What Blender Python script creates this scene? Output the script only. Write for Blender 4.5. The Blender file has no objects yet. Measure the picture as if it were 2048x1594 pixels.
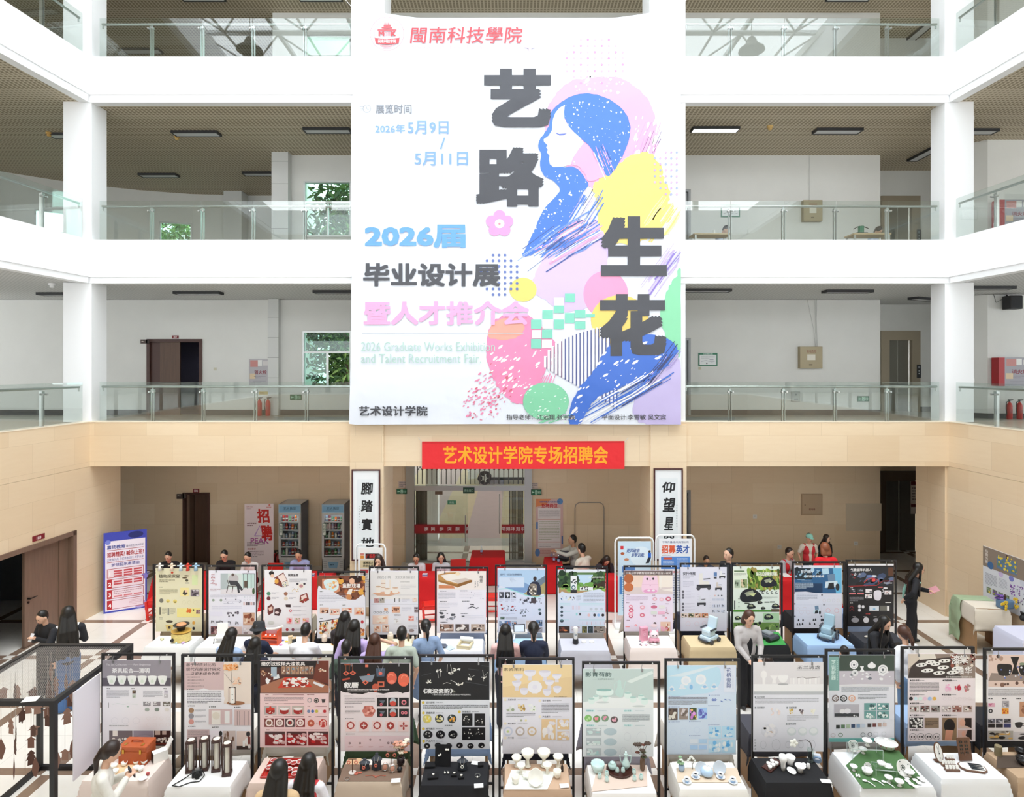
import bpy, bmesh, math, random
from mathutils import Vector, Matrix, Euler
from mathutils.geometry import tessellate_polygon
import mathutils.noise as mnoise

S = bpy.context.scene
COL = S.collection
PI = math.pi
# ------------------------------------------------------------------ camera
FPX = 1250.0
CAMZ = 5.8
HORIZON = 733.0
cam_data = bpy.data.cameras.new('camera')
cam_data.sensor_fit = 'HORIZONTAL'
cam_data.sensor_width = 36.0
cam_data.lens = FPX / 2048.0 * 36.0
cam_data.clip_start = 0.05
cam_data.clip_end = 300
cam = bpy.data.objects.new('camera', cam_data)
COL.objects.link(cam)
cam.location = (0, 0, CAMZ)
cam.rotation_euler = (PI / 2, 0, 0)
cam_data.shift_y = -(797.0 - HORIZON) / 2048.0
S.camera = cam
# ------------------------------------------------------------------ sky, sun, exposure
W = bpy.data.worlds.new('overcast_sky')
S.world = W
W.use_nodes = True
bg = W.node_tree.nodes['Background']
bg.inputs[0].default_value = (0.93, 0.97, 1.0, 1)
bg.inputs[1].default_value = 2.6
sun_data = bpy.data.lights.new('sun', 'SUN')
sun_data.energy = 1.2
sun_data.angle = math.radians(40)
sun_data.color = (1.0, 0.98, 0.95)
sun = bpy.data.objects.new('sun', sun_data)
COL.objects.link(sun)
sun.rotation_euler = (math.radians(20), math.radians(6), 0)
# sampling portal in the skylight opening (guides the sky's own light, adds none)
pl = bpy.data.lights.new('skylight_portal', 'AREA')
pl.shape = 'RECTANGLE'
pl.size = 20.4
pl.size_y = 14.2
pl.cycles.is_portal = True
po = bpy.data.objects.new('skylight_portal', pl)
COL.objects.link(po)
po.location = (0.1, 7.35, 17.3)
for nm_, loc_, rot_, sx_, sy_ in (('front_portal', (0, -5.25, 8.5), (-PI / 2, 0, 0), 40, 17), ('side_portal', (-20.25, 9.5, 10.5), (0, PI / 2, 0), 13, 29), ('side_portal', (20.25, 9.5, 10.5), (0, -PI / 2, 0), 13, 29)):
    d_ = bpy.data.lights.new(nm_, 'AREA')
    d_.shape = 'RECTANGLE'; d_.size = sx_; d_.size_y = sy_
    d_.cycles.is_portal = True
    o_ = bpy.data.objects.new(nm_, d_)
    COL.objects.link(o_)
    o_.location = loc_; o_.rotation_euler = rot_
S.view_settings.view_transform = 'Standard'
S.view_settings.look = 'None'
S.view_settings.gamma = 1
S.view_settings.use_curve_mapping = False
S.view_settings.exposure = 0.88
cy = S.cycles
cy.max_bounces = 7
cy.diffuse_bounces = 4
cy.glossy_bounces = 3
cy.transmission_bounces = 4
cy.transparent_max_bounces = 16
cy.caustics_reflective = False
cy.caustics_refractive = False
cy.sample_clamp_indirect = 6
cy.use_denoising = True
cy.use_adaptive_sampling = True
cy.adaptive_threshold = 0.03
#helpers
def lin(c):
 return c/12.92 if c<=0.04045 else((c+0.055)/1.055)**2.4
def hx(s):
 if not isinstance(s,str):
  return s
 s=s.lstrip('#')
 if len(s)==3:
  s=''.join(a+a for a in s)
 return tuple(lin(int(s[i:i+2],16)/255)for i in(0,2,4))
MATS={}
def M(name,col='888888',rough=0.6,metal=0.0,noise=0.0,nscale=6.0,bump=0.0,bscale=40.0,emit=0.0,spec=0.5,coat=0.0,stretch=None):
 if name in MATS:
  return MATS[name]
 m=bpy.data.materials.new(name)
 m.use_nodes=True
 nt=m.node_tree
 b=nt.nodes['Principled BSDF']
 c=hx(col)
 b.inputs['Base Color'].default_value=(*c,1)
 b.inputs['Roughness'].default_value=rough
 b.inputs['Metallic'].default_value=metal
 b.inputs['Specular IOR Level'].default_value=spec
 b.inputs['Coat Weight'].default_value=coat
 if noise or bump:
  tc=nt.nodes.new('ShaderNodeTexCoord')
  src=tc.outputs['Object']
  if stretch:
   mp=nt.nodes.new('ShaderNodeMapping')
   mp.inputs['Scale'].default_value=stretch
   nt.links.new(src,mp.inputs[0])
   src=mp.outputs[0]
 if noise:
  n=nt.nodes.new('ShaderNodeTexNoise')
  n.inputs['Scale'].default_value=nscale
  n.inputs['Detail'].default_value=4
  nt.links.new(src,n.inputs['Vector'])
  r=nt.nodes.new('ShaderNodeValToRGB')
  r.color_ramp.elements[0].position=0.3
  r.color_ramp.elements[1].position=0.7
  r.color_ramp.elements[0].color=(*[x*(1-noise)for x in c],1)
  r.color_ramp.elements[1].color=(*[min(1,x*(1+noise))for x in c],1)
  nt.links.new(n.outputs[0],r.inputs[0])
  nt.links.new(r.outputs[0],b.inputs['Base Color'])
 if bump:
  n=nt.nodes.new('ShaderNodeTexNoise')
  n.inputs['Scale'].default_value=bscale
  n.inputs['Detail'].default_value=3
  nt.links.new(src,n.inputs['Vector'])
  bp=nt.nodes.new('ShaderNodeBump')
  bp.inputs['Strength'].default_value=bump
  bp.inputs['Distance'].default_value=0.02
  nt.links.new(n.outputs[0],bp.inputs['Height'])
  nt.links.new(bp.outputs[0],b.inputs['Normal'])
 if emit:
  b.inputs['Emission Color'].default_value=(*c,1)
  b.inputs['Emission Strength'].default_value=emit
 MATS[name]=m
 return m
def Mcol(name,rough=0.55,bump=0.0,bscale=3.0,bdist=0.05,spec=0.5,wave=False):
 """one material whose albedo is the printed / dyed colour stored on the faces"""
 if name in MATS:
  return MATS[name]
 m=bpy.data.materials.new(name)
 m.use_nodes=True
 nt=m.node_tree
 b=nt.nodes['Principled BSDF']
 a=nt.nodes.new('ShaderNodeAttribute')
 a.attribute_name='Col'
 nt.links.new(a.outputs['Color'],b.inputs['Base Color'])
 b.inputs['Roughness'].default_value=rough
 b.inputs['Specular IOR Level'].default_value=spec
 if bump:
  tc=nt.nodes.new('ShaderNodeTexCoord')
  n=nt.nodes.new('ShaderNodeTexNoise')
  n.inputs['Scale'].default_value=bscale
  n.inputs['Detail'].default_value=2
  nt.links.new(tc.outputs['Object'],n.inputs['Vector'])
  bp=nt.nodes.new('ShaderNodeBump')
  bp.inputs['Strength'].default_value=bump
  bp.inputs['Distance'].default_value=bdist
  nt.links.new(n.outputs[0],bp.inputs['Height'])
  nt.links.new(bp.outputs[0],b.inputs['Normal'])
 MATS[name]=m
 return m
def Mglass(name,tint=(0.9,0.96,0.94),rough=0.0,refl=1.0):
 if name in MATS:
  return MATS[name]
 m=bpy.data.materials.new(name)
 m.use_nodes=True
 nt=m.node_tree
 nt.nodes.clear()
 out=nt.nodes.new('ShaderNodeOutputMaterial')
 tr=nt.nodes.new('ShaderNodeBsdfTransparent')
 tr.inputs[0].default_value=(*tint,1)
 gl=nt.nodes.new('ShaderNodeBsdfGlossy')
 gl.inputs['Roughness'].default_value=rough
 g=nt.nodes.new('ShaderNodeNewGeometry')
 vm=nt.nodes.new('ShaderNodeVectorMath');vm.operation='DOT_PRODUCT'
 nt.links.new(g.outputs['Normal'],vm.inputs[0]);nt.links.new(g.outputs['Incoming'],vm.inputs[1])
 def mm(op,a,b=None):
  n=nt.nodes.new('ShaderNodeMath');n.operation=op
  for i,x in enumerate((a,b)):
   if x is None:continue
   if isinstance(x,(int,float)):n.inputs[i].default_value=x
   else:nt.links.new(x,n.inputs[i])
  return n
 c1=mm('SUBTRACT',1.0,mm('ABSOLUTE',vm.outputs['Value']).outputs[0])
 p5=mm('POWER',c1.outputs[0],5.0)
 ml=mm('ADD',mm('MULTIPLY',p5.outputs[0],0.9).outputs[0],0.04*refl)
 mx=nt.nodes.new('ShaderNodeMixShader')
 nt.links.new(ml.outputs[0],mx.inputs[0])
 nt.links.new(tr.outputs[0],mx.inputs[1])
 nt.links.new(gl.outputs[0],mx.inputs[2])
 nt.links.new(mx.outputs[0],out.inputs[0])
 MATS[name]=m
 return m
def ray(px,py):
 u=(px-1024)/FPX
 v=(HORIZON-py)/FPX
 return Vector((u,1.0,v))
def aty(px,py,Y):
 d=ray(px,py)
 t=Y/d.y
 return Vector((d.x*t,Y,CAMZ+d.z*t))
def atz(px,py,z=0.0):
 d=ray(px,py)
 t=(z-CAMZ)/d.z
 return Vector((d.x*t,d.y*t,z))
def xpx(px,Y):
 return(px-1024)/FPX*Y
def zpx(py,Y):
 return aty(1024,py,Y).z
class MB:
 """collects geometry for ONE mesh object"""
 def __init__(s):
  s.v=[];s.f=[];s.m=[];s.c=[];s.sm=[]
  s.mats=[];s.cur=0;s.col=(1,1,1);s.mtx=Matrix();s.smooth=False;s.usecol=False
 def mat(s,m):
  if m not in s.mats:
   s.mats.append(m)
  s.cur=s.mats.index(m)
  return s
 def color(s,c):
  s.col=hx(c);s.usecol=True
  return s
 def add(s,vs,fs):
  o=len(s.v)
  for p in vs:
   s.v.append(s.mtx @ Vector(p))
  for f in fs:
   s.f.append([i+o for i in f]);s.m.append(s.cur);s.c.append(s.col);s.sm.append(s.smooth)
  return s
 def box(s,c,d,rot=None):
  x,y,z=d[0]/2,d[1]/2,d[2]/2
  vs=[Vector((a,b,e))for a in(-x,x)for b in(-y,y)for e in(-z,z)]
  if rot is not None:
   r=rot if isinstance(rot,Matrix)else Euler(rot).to_matrix()
   vs=[r @ p for p in vs]
  vs=[p+Vector(c)for p in vs]
  return s.add(vs,[(0,1,3,2),(4,6,7,5),(0,4,5,1),(2,3,7,6),(0,2,6,4),(1,5,7,3)])
 def bb(s,lo,hi):
  return s.box([(a+b)/2 for a,b in zip(lo,hi)],[abs(b-a)for a,b in zip(lo,hi)])
 def rbox(s,c,d,r=0.01,rot=None):
  """box with its vertical edges rounded and top edge softened"""
  x,y,z=d[0]/2,d[1]/2,d[2]/2
  r=min(r,x*.98,y*.98,z*.98)
  rings=[]
  for zz,ins in((-z,r*.4),(-z+r*.4,0),(z-r,0),(z-r*.3,r*.3),(z,r)):
   ring=[]
   for k in range(4):
    cx,cy_=((x-r),(y-r))if k==0 else((-x+r),(y-r))if k==1 else((-x+r),(-y+r))if k==2 else((x-r),(-y+r))
    for j in range(4):
     a=(k+j/3)*PI/2
     ring.append(Vector((cx+(r-ins*.8)*math.cos(a),cy_+(r-ins*.8)*math.sin(a),zz)))
   rings.append(ring)
  R=Matrix.Identity(3)if rot is None else(rot if isinstance(rot,Matrix)else Euler(rot).to_matrix())
  vs=[R @ p+Vector(c)for ring in rings for p in ring]
  n=16
  fs=[(i*n+j,i*n+(j+1)%n,(i+1)*n+(j+1)%n,(i+1)*n+j)for i in range(4)for j in range(n)]
  fs.append(tuple(reversed(range(n))));fs.append(tuple(range(4*n,5*n)))
  return s.add(vs,fs)
 def cyl(s,p0,p1,r0,r1=None,n=12,caps=True):
  p0=Vector(p0);p1=Vector(p1);r1=r0 if r1 is None else r1
  d=(p1-p0)
  q=d.normalized().to_track_quat('Z','Y').to_matrix()if d.length>1e-9 else Matrix.Identity(3)
  vs=[]
  for p,r in((p0,r0),(p1,r1)):
   for i in range(n):
    a=2*PI*i/n
    vs.append(p+q @ Vector((r*math.cos(a),r*math.sin(a),0)))
  fs=[(i,(i+1)%n,n+(i+1)%n,n+i)for i in range(n)]
  if caps:
   fs+=[tuple(reversed(range(n))),tuple(range(n,2*n))]
  return s.add(vs,fs)
 def tube(s,pts,r,n=8,closed=False):
  pts=[Vector(p)for p in pts]
  rs=r if isinstance(r,(list,tuple))else[r]*len(pts)
  vs=[];L=len(pts)
  up=Vector((0,0,1))
  prev=None
  for i,p in enumerate(pts):
   a=pts[(i-1)%L]if(closed or i>0)else p
   b=pts[(i+1)%L]if(closed or i<L-1)else p
   d=(b-a).normalized()
   if prev is None:
    x=d.orthogonal().normalized()
   else:
    x=(prev-d*prev.dot(d))
    x=x.normalized()if x.length>1e-6 else d.orthogonal().normalized()
   prev=x
   y=d.cross(x)
   for k in range(n):
    t=2*PI*k/n
    vs.append(p+(x*math.cos(t)+y*math.sin(t))*rs[i])
  fs=[]
  for i in range(L if closed else L-1):
   j=(i+1)%L
   for k in range(n):
    fs.append((i*n+k,i*n+(k+1)%n,j*n+(k+1)%n,j*n+k))
  if not closed:
   fs+=[tuple(reversed(range(n))),tuple(range((L-1)*n,L*n))]
  return s.add(vs,fs)
 def lathe(s,prof,c=(0,0,0),n=20,sx=1.0,sy=1.0,wob=None):
  """prof: (radius, z) from bottom to top (may fold back inside)"""
  c=Vector(c);vs=[]
  for r,z in prof:
   for i in range(n):
    a=2*PI*i/n
    rr=r*(1 if wob is None else wob(a,z))
    vs.append(c+Vector((rr*math.cos(a)*sx,rr*math.sin(a)*sy,z)))
  L=len(prof)
  fs=[(i*n+k,i*n+(k+1)%n,(i+1)*n+(k+1)%n,(i+1)*n+k)for i in range(L-1)for k in range(n)]
  fs+=[tuple(reversed(range(n))),tuple(range((L-1)*n,L*n))]
  return s.add(vs,fs)
 def ball(s,c,r,n=12,m=8,rot=None):
  c=Vector(c);r=(r,r,r)if not isinstance(r,(tuple,list))else r
  R=Matrix.Identity(3)if rot is None else Euler(rot).to_matrix()
  vs=[c+R @ Vector((0,0,-r[2]))]
  for j in range(1,m):
   t=PI*j/m-PI/2
   for i in range(n):
    a=2*PI*i/n
    vs.append(c+R @ Vector((r[0]*math.cos(t)*math.cos(a),r[1]*math.cos(t)*math.sin(a),r[2]*math.sin(t))))
  vs.append(c+R @ Vector((0,0,r[2])))
  fs=[(0,1+(i+1)%n,1+i)for i in range(n)]
  for j in range(m-2):
   for i in range(n):
    fs.append((1+j*n+i,1+j*n+(i+1)%n,1+(j+1)*n+(i+1)%n,1+(j+1)*n+i))
  b=len(vs)-1;o=1+(m-2)*n
  fs+=[(b,o+i,o+(i+1)%n)for i in range(n)]
  return s.add(vs,fs)
 def prism(s,poly,z0,z1):
  n=len(poly)
  vs=[(p[0],p[1],z0)for p in poly]+[(p[0],p[1],z1)for p in poly]
  tri=tessellate_polygon([[Vector((p[0],p[1],0))for p in poly]])
  fs=[(i,(i+1)%n,n+(i+1)%n,n+i)for i in range(n)]
  fs+=[tuple(reversed(t))for t in tri]+[tuple(i+n for i in t)for t in tri]
  return s.add(vs,fs)
 def torus(s,c,R,r,axis='Z',n=20,k=6,sx=1,sy=1):
  pts=[]
  for i in range(n):
   a=2*PI*i/n
   x,y=R*sx*math.cos(a),R*sy*math.sin(a)
   p=(x,y,0)if axis=='Z' else(x,0,y)if axis=='Y' else(0,x,y)
   pts.append(Vector(c)+Vector(p))
  return s.tube(pts,r,k,closed=True)
 def build(s,name,mat=None,parent=None,smooth=None,bevel=0):
  me=bpy.data.meshes.new(name)
  me.from_pydata([tuple(p)for p in s.v],[],s.f)
  if mat is not None and not s.mats:
   s.mats=[mat]
  for m in s.mats:
   me.materials.append(m)
  me.polygons.foreach_set('material_index',s.m)
  if s.usecol:
   a=me.color_attributes.new('Col','FLOAT_COLOR','CORNER')
   buf=[]
   for f,c in zip(s.f,s.c):
    buf+=[c[0],c[1],c[2],1.0]*len(f)
   a.data.foreach_set('color',buf)
  if smooth is None:
   sm=s.sm
  else:
   sm=[smooth]*len(s.f)
  me.polygons.foreach_set('use_smooth',sm)
  me.update()
  if smooth:
   me.set_sharp_from_angle(angle=math.radians(42))
  o=bpy.data.objects.new(name,me)
  COL.objects.link(o)
  if parent is not None:
   o.parent=parent
  if bevel:
   b=o.modifiers.new('bevel','BEVEL');b.width=bevel;b.segments=2;b.limit_method='ANGLE'
  return o
def tag(o,label=None,cat=None,group=None,kind=None):
 if label:o['label']=label
 if cat:o['category']=cat
 if group:o['group']=group
 if kind:o['kind']=kind
 return o
def thing(name,label,cat,loc=(0,0,0),rz=0.0,group=None):
 o=bpy.data.objects.new(name,None)
 o.empty_display_size=0.1
 COL.objects.link(o)
 o.location=loc
 o.rotation_euler=(0,0,rz)
 return tag(o,label,cat,group)
def struct(name,mb,mat=None,**k):
 return tag(mb.build(name,mat,**k),kind='structure')
def copy_tree(o,parent=None):
 c=o.copy()
 COL.objects.link(c)
 c.parent=parent
 for ch in list(o.children):
  copy_tree(ch,c)
 return c
def place(o,loc,rz=0.0,label=None,group=None,scale=None):
 o.location=loc
 o.rotation_euler=(0,0,rz)
 if label:o['label']=label
 if group:o['group']=group
 if scale:o.scale=(scale,)*3
 return o
TXT={}
_tc=bpy.data.curves.new('lettering_outline','FONT')
_to=bpy.data.objects.new('lettering_outline',_tc)
_tc.dimensions='2D';_tc.fill_mode='FRONT';_tc.resolution_u=2
def glyphs(body,bold=0.0,res=2):
 k=(body,round(bold,4),res)
 if k not in TXT:
  _tc.body=body;_tc.offset=bold;_tc.size=1;_tc.resolution_u=res
  m=_to.to_mesh()
  vs=[(v.co.x,v.co.y)for v in m.vertices]
  fs=[tuple(p.vertices)for p in m.polygons]
  _to.to_mesh_clear()
  TXT[k]=(vs,fs)
 return TXT[k]
class Print(MB):
 """flat printed sheet: 2D shapes stacked in thin ink layers. sheet coordinates: x right, y DOWN (0..w, 0..h);
    o: top-left corner, ex/ey: unit vectors, n: outward normal"""
 def __init__(s,w,h,o=(0,0,0),ex=(1,0,0),ey=(0,0,-1),thick=0.006,gap=0.0006,base='ffffff',rough=0.5,mat=None,edge=None,k=1.0,gain=1.0):
  super().__init__()
  s.k=k;s.clip=None;s.off=(0,0);s.gain=gain
  s.w,s.h=w,h
  s.o=Vector(o);s.ex=Vector(ex).normalized();s.ey=Vector(ey).normalized()
  s.n=s.ey.cross(s.ex).normalized()
  s.gap=gap;s.lay=0;s.cnt=0
  s.mat(mat or Mcol('printed_sheet',rough))
  if thick:
   s.color(edge or base)
   x,y,t=s.ex*w*k,s.ey*h*k,s.n*-thick
   p=[s.o,s.o+x,s.o+x+y,s.o+y]
   vs=[*p,*[q+t for q in p]]
   s.add(vs,[(3,2,1,0),(4,5,6,7),(0,1,5,4),(1,2,6,5),(2,3,7,6),(3,0,4,7)])
   if edge:
    s.up();s.rect(0,0,w,h,base)
 def up(s):
  s.lay+=1
  return s
 def P(s,x,y):
  if s.clip:
   x=min(max(x,s.clip[0]),s.clip[2]);y=min(max(y,s.clip[1]),s.clip[3])
  x-=s.off[0];y-=s.off[1]
  return s.o+s.ex*(x*s.k)+s.ey*(y*s.k)+s.n*(s.gap*(s.lay+1+(s.cnt%15)/15.0))
 def color(s,c):
  s.cnt+=1
  c=hx(c)
  k_=min(s.gain,max(1.0,.93/max(.01,*c)))
  return super().color(tuple(q*k_ for q in c))
 def poly(s,pts,c):
  s.color(c)
  tri=tessellate_polygon([[Vector((p[0],p[1],0))for p in pts]])
  vs=[s.P(*p)for p in pts]
  return s.add(vs,[tuple(t)for t in tri])
 def rect(s,x0,y0,x1,y1,c):
  s.color(c)
  return s.add([s.P(x0,y0),s.P(x1,y0),s.P(x1,y1),s.P(x0,y1)],[(3,2,1,0)])
 def ell(s,cx,cy_,rx,ry=None,c='000',n=20,rot=0.0):
  ry=rx if ry is None else ry
  s.color(c)
  cr,sr=math.cos(rot),math.sin(rot)
  vs=[]
  for i in range(n):
   a=2*PI*i/n
   x,y=rx*math.cos(a),ry*math.sin(a)
   vs.append(s.P(cx+x*cr-y*sr,cy_+x*sr+y*cr))
  return s.add(vs,[tuple(range(n))])
 def ring(s,cx,cy_,r0,r1,c,n=24,asp=1.0,a0=0.0,a1=2*PI):
  s.color(c)
  vs=[]
  for i in range(n+1):
   a=a0+(a1-a0)*i/n
   vs+=[s.P(cx+r0*math.cos(a),cy_+r0*asp*math.sin(a)),s.P(cx+r1*math.cos(a),cy_+r1*asp*math.sin(a))]
  return s.add(vs,[(2*i,2*i+1,2*i+3,2*i+2)for i in range(n)])
 def line(s,pts,wd,c):
  s.color(c)
  vs=[]
  P2=[Vector(p)for p in pts]
  for i,p in enumerate(P2):
   d=(P2[min(i+1,len(P2)-1)]-P2[max(i-1,0)]).normalized()
   q=Vector((-d.y,d.x))*wd/2
   vs+=[s.P(*(p+q)),s.P(*(p-q))]
  return s.add(vs,[(2*i,2*i+1,2*i+3,2*i+2)for i in range(len(P2)-1)])
 def text(s,x,y,size,body,c='222',bold=0.0,align='l',sx=1.0,shear=0.0,fit=None,res=2,mirror=False):
  """y: top of the letters; size: letter height (about the em)"""
  vs,fs=glyphs(body,0.0,res)
  if not vs:
   return s
  x0=min(p[0]for p in vs);x1=max(p[0]for p in vs);y1=max(p[1]for p in vs);y0=min(p[1]for p in vs)
  x0-=bold;x1+=bold;y0-=bold;y1+=bold
  k=size/max(0.2,(y1-y0))if fit else size/0.96
  kx=k*sx
  if fit:
   kx=fit/(x1-x0)
  wid=(x1-x0)*kx
  ox=x if align=='l' else x-wid/2 if align=='c' else x-wid
  top=y1 if fit else 0.86
  nb=0 if bold<=0 else 4 if bold<.022 else 8
  sh=[(0,0)]if nb==0 else[(bold*a,bold*b)for a,b in((1,1),(-1,1),(1,-1),(-1,-1),(1,0),(-1,0),(0,1),(0,-1))[:nb]]
  for dx,dy in sh:
   s.color(c)
   out=[]
   for p in vs:
    xx=(p[0]+dx-x0)*kx+shear*(p[1])*k
    if mirror:xx=wid-xx
    out.append(s.P(ox+xx,y+(top-p[1]-dy)*k))
   s.add(out,[tuple(reversed(f))if mirror else f for f in fs])
  return s
 def vtext(s,x,y,size,body,c='222',bold=0.0,step=1.08,**k):
  for i,ch in enumerate(body):
   s.text(x,y+i*size*step,size,ch,c,bold,align='c',**k)
  return s
 def lines(s,x0,y0,x1,y1,n,c='777',fill=0.5,seed=0,lastw=0.6,word=2.2):
  """rows of tiny unreadable lettering"""
  rd=random.Random(seed+int(x0*1e4)+int(y0*1e4))
  hgt=(y1-y0)/n
  t=hgt*fill
  for i in range(n):
   xe=x1 if i<n-1 else x0+(x1-x0)*lastw
   x=x0
   yy=y0+i*hgt
   while x<xe-t*.4:
    wdt=min(t*rd.uniform(.8,word),xe-x)
    s.rect(x,yy+rd.uniform(0,t*.12),x+wdt,yy+t-rd.uniform(0,t*.12),c)
    x+=wdt+t*rd.uniform(.25,.5)
  return s
 def blob(s,pts,c,jag=0.0,seg=4,seed=0,smooth=True):
  """closed outline through pts (Catmull-Rom) with a ragged brush edge"""
  rd=random.Random(seed)
  P2=[Vector(p)for p in pts];n=len(P2);out=[]
  for i in range(n):
   p0,p1,p2,p3=P2[i-1],P2[i],P2[(i+1)%n],P2[(i+2)%n]
   for j in range(seg):
    t=j/seg
    q=0.5*((2*p1)+(p2-p0)*t+(2*p0-5*p1+4*p2-p3)*t*t+(3*p1-p0-3*p2+p3)*t**3)if smooth else p1.lerp(p2,t)
    if jag:
     d=(p2-p1).normalized()
     q=q+Vector((-d.y,d.x))*rd.uniform(-jag,jag)
    out.append(q)
  return s.poly(out,c)
 def specks(s,n,x0,y0,x1,y1,c,r0,r1,seed=0,ang=None,asp=1.0,inside=None):
  rd=random.Random(seed)
  for _ in range(n):
   x,y=rd.uniform(x0,x1),rd.uniform(y0,y1)
   if inside and not inside(x,y):
    continue
   r=r0+(r1-r0)*rd.random()**2
   cc=c if isinstance(c,str)else rd.choice(c)
   s.ell(x,y,r*asp,r,cc,n=6,rot=(ang+rd.uniform(-.15,.15))if ang is not None else rd.uniform(0,3))
  return s
def photo(s,x0,y0,x1,y1,bg,cols=(),n=6,seed=0):
 rd=random.Random(seed+int(x0*7+y0*3))
 s.rect(x0,y0,x1,y1,bg);s.up()
 w,h=x1-x0,y1-y0
 for _ in range(n if cols else 0):
  rx,ry=rd.uniform(.06,.2)*w,rd.uniform(.06,.2)*h
  s.ell(rd.uniform(x0+rx,x1-rx),rd.uniform(y0+ry,y1-ry),rx,ry,rd.choice(cols),9)
 s.lay-=1
 return s
Print.photo=photo
def brush(s,p0,p1,wd,n,c,t=1.0,seed=0,gap=.5):
 rd=random.Random(seed)
 a,b=Vector(p0),Vector(p1)
 d=(b-a);L=d.length;d=d/L;q=Vector((-d.y,d.x))
 for i in range(n):
  o=(i/max(1,n-1)-.5)*wd+rd.uniform(-.5,.5)*wd/n
  t0,t1=rd.uniform(0,gap*.5)*L,(1-rd.uniform(0,gap))*L
  bow=rd.uniform(-.02,.02)*L
  p=[a+d*t0+q*o,a+d*(t0+t1)/2+q*(o+bow),a+d*t1+q*o]
  cc=c if isinstance(c,str)else rd.choice(c)
  s.line([tuple(x)for x in p],t*rd.uniform(.5,1.5),cc)
 return s
Print.brush=brush
def inpoly(poly):
 def f(x,y):
  r=False;j=len(poly)-1
  for i in range(len(poly)):
   a,b=poly[i],poly[j]
   if(a[1]>y)!=(b[1]>y)and x<(b[0]-a[0])*(y-a[1])/(b[1]-a[1])+a[0]:
    r=not r
   j=i
  return r
 return f
Print.R=Print.rect;Print.Y=Print.poly;Print.L=Print.lines;Print.H=Print.photo;Print.K=Print.specks;Print.T=Print.text;Print.U=Print.up;Print.E=Print.ell;Print.B=Print.blob;Print.N=Print.line
#building materials
def nodes(name):
 m=bpy.data.materials.new(name);m.use_nodes=True
 MATS[name]=m
 nt=m.node_tree
 return m,nt,nt.nodes['Principled BSDF']
def mth(nt,op,a,b=None):
 n=nt.nodes.new('ShaderNodeMath');n.operation=op
 for i,x in enumerate((a,b)):
  if x is None:continue
  if isinstance(x,(int,float)):n.inputs[i].default_value=x
  else:nt.links.new(x,n.inputs[i])
 return n.outputs[0]
def mixc(nt,f,a,b):
 n=nt.nodes.new('ShaderNodeMix');n.data_type='RGBA'
 if isinstance(f,(int,float)):n.inputs[0].default_value=f
 else:nt.links.new(f,n.inputs[0])
 for i,x in((6,a),(7,b)):
  if isinstance(x,tuple):n.inputs[i].default_value=(*x,1)
  else:nt.links.new(x,n.inputs[i])
 return n.outputs[2]
def band(nt,c,off,step,half):
 """1 inside a stripe of half-width `half` repeating every `step`"""
 f=mth(nt,'FRACT',mth(nt,'DIVIDE',mth(nt,'SUBTRACT',c,off-step/2),step))
 d=mth(nt,'ABSOLUTE',mth(nt,'SUBTRACT',f,0.5))
 return mth(nt,'LESS_THAN',d,half/step)
def floor_mat():
 m,nt,b=nodes('cream_floor_tiles')
 g=nt.nodes.new('ShaderNodeNewGeometry')
 sp=nt.nodes.new('ShaderNodeSeparateXYZ');nt.links.new(g.outputs['Position'],sp.inputs[0])
 x,y=sp.outputs[0],sp.outputs[1]
 bx=band(nt,x,2.0,1.72,0.085);by=band(nt,y,8.95,1.757,0.08)
 anyb=mth(nt,'MAXIMUM',bx,by);both=mth(nt,'MULTIPLY',bx,by)
 f=mth(nt,'SUBTRACT',anyb,both)
 n=nt.nodes.new('ShaderNodeTexNoise');n.inputs['Scale'].default_value=3;n.inputs['Detail'].default_value=5
 nt.links.new(g.outputs['Position'],n.inputs['Vector'])
 cream=mixc(nt,n.outputs[0],hx('ebe6dc'),hx('f5f2ec'))
 brown=mixc(nt,n.outputs[0],hx('7d6658'),hx('97816f'))
 jx=band(nt,x,2.0+.86,0.86,0.003);jy=band(nt,y,8.95+.8785,0.8785,0.003)
 j=mth(nt,'MULTIPLY',mth(nt,'MAXIMUM',jx,jy),0.35)
 c=mixc(nt,f,cream,brown)
 c=mixc(nt,j,c,hx('8d8577'))
 nt.links.new(c,b.inputs['Base Color'])
 b.inputs['Roughness'].default_value=0.16
 return m
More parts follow.
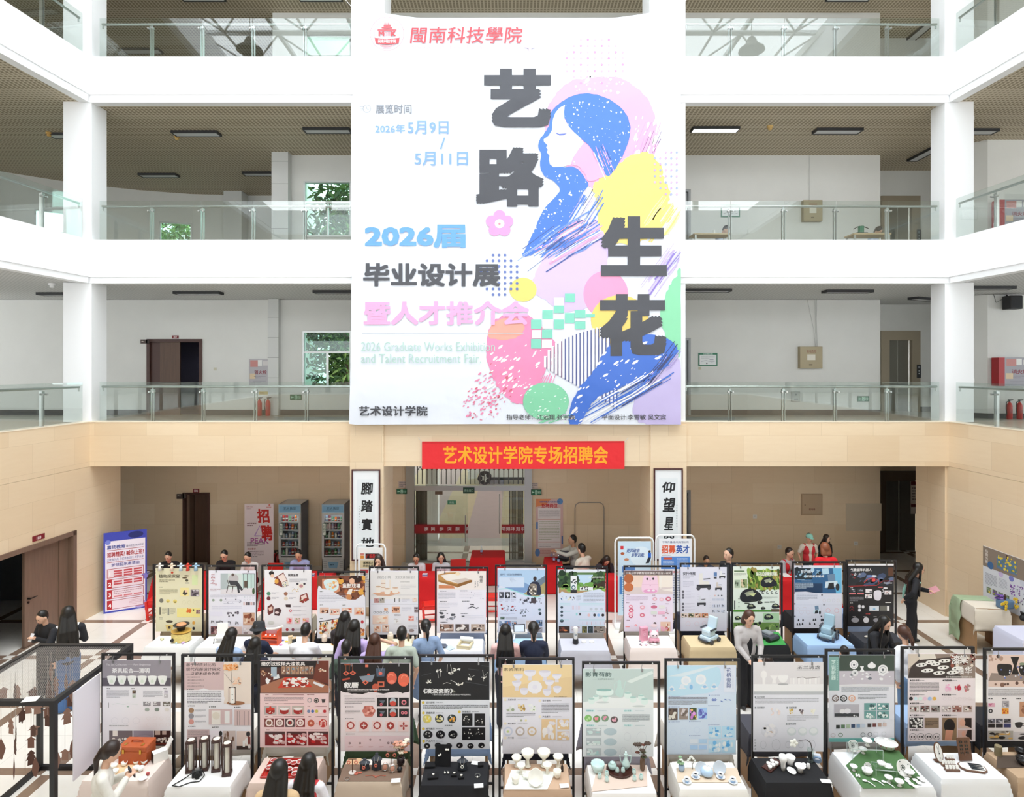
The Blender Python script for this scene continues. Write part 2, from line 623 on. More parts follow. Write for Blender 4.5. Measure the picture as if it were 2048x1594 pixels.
def stone_mat():
 m,nt,b=nodes('beige_sandstone_cladding')
 g=nt.nodes.new('ShaderNodeNewGeometry')
 mp=nt.nodes.new('ShaderNodeMapping');mp.inputs['Scale'].default_value=(1.2,1.2,9)
 nt.links.new(g.outputs['Position'],mp.inputs[0])
 n=nt.nodes.new('ShaderNodeTexNoise');n.inputs['Scale'].default_value=2;n.inputs['Detail'].default_value=6
 nt.links.new(mp.outputs[0],n.inputs['Vector'])
 br=nt.nodes.new('ShaderNodeTexBrick')
 br.inputs['Scale'].default_value=1;br.inputs['Mortar Size'].default_value=0.0025
 br.inputs['Brick Width'].default_value=1.2;br.inputs['Row Height'].default_value=0.6
 br.inputs['Color1'].default_value=(*hx('ecd8ba'),1);br.inputs['Color2'].default_value=(*hx('e4cdac'),1)
 br.inputs['Mortar'].default_value=(*hx('cdb693'),1)
 sp=nt.nodes.new('ShaderNodeSeparateXYZ');nt.links.new(g.outputs['Position'],sp.inputs[0])
 cb=nt.nodes.new('ShaderNodeCombineXYZ')
 nt.links.new(mth(nt,'ADD',sp.outputs[0],sp.outputs[1]),cb.inputs[0]);nt.links.new(sp.outputs[2],cb.inputs[1])
 nt.links.new(cb.outputs[0],br.inputs['Vector'])
 c=mixc(nt,mth(nt,'MULTIPLY',n.outputs[0],0.3),br.outputs['Color'],hx('d6b78f'))
 nt.links.new(c,b.inputs['Base Color'])
 b.inputs['Roughness'].default_value=0.42
 return m
def grid_mat(name,bar,hole,cell=0.1):
 m,nt,b=nodes(name)
 g=nt.nodes.new('ShaderNodeNewGeometry')
 sp=nt.nodes.new('ShaderNodeSeparateXYZ');nt.links.new(g.outputs['Position'],sp.inputs[0])
 fx=band(nt,sp.outputs[0],0,cell,cell*.2);fy=band(nt,sp.outputs[1],0,cell,cell*.2)
 nt.links.new(mixc(nt,mth(nt,'MAXIMUM',fx,fy),hx(hole),hx(bar)),b.inputs['Base Color'])
 b.inputs['Roughness'].default_value=0.6
 return m
FLOORM=floor_mat();STONE=stone_mat()
GRIDB=grid_mat('tan_metal_grid_ceiling','cbbfa8','8a7c64')
GRIDW=grid_mat('white_metal_grid_ceiling','dcdcda','b0b0ae')
WHITE=M('white_paint','f4f5f6',0.6,bump=0.02,bscale=60)
OFFW=M('offwhite_wall_paint','e6e6e2',0.7,noise=0.02,nscale=1.5)
GFLOOR=M('gallery_floor_tiles','b9b4a8',0.25,noise=0.05,nscale=3)
DARKBASE=M('dark_skirting','4c4948',0.5)
SMETAL=M('stainless_steel','c2c4c2',0.28,metal=0.9)
DMETAL=M('dark_bronze_metal','6a655c',0.4,metal=0.6)
BLACK=M('black_painted_steel','1d1d20',0.45)
RUBBER=M('black_rubber','151515',0.7)
RAILG=Mglass('rail_glass',(0.925,0.962,0.95),refl=2.4)
CLEARG=Mglass('clear_glass',(0.93,0.97,0.955))
WINGREEN=Mglass('green_window_glass',(0.72,0.9,0.84))
WHITEPL=M('white_plastic','eeeeec',0.4)
PCOL=Mcol('printed_sheet',0.45)
PAINTC=Mcol('painted_surface',0.5)
GLAZEC=Mcol('glazed_surface',0.15)
CLOTHC=Mcol('dyed_fabric',0.85)
#building shell
D=14.45
RW=18.2
TOPS=[4.51,8.73,12.97]
BOT=[3.49,7.87,12.09]
LIP=[3.49,7.73,11.92]
def XL(y):return-9.76-0.085*(D-y)
def XR(y):return 10.1+0.05*(D-y)
struct('floor',MB().bb((-20,-5,-0.2),(20,20.2,0)),FLOORM)
Y0=0.3
EX=10.72
XP3=(545-1024)/FPX*RW
def back_plate(b,z0,z1,curved):
 b.bb((-19.9,D+.2,z0),(19.9,RW+.28,z1)).bb((EX-.3,RW+.28,z0),(19.9,19.85,z1))
 if curved:b.bb((-18.7,RW+.28,z0),(XP3+.1,22.65,z1))
 return b
for i in range(3):
 fm=STONE if i==0 else WHITE
 t,bo,li=TOPS[i],BOT[i],LIP[i]
 b=MB().bb((XL(D)-.25,D,bo),(XR(D)+.25,D+.25,t))
 if li<bo:
  b.bb((XL(D)-.25,D+.03,li),(XR(D)+.25,D+.25,bo))
 struct('trim_back',b,fm)
 for nm,X,sg in(('trim_left',XL,-1),('trim_right',XR,1)):
  b=MB().prism([(X(D),D),(X(Y0),Y0),(X(Y0)+sg*.25,Y0),(X(D)+sg*.25,D)][::sg],bo,t)
  if li<bo:
   b.prism([(X(D)+sg*.03,D),(X(Y0)+sg*.03,Y0),(X(Y0)+sg*.25,Y0),(X(D)+sg*.25,D)][::sg],li,bo)
  struct(nm,b,fm)
 struct('trim_front',MB().bb((XL(Y0),Y0-.25,li),(XR(Y0),Y0,t)),fm)
 if i==0:
  b=MB().bb((XL(D),D-.01,t),(XR(D),D+.26,t+.02))
  for X,sg in((XL,-1),(XR,1)):
   b.prism([(X(D)-sg*.01,D),(X(Y0)-sg*.01,Y0),(X(Y0)+sg*.26,Y0),(X(D)+sg*.26,D)][::sg],t,t+.02)
  struct('trim_coping',b,M('cream_coping','efe2cb',0.4))
 fz=t-.12
 b=MB()
 back_plate(b,fz-.06,fz,i>0).prism([(XL(D)-.2,D+.2),(XL(Y0)-.2,Y0),(XL(Y0)-.2,-5),(-20,-5),(-20,D+.2)],fz-.06,fz)
 b.prism([(XR(D)+.2,D+.2),(20,D+.2),(20,-5),(XR(Y0)+.2,-5),(XR(Y0)+.2,Y0)],fz-.06,fz).bb((XL(Y0),-5,fz-.06),(XR(Y0),Y0-.2,fz))
 struct('floor',b,GFLOOR)
 cz=li+.03
 b=MB()
 back_plate(b,cz,cz+.03,i>1).prism([(XL(D)-.2,D+.2),(XL(Y0)-.2,Y0),(XL(Y0)-.2,-5),(-20,-5),(-20,D+.2)],cz,cz+.03)
 b.prism([(XR(D)+.2,D+.2),(20,D+.2),(20,-5),(XR(Y0)+.2,-5),(XR(Y0)+.2,Y0)],cz,cz+.03).bb((XL(Y0),-5,cz),(XR(Y0),Y0-.2,cz+.03))
 struct('ceiling',b,[OFFW,GRIDW,GRIDB][i])
cz=16.1
b=MB()
back_plate(b,cz,cz+.03,True).prism([(XL(D)-.2,D+.2),(XL(Y0)-.2,Y0),(XL(Y0)-.2,-5),(-20,-5),(-20,D+.2)],cz,cz+.03)
b.prism([(XR(D)+.2,D+.2),(20,D+.2),(20,-5),(XR(Y0)+.2,-5),(XR(Y0)+.2,Y0)],cz,cz+.03).bb((XL(Y0),-5,cz),(XR(Y0),Y0-.2,cz+.03))
struct('ceiling',b,GRIDB)
b=MB().bb((XL(Y0)-.5,D,16.05),(XR(Y0)+.5,D+.25,17.2)).bb((XL(Y0)-.5,Y0-.25,16.05),(XR(Y0)+.5,Y0,17.2))
for X,sg in((XL,-1),(XR,1)):
 b.prism([(X(D),D),(X(Y0),Y0),(X(Y0)+sg*.25,Y0),(X(D)+sg*.25,D)][::sg],16.05,17.2)
struct('trim_roof_edge',b,WHITE)
b=MB().bb((-20,D+.2,17.0),(20,22.9,17.2)).bb((-20,-5,17.0),(XL(Y0)+.2,D+.2,17.2)).bb((XR(Y0)-.4,-5,17.0),(20,D+.2,17.2)).bb((-20,-5,17.0),(20,Y0,17.2))
struct('roof',b,OFFW)
for nm,xa in(('wall_left',-20.2),('wall_right',20.0)):  # unseen outer walls; window bands added to let more daylight into the galleries
 b=MB();ye=14.9 if xa<0 else 20
 for z0,z1 in((0,5.2),(7.2,9.4),(11.5,13.6),(15.7,17)):
  b.bb((xa,-5,z0),(xa+.2,ye,z1))
 for y in(-5,-1,3,7,11,ye-.4):
  b.bb((xa,y,0),(xa+.2,y+.4,17))
 struct(nm,b,OFFW)
b=MB()
for z0,z1 in((0,5.2),(7.5,9.4),(11.7,13.6),(15.9,17)):
 b.bb((-20,-5.2,z0),(20,-5,z1))
for k in range(9):
 b.bb((-20+5*k-.15,-5.2,0),(-20+5*k+.15,-5,17))
struct('wall_front',b,OFFW)
def wall_y(name,x0,x1,z0,z1,holes,y,th,mat):
 """wall in the plane y with rectangular holes (x0,x1,z0,z1)"""
 b=MB()
 xs=sorted({x0,x1,*[h[0]for h in holes],*[h[1]for h in holes]})
 for a,c in zip(xs,xs[1:]):
  mid=(a+c)/2
  zz=z0
  for h in sorted((h for h in holes if h[0]<=mid<=h[1]),key=lambda h:h[2]):
   if h[2]>zz+1e-4:b.bb((a,y,zz),(c,y+th,h[2]))
   zz=h[3]
  if z1>zz+1e-4:b.bb((a,y,zz),(c,y+th,z1))
 return struct(name,b,mat)
def hole_px(px0,py0,px1,py1,Y=RW):
 a=aty(px0,py0,Y);c=aty(px1,py1,Y)
 return(a.x,c.x,c.z,a.z)
ENT=(xpx(812,RW),xpx(1064,RW),0,3.5)
DOOR1=hole_px(366,985,420,1120);DOOR1=(DOOR1[0],DOOR1[1],0,DOOR1[3])
GD1=(xpx(1340,RW),xpx(1381,RW),0,2.2)
wall_y('wall_back',-20,EX,0,3.6,[ENT,DOOR1,GD1],RW,.3,STONE)
WIN={}
F2,F3,F4=TOPS[0]-.12,TOPS[1]-.12,TOPS[2]-.12
W2=hole_px(605,662,703,774);DR2=hole_px(294,678,405,850);DR2=(DR2[0],DR2[1],F2,DR2[3])
GD2=(xpx(1330,RW),xpx(1381,RW),F2,zpx(676,RW))
wall_y('wall_back',-20,EX,F2,7.75,[W2,DR2,GD2],RW,.3,OFFW)
W3=hole_px(607,362,703,474);GD3=(xpx(1330,RW),xpx(1381,RW),F3,zpx(379,RW))
wall_y('wall_back',XP3,EX,F3,11.96,[W3,GD3],RW,.3,OFFW)
W4=(W3[0],W3[1],F4+1.0,F4+2.6)
wall_y('wall_back',XP3,EX,F4,16.1,[W4],RW,.3,OFFW)
arc=[(-18.6,17.2),(-17.2,18.6),(-15.9,19.9),(-14.6,21.0),(-13.0,21.8),(-11.4,22.3),(-9.6,22.5)]
def curved_wall(z0,z1,win):
 b=MB()
 for(xa,ya),(xb,yb)in zip(arc,arc[1:]):
  n=1
  dv=Vector((xb-xa,yb-ya,0));L=dv.length;u=dv/L;nn=Vector((-u.y,u.x,0))*.2
  def slab(t0,t1,za,zb):
   p=Vector((xa,ya,0))+u*t0;q=Vector((xa,ya,0))+u*t1
   b.prism([(p.x,p.y),(q.x,q.y),(q.x+nn.x,q.y+nn.y),(p.x+nn.x,p.y+nn.y)],za,zb)
  w=win.get((xa,ya))
  if w:
   t0,t1,za,zb=w
   slab(0,t0,z0,z1);slab(t1,L,z0,z1);slab(t0,t1,z0,za);slab(t0,t1,zb,z1)
  else:
   slab(-.02,L+.02,z0,z1)
 b.bb((-9.6,22.5,z0),(XP3+.1,22.7,z1)).bb((XP3,RW+.3,z0),(XP3+.12,22.7,z1)).bb((-18.8,14.65,z0),(-18.6,17.3,z1))
 return struct('wall_curved',b,OFFW)
CW={(-15.9,19.9):(.55,1.45,F3+.95,F3+2.3),(-13.0,21.8):(.62,1.66,F3+.95,F3+2.3),(-18.6,17.2):(.55,1.6,F3+.95,F3+2.5)}
curved_wall(F3,11.96,CW)
curved_wall(F4,16.1,{})
b=MB()
b.bb((xpx(540,RW),RW-.16,F2),(xpx(561,RW),RW,7.75))
struct('column',b,M('tiled_pier','d9dad8',0.5))
struct('column',MB().bb((xpx(543,17.9),17.9,F3),(xpx(576,17.9),RW,11.96)),MATS['tiled_pier'])
struct('column',MB().bb((xpx(447,21.9),21.9,F3),(xpx(483,21.9),22.4,11.96)),MATS['tiled_pier'])
b=MB()
for zz in[F2+.5+.58*k for k in range(6)]:
 b.bb((xpx(540,RW)-.003,RW-.165,zz),(xpx(561,RW)+.003,RW-.158,zz+.012))
for zz in[F3+.5+.64*k for k in range(5)]:
 b.bb((xpx(543,17.9)-.003,17.894,zz),(xpx(576,17.9)+.003,17.9,zz+.012))
struct('trim_pier_joints',b,M('grey_joint','9b9c9b',0.7))
for i,(z0,z1,mt)in enumerate(((0,3.6,STONE),(F2,7.75,OFFW),(F3,11.96,OFFW),(F4,16.1,OFFW))):
 RY=19.6
 b=MB().bb((EX-.3,RW+.3,z0),(EX,RY,z1))
 struct('wall_recess',b,mt)
 lx=(xpx(1767,RY),xpx(1838,RY))if i==0 else(xpx(1775,RY),xpx(1825,RY))
 wall_y('wall_recess',EX-.3,20,z0,z1,[(lx[0],lx[1],z0,z0+2.25)],RY,.3,mt)
for i,(z0,z1)in enumerate(((F2,7.75),(F3,11.96),(F4,16.1))):
 b=MB().prism([(12.45,17.4),(12.9,16.95),(20,16.95),(20,17.2),(13.0,17.2),(12.45,17.75)],z0,z1)
 struct('wall_right',b,OFFW)
 b=MB().prism([(12.44,17.39),(12.9,16.935),(20,16.935),(20,16.95),(12.9,16.95),(12.45,17.4)],z0,z0+.14)
 struct('baseboard_right',b,DARKBASE)
b=MB()
for x0,x1 in((-20,DR2[0]),(DR2[1],GD2[0]),(GD2[1],EX)):
 b.bb((x0,RW-.015,F2),(x1,RW,F2+.15))
struct('baseboard_back',b,DARKBASE)
struct('baseboard_recess',MB().bb((EX,19.585,F2),(xpx(1760,19.6),19.6,F2+.15)).bb((xpx(1840,19.6),19.585,F2),(20,19.6,F2+.15)),DARKBASE)
for z0,z1,mt in((0,3.49,STONE),(TOPS[0],7.75,WHITE),(TOPS[1],11.95,WHITE),(TOPS[2],16.1,WHITE)):
 struct('column',MB().bb((-10.42,D+.06,z0),(XL(D)+.0,D+.6,z1)),mt)
 struct('column',MB().bb((XR(D)-.05,D+.06,z0),(10.72,D+.55,z1)),mt)
 y1=D+(1.1 if z0==0 else .85)
 for x0,x1 in((xpx(701,D),xpx(768,D)),(xpx(1300,D),xpx(1372,D))):
  struct('column',MB().bb((x0,D-.05 if z0==0 else D+.05,z0),(x1,y1,z1 if z0 else 4.45)),mt)
LM=Matrix.Translation((XL(D),D,0))@ Matrix.Rotation(math.atan2(-1.0,-0.085),4,'Z')
def side_wall(name,mtx,segs,sgn,mat):
 b=MB();b.mtx=mtx
 for u0,u1,z0,z1 in segs:
  b.bb((u0,0,z0),(u1,sgn*.25,z1))
 return struct(name,b,mat)
DU0,DU1,DZ=0.42,2.75,2.13
side_wall('wall_left',LM,[(-1.0,DU0,0,3.485),(DU0,DU1,DZ,3.485),(DU1,16,0,3.485)],-1,STONE)
RM=Matrix.Translation((XR(D),D,0))@ Matrix.Rotation(math.atan2(-1.0,0.05),4,'Z')
side_wall('wall_right',RM,[(-1.1,16,0,3.485)],1,STONE)
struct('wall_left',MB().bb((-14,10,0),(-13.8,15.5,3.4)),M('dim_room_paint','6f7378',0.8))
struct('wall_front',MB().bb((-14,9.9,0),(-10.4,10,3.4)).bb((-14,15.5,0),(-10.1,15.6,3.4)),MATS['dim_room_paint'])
b=MB()
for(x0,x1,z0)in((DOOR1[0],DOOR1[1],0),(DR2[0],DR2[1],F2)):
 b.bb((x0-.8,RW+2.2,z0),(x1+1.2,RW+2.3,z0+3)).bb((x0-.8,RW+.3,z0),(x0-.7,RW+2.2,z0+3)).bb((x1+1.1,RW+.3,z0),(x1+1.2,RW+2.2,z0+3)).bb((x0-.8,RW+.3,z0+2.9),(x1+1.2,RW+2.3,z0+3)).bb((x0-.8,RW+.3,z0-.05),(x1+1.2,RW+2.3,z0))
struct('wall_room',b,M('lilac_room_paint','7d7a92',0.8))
b=MB().mat(M('white_steel_lattice','d4d7d8',0.45,metal=0.2))
XA,XB=XL(Y0)+.2,XR(Y0)-.2
bays_x=[XA+(XB-XA)*k/8 for k in range(9)]
bays_y=[Y0+(D-Y0)*k/6 for k in range(7)]
for x in bays_x:b.box((x,(Y0+D)/2,17.35),(.12,D-Y0,.14))
for y in bays_y:b.box(((XA+XB)/2,y,17.35),(XB-XA,.12,.14))
low=[]
for i in range(8):
 for j in range(6):
  c=Vector(((bays_x[i]+bays_x[i+1])/2,(bays_y[j]+bays_y[j+1])/2,16.75))
  for x in(bays_x[i],bays_x[i+1]):
   for y in(bays_y[j],bays_y[j+1]):
    b.cyl((x,y,17.3),c,.035,n=6)
  if i<7:b.cyl(c,c+Vector((bays_x[1]-bays_x[0],0,0)),.045,n=6)
  if j<5:b.cyl(c,c+Vector((0,bays_y[1]-bays_y[0],0)),.045,n=6)
struct('roof_lattice',b)
struct('roof_glazing',MB().bb((XA,Y0,17.44),(XB,D,17.445)),Mglass('skylight_glass',(0.97,0.98,0.99),refl=.6))
def paving():
 m,nt,b=nodes('striped_paving')
 g=nt.nodes.new('ShaderNodeNewGeometry');sp=nt.nodes.new('ShaderNodeSeparateXYZ');nt.links.new(g.outputs['Position'],sp.inputs[0])
 s1=mth(nt,'ADD',sp.outputs[0],mth(nt,'MULTIPLY',sp.outputs[1],0.0))
 st=band(nt,s1,0.2,2.4,0.6)
 n=nt.nodes.new('ShaderNodeTexNoise');n.inputs['Scale'].default_value=2.5;n.inputs['Detail'].default_value=6
 nt.links.new(g.outputs['Position'],n.inputs['Vector'])
 c=mixc(nt,st,hx('c4b4b4'),hx('d3c6a2'))
 c=mixc(nt,mth(nt,'MULTIPLY',n.outputs[0],.35),c,hx('a39a98'))
 con=mixc(nt,n.outputs[0],hx('b6b8b6'),hx('c8c9c6'))
 nt.links.new(mixc(nt,mth(nt,'LESS_THAN',sp.outputs[1],21.3),c,con),b.inputs['Base Color'])
 b.inputs['Roughness'].default_value=0.8
 return m
struct('roof_shading_slab',MB().bb((-9,RW+.5,3.75),(9,46,4.1)).bb((-9,45.6,3.2),(9,46,3.75)),OFFW)  # unseen slab over the forecourt, added and lengthened to darken the ground outside
struct('column_porch',MB().bb((xpx(853,21.2),21.0,-.05),(xpx(877,21.2),21.45,3.75)),WHITE)
struct('ground',MB().bb((-40,18.5,-.3),(40,70,-.05)),paving())
#the big hanging banner
YB=14.22
kb=YB/FPX
o0=aty(700,12,YB)
bt=thing('hanging_banner','huge white printed exhibition banner with colourful portrait hanging in front of the upper galleries','banner',(0,0,0))
BM_=Mcol('banner_fabric',0.38,bump=0.5,bscale=1.6,bdist=0.05,spec=0.7)
def edge_l(v):return 703+3*math.sin(v*5)*.6-(4*max(0,v-.82)/.18)
def edge_r(v):return 1362+1.0*v
def top_y(u):return 12+22*min(1,min(u,1-u)/.2)**.8 if 0<u<1 else 12
def bot_y(u):return 850-1.5*math.sin(u*PI)-(2 if u<.02 else 0)
def wav(x,z):return 0.012*math.sin(x*1.3+z*.4)+0.01*math.sin(x*.7-z*1.1)
NU,NV=48,60
mb=MB().mat(BM_).color('dadfe8')
vs=[]
for j in range(NV+1):
 v=j/NV
 for i in range(NU+1):
  u=i/NU
  px=edge_l(v)+(edge_r(v)-edge_l(v))*u
  py=top_y(u)+(bot_y(u)-top_y(u))*v
  p=aty(px,py,YB)
  vs.append((p.x,YB+.035,p.z))
fs=[(j*(NU+1)+i,j*(NU+1)+i+1,(j+1)*(NU+1)+i+1,(j+1)*(NU+1)+i)for j in range(NV)for i in range(NU)]
mb.add(vs,fs)
mb.build('cloth',None,bt,smooth=True)
for px in(703,1361):
 p=aty(px,13,YB)
 mb=MB()
 mb.cyl((p.x,YB+.03,p.z),(p.x+(-.25 if px<1000 else .25),D-.0,p.z+.35),.006,n=6)
 mb.build('hanging_cord',M('white_cord','d8d8d8',.7),bt)
PT=aty(0,0,YB)
def newb(lay=0):
 P=Print(10,10,aty(0,0,YB)+Vector((0,.03,0)),thick=0,k=kb,gap=0.0012,mat=BM_,gain=.8)
 P.lay=lay;P.clip=(700,14,1362.4,849)
 return P
A=newb()
PINK,BLUE,YEL,LAV,GRN,TEAL='f7b2dc','3f7be0','f8e27a','d9c3f0','8ce0ae','7fd8bf'
for i in range(9):
 for j in range(8):
  x,y=1134+i*14,78+j*12.5
  if((x-1190)/62)**2+((y-125)/55)**2<1:
   A.ell(x,y,2.6,2.4,'f0bcd8' if(i+j)%3 else 'e79cc6',n=8)
ringp=[(1090,262),(1092,225),(1110,190),(1140,162),(1180,155),(1230,153),(1265,168),(1295,195),(1312,235),(1314,280),(1305,325),(1285,360),(1240,390),(1190,380),(1140,340),(1100,300)]
A.blob(ringp,PINK,jag=1.2,seg=6,seed=1);A.up()
A.specks(60,1270,230,1335,400,'ffffff',.8,4,2,ang=1.9,asp=3);A.specks(30,1150,150,1250,185,'fffaff',1,4,3)
A.brush((1318,235),(1255,390),40,14,[PINK,'e8a0d0','7a5a8a'],1.2,5,.6);A.up()
A.blob([(1075,540),(1100,500),(1140,470),(1185,440),(1215,455),(1215,520),(1200,560),(1180,610),(1130,622),(1090,600),(1062,575)],LAV,jag=2,seg=6,seed=4)
A.blob([(1265,812),(1285,770),(1330,735),(1363,725),(1363,850),(1300,851),(1272,838)],'cdc0ee',jag=3,seg=6,seed=6)
A.blob([(1322,630),(1335,585),(1352,555),(1363,545),(1363,705),(1345,690),(1330,665)],GRN,jag=3,seg=6,seed=7)
A.brush((1362,492),(1290,590),34,18,['c6b2ee','d9cbf5','8d78cf'],2.2,8,.6)
A.ell(1212,588,45,47,'f79fca',32);A.ell(1240,640,58,50,'f7d96c',32)
A.ell(1046,579,27.5,24,'f3dc70',28);A.up()
A.blob([(1186,372),(1215,345),(1245,322),(1290,302),(1318,325),(1330,360),(1340,392),(1322,428),(1312,465),(1262,486),(1215,478),(1197,440),(1192,400)],YEL,jag=3.2,seg=7,seed=9)
A.brush((1345,400),(1290,480),60,22,[YEL,'fbf0b4'],2.4,10,.6)
A.blob([(972,700),(980,655),(1000,634),(1035,627),(1065,636),(1090,660),(1112,690),(1106,722),(1088,745),(1076,782),(1062,802),(1030,806),(1004,786),(985,752)],'f78fbd',jag=2,seg=7,seed=11);A.up()
A.blob([(976,672),(990,645),(1022,634),(1046,645),(1044,668),(1010,680)],'f8aa98',jag=1.5,seed=12)
rd=random.Random(3)
for _ in range(170):
 t=rd.random()**.7
 x,y=1000-75*t+rd.uniform(-22,60),745+85*t+rd.uniform(-25,30)
 if x>925 and y<845:A.ell(x,y,rd.uniform(2,7)*(1-.6*t),rd.uniform(.8,2.2),'f48fb6' if rd.random()<.8 else 'e0607c',6,rot=-.62)
A.up()
A.specks(70,975,690,1105,810,'ffffff',.7,3,14,ang=-.7,asp=2.5)
A.brush((1100,742),(1068,812),30,9,['f78fbd'],2,15,.5)
hair=[(1101,226),(1110,214),(1123,203),(1143,192),(1167,186),(1188,187),(1206,192),(1224,201),(1239,212),(1251,225),(1258,239),(1261,255),(1260,272),(1254,290),(1245,312),(1232,335),(1217,352),(1205,338),(1195,318),(1186,301),(1176,288),(1165,279),(1150,266),(1137,250),(1129,236),(1120,262),(1120,300),(1124,333),(1145,332),(1159,341),(1170,356),(1177,368),(1166,384),(1156,402),(1150,420),(1140,440),(1118,470),(1098,488),(1070,505),(1046,512),(1060,480),(1076,442),(1090,415),(1112,392),(1120,378),(1108,362),(1090,352),(1080,330),(1083,308),(1077,296),(1079,280),(1090,264),(1097,252),(1100,240)]
A.up().blob(hair,BLUE,jag=.7,seg=3,seed=16);A.up()
A.blob([(1141,325),(1150,306),(1166,290),(1181,303),(1197,325),(1211,348),(1196,358),(1178,362),(1170,348),(1158,334)],'f6b0d8',jag=1.2,seed=17);A.up()
face=[(1130,209),(1119,215),(1111,225),(1106,238),(1105,250),(1104,260),(1097,271),(1087.5,278),(1088,283),(1095,289.5),(1092.5,294),(1096,299),(1093.5,303.5),(1099,311),(1098,319),(1100,328),(1107,333.5),(1123,333),(1141,329),(1146,315),(1157,298),(1168,285),(1160,274),(1146,262),(1136,250),(1129,237),(1128,223)]
A.poly(face,'f3f5fb');A.up()
A.poly([(1111,264),(1118,267),(1135,266),(1127,270),(1119,270.5),(1113,267)],'5b6fc8')
A.specks(160,1125,195,1262,340,'eef3ff',.4,2.2,18,inside=inpoly(hair[:30]));A.specks(150,1060,340,1180,500,'eef3ff',.4,2.4,19,inside=inpoly(hair))
A.brush((1195,290),(1225,360),30,10,['f6b0d8','2d3f8c','ffffff'],1.1,20,.6)
A.brush((1200,372),(1140,470),46,18,['ffffff',BLUE,'2c3f86',LAV],1.6,21,.6)
A.brush((1205,442),(1075,520),60,30,[BLUE,'2c4f9c','6b93e6','ffffff','f6a9d0'],1.9,22,.6)
A.brush((1140,455),(1038,530),50,22,[BLUE,'2c4f9c','9fb9ee'],1.8,23,.6)
A.up()
for i in range(8):
 for j in range(8):
  x,y=962+i*12,510+j*11.3
  if((x-1000)/44)**2+((y-550)/44)**2<1:
   A.ell(x,y,3,2.8,'5d74bb',n=8)
for i in range(6):
 for j in range(9):
  x,y=1310+i*11,304+j*12
  if((x-1345)/45)**2+((y-345)/48)**2<1:A.ell(x,y,2.4,2.4,['c9a9d8','a8b2dd','d7b7d7'][(i+j)%3],n=8)
for x0,y0,x1,y1 in((1130,587,1150,604),(1108,611,1128,626),(1085,620,1106,638),(1062,639,1083,658),(1108,639,1128,658),(1130,626,1149,646),(1150,620,1171,636),(1150,643,1171,658),(1084,659,1105,677),(1062,678,1083,697),(1172,628,1190,634)):
 A.rect(x0,y0,x1,y1,TEAL)
for x0,y0,x1,y1 in((1108,595,1128,611),(1085,639,1106,657),(1064,660,1083,677),(1084,679,1104,696),(1150,637,1171,642)):
 A.rect(x0,y0,x1,y1,'f6f4fb')
for i in range(20):
 x=1088+i*7.4
 yt=735-75*math.sqrt(max(0,1-((1235-x)/150)**2))+4
 A.rect(x,yt-12,x+5.2,735+i*4.2,'f4f3fb')
 A.rect(x+4.4,yt-10,x+6.4,738+i*4.2,'3f4f93' if i>4 else '8a6b8b')
A.up()
low=[(1208,706),(1232,676),(1262,660),(1300,668),(1330,676),(1352,690),(1354,708),(1330,735),(1290,762),(1240,775),(1205,790),(1180,812),(1160,848),(1140,850),(1138,832),(1150,790),(1172,760),(1192,735)]
A.blob(low,'3670d6',jag=2,seg=6,seed=24);A.up()
A.specks(130,1140,680,1350,845,'ffffff',.6,3.2,25,ang=-.6,asp=2.8,inside=inpoly(low))
A.brush((1345,735),(1150,850),36,20,['3670d6','24346f','ffffff','3670d6'],2,26,.6)
A.brush((1360,690),(1290,780),26,10,['b9a9e6','24346f','3670d6'],1.6,27,.6)
A.ell(1092,803,46,38,'86d8ac',32);A.up();A.specks(40,1050,770,1140,845,'eafff4',.6,2.6,28,ang=-.4,asp=2.5)
A.brush((1140,820),(1060,850),20,8,['86d8ac'],2,29)
for i in range(5):
 a=-PI/2+i*2*PI/5
 A.ell(999+16*math.cos(a),447+15.5*math.sin(a),12.5,12,'f79fd4',16)
A.up().ell(999,447,9.5,9,'ffffff',16).up().ell(999,447.5,2.6,2.4,'e8849c',10)
A.poly([(1060,76),(1063,90),(1075,93),(1063,96),(1060,111),(1057,96),(1044,93),(1057,90)],'f8cdea')
A.build('portrait_print',None,bt)
T=newb(16)
INK='3a3c45'
def fit(x0,y0,x1,y1,body,c,bold,**k):T.text(x0,y0,y1-y0,body,c,bold,fit=x1-x0,**k)
fit(968,137,1102,254,'艺',INK,.05);fit(952,294,1088,413,'路',INK,.042)
fit(1202,432,1334,552,'生',INK,.055);fit(1199,588,1333,712,'花',INK,.05)
fit(729,449,931,495,'2026届','66a9f2',.035);fit(726,526,1000,573,'毕业设计展',INK,.032);fit(727,602,1058,650,'暨人才推介会','f7aedb',.03)
fit(751,208,823,227,'展览时间','7b7f88',.01)
fit(750,248,810,266,'2026年','7fa9e6',.012);fit(815,241,897,268,'5月9日','7fa9e6',.014);fit(829,303,936,331,'5月11日','7fa9e6',.014)
T.line([(889,275),(881,298)],3,'7fa9e6')
T.rect(724,666.4,1048,667.6,'c3c7cf')
fit(722,684,990,702,'2026 Graduate Works Exhibition','bcdcd3',0);fit(722,708,962,726,'and Talent Recruitment Fair.','bcdcd3',0)
fit(717,812,855,832,'艺术设计学院',INK,.025)
fit(1013,829,1150,840,'指导老师：江远翔 张宇森','4a4a4e',.01);fit(1204,829,1332,840,'平面设计:李雪敏 吴文宾','4a4a4e',.01)
fit(820,53,1043,86,'閩南科技學院','d8404c',.008,shear=.12)
fit(822,90,1045,97,'MINNAN SCIENCE AND TECHNOLOGY COLLEGE','eab9c4',0)
T.ring(733.5,217,7,8.2,'a7abb2',20);T.line([(733,213),(733.5,217.5),(738,219)],1,'a7abb2')
for i in range(3):T.line([(719+i,213+i*3.4),(727-i,213+i*3.4)],1,'a7abb2')
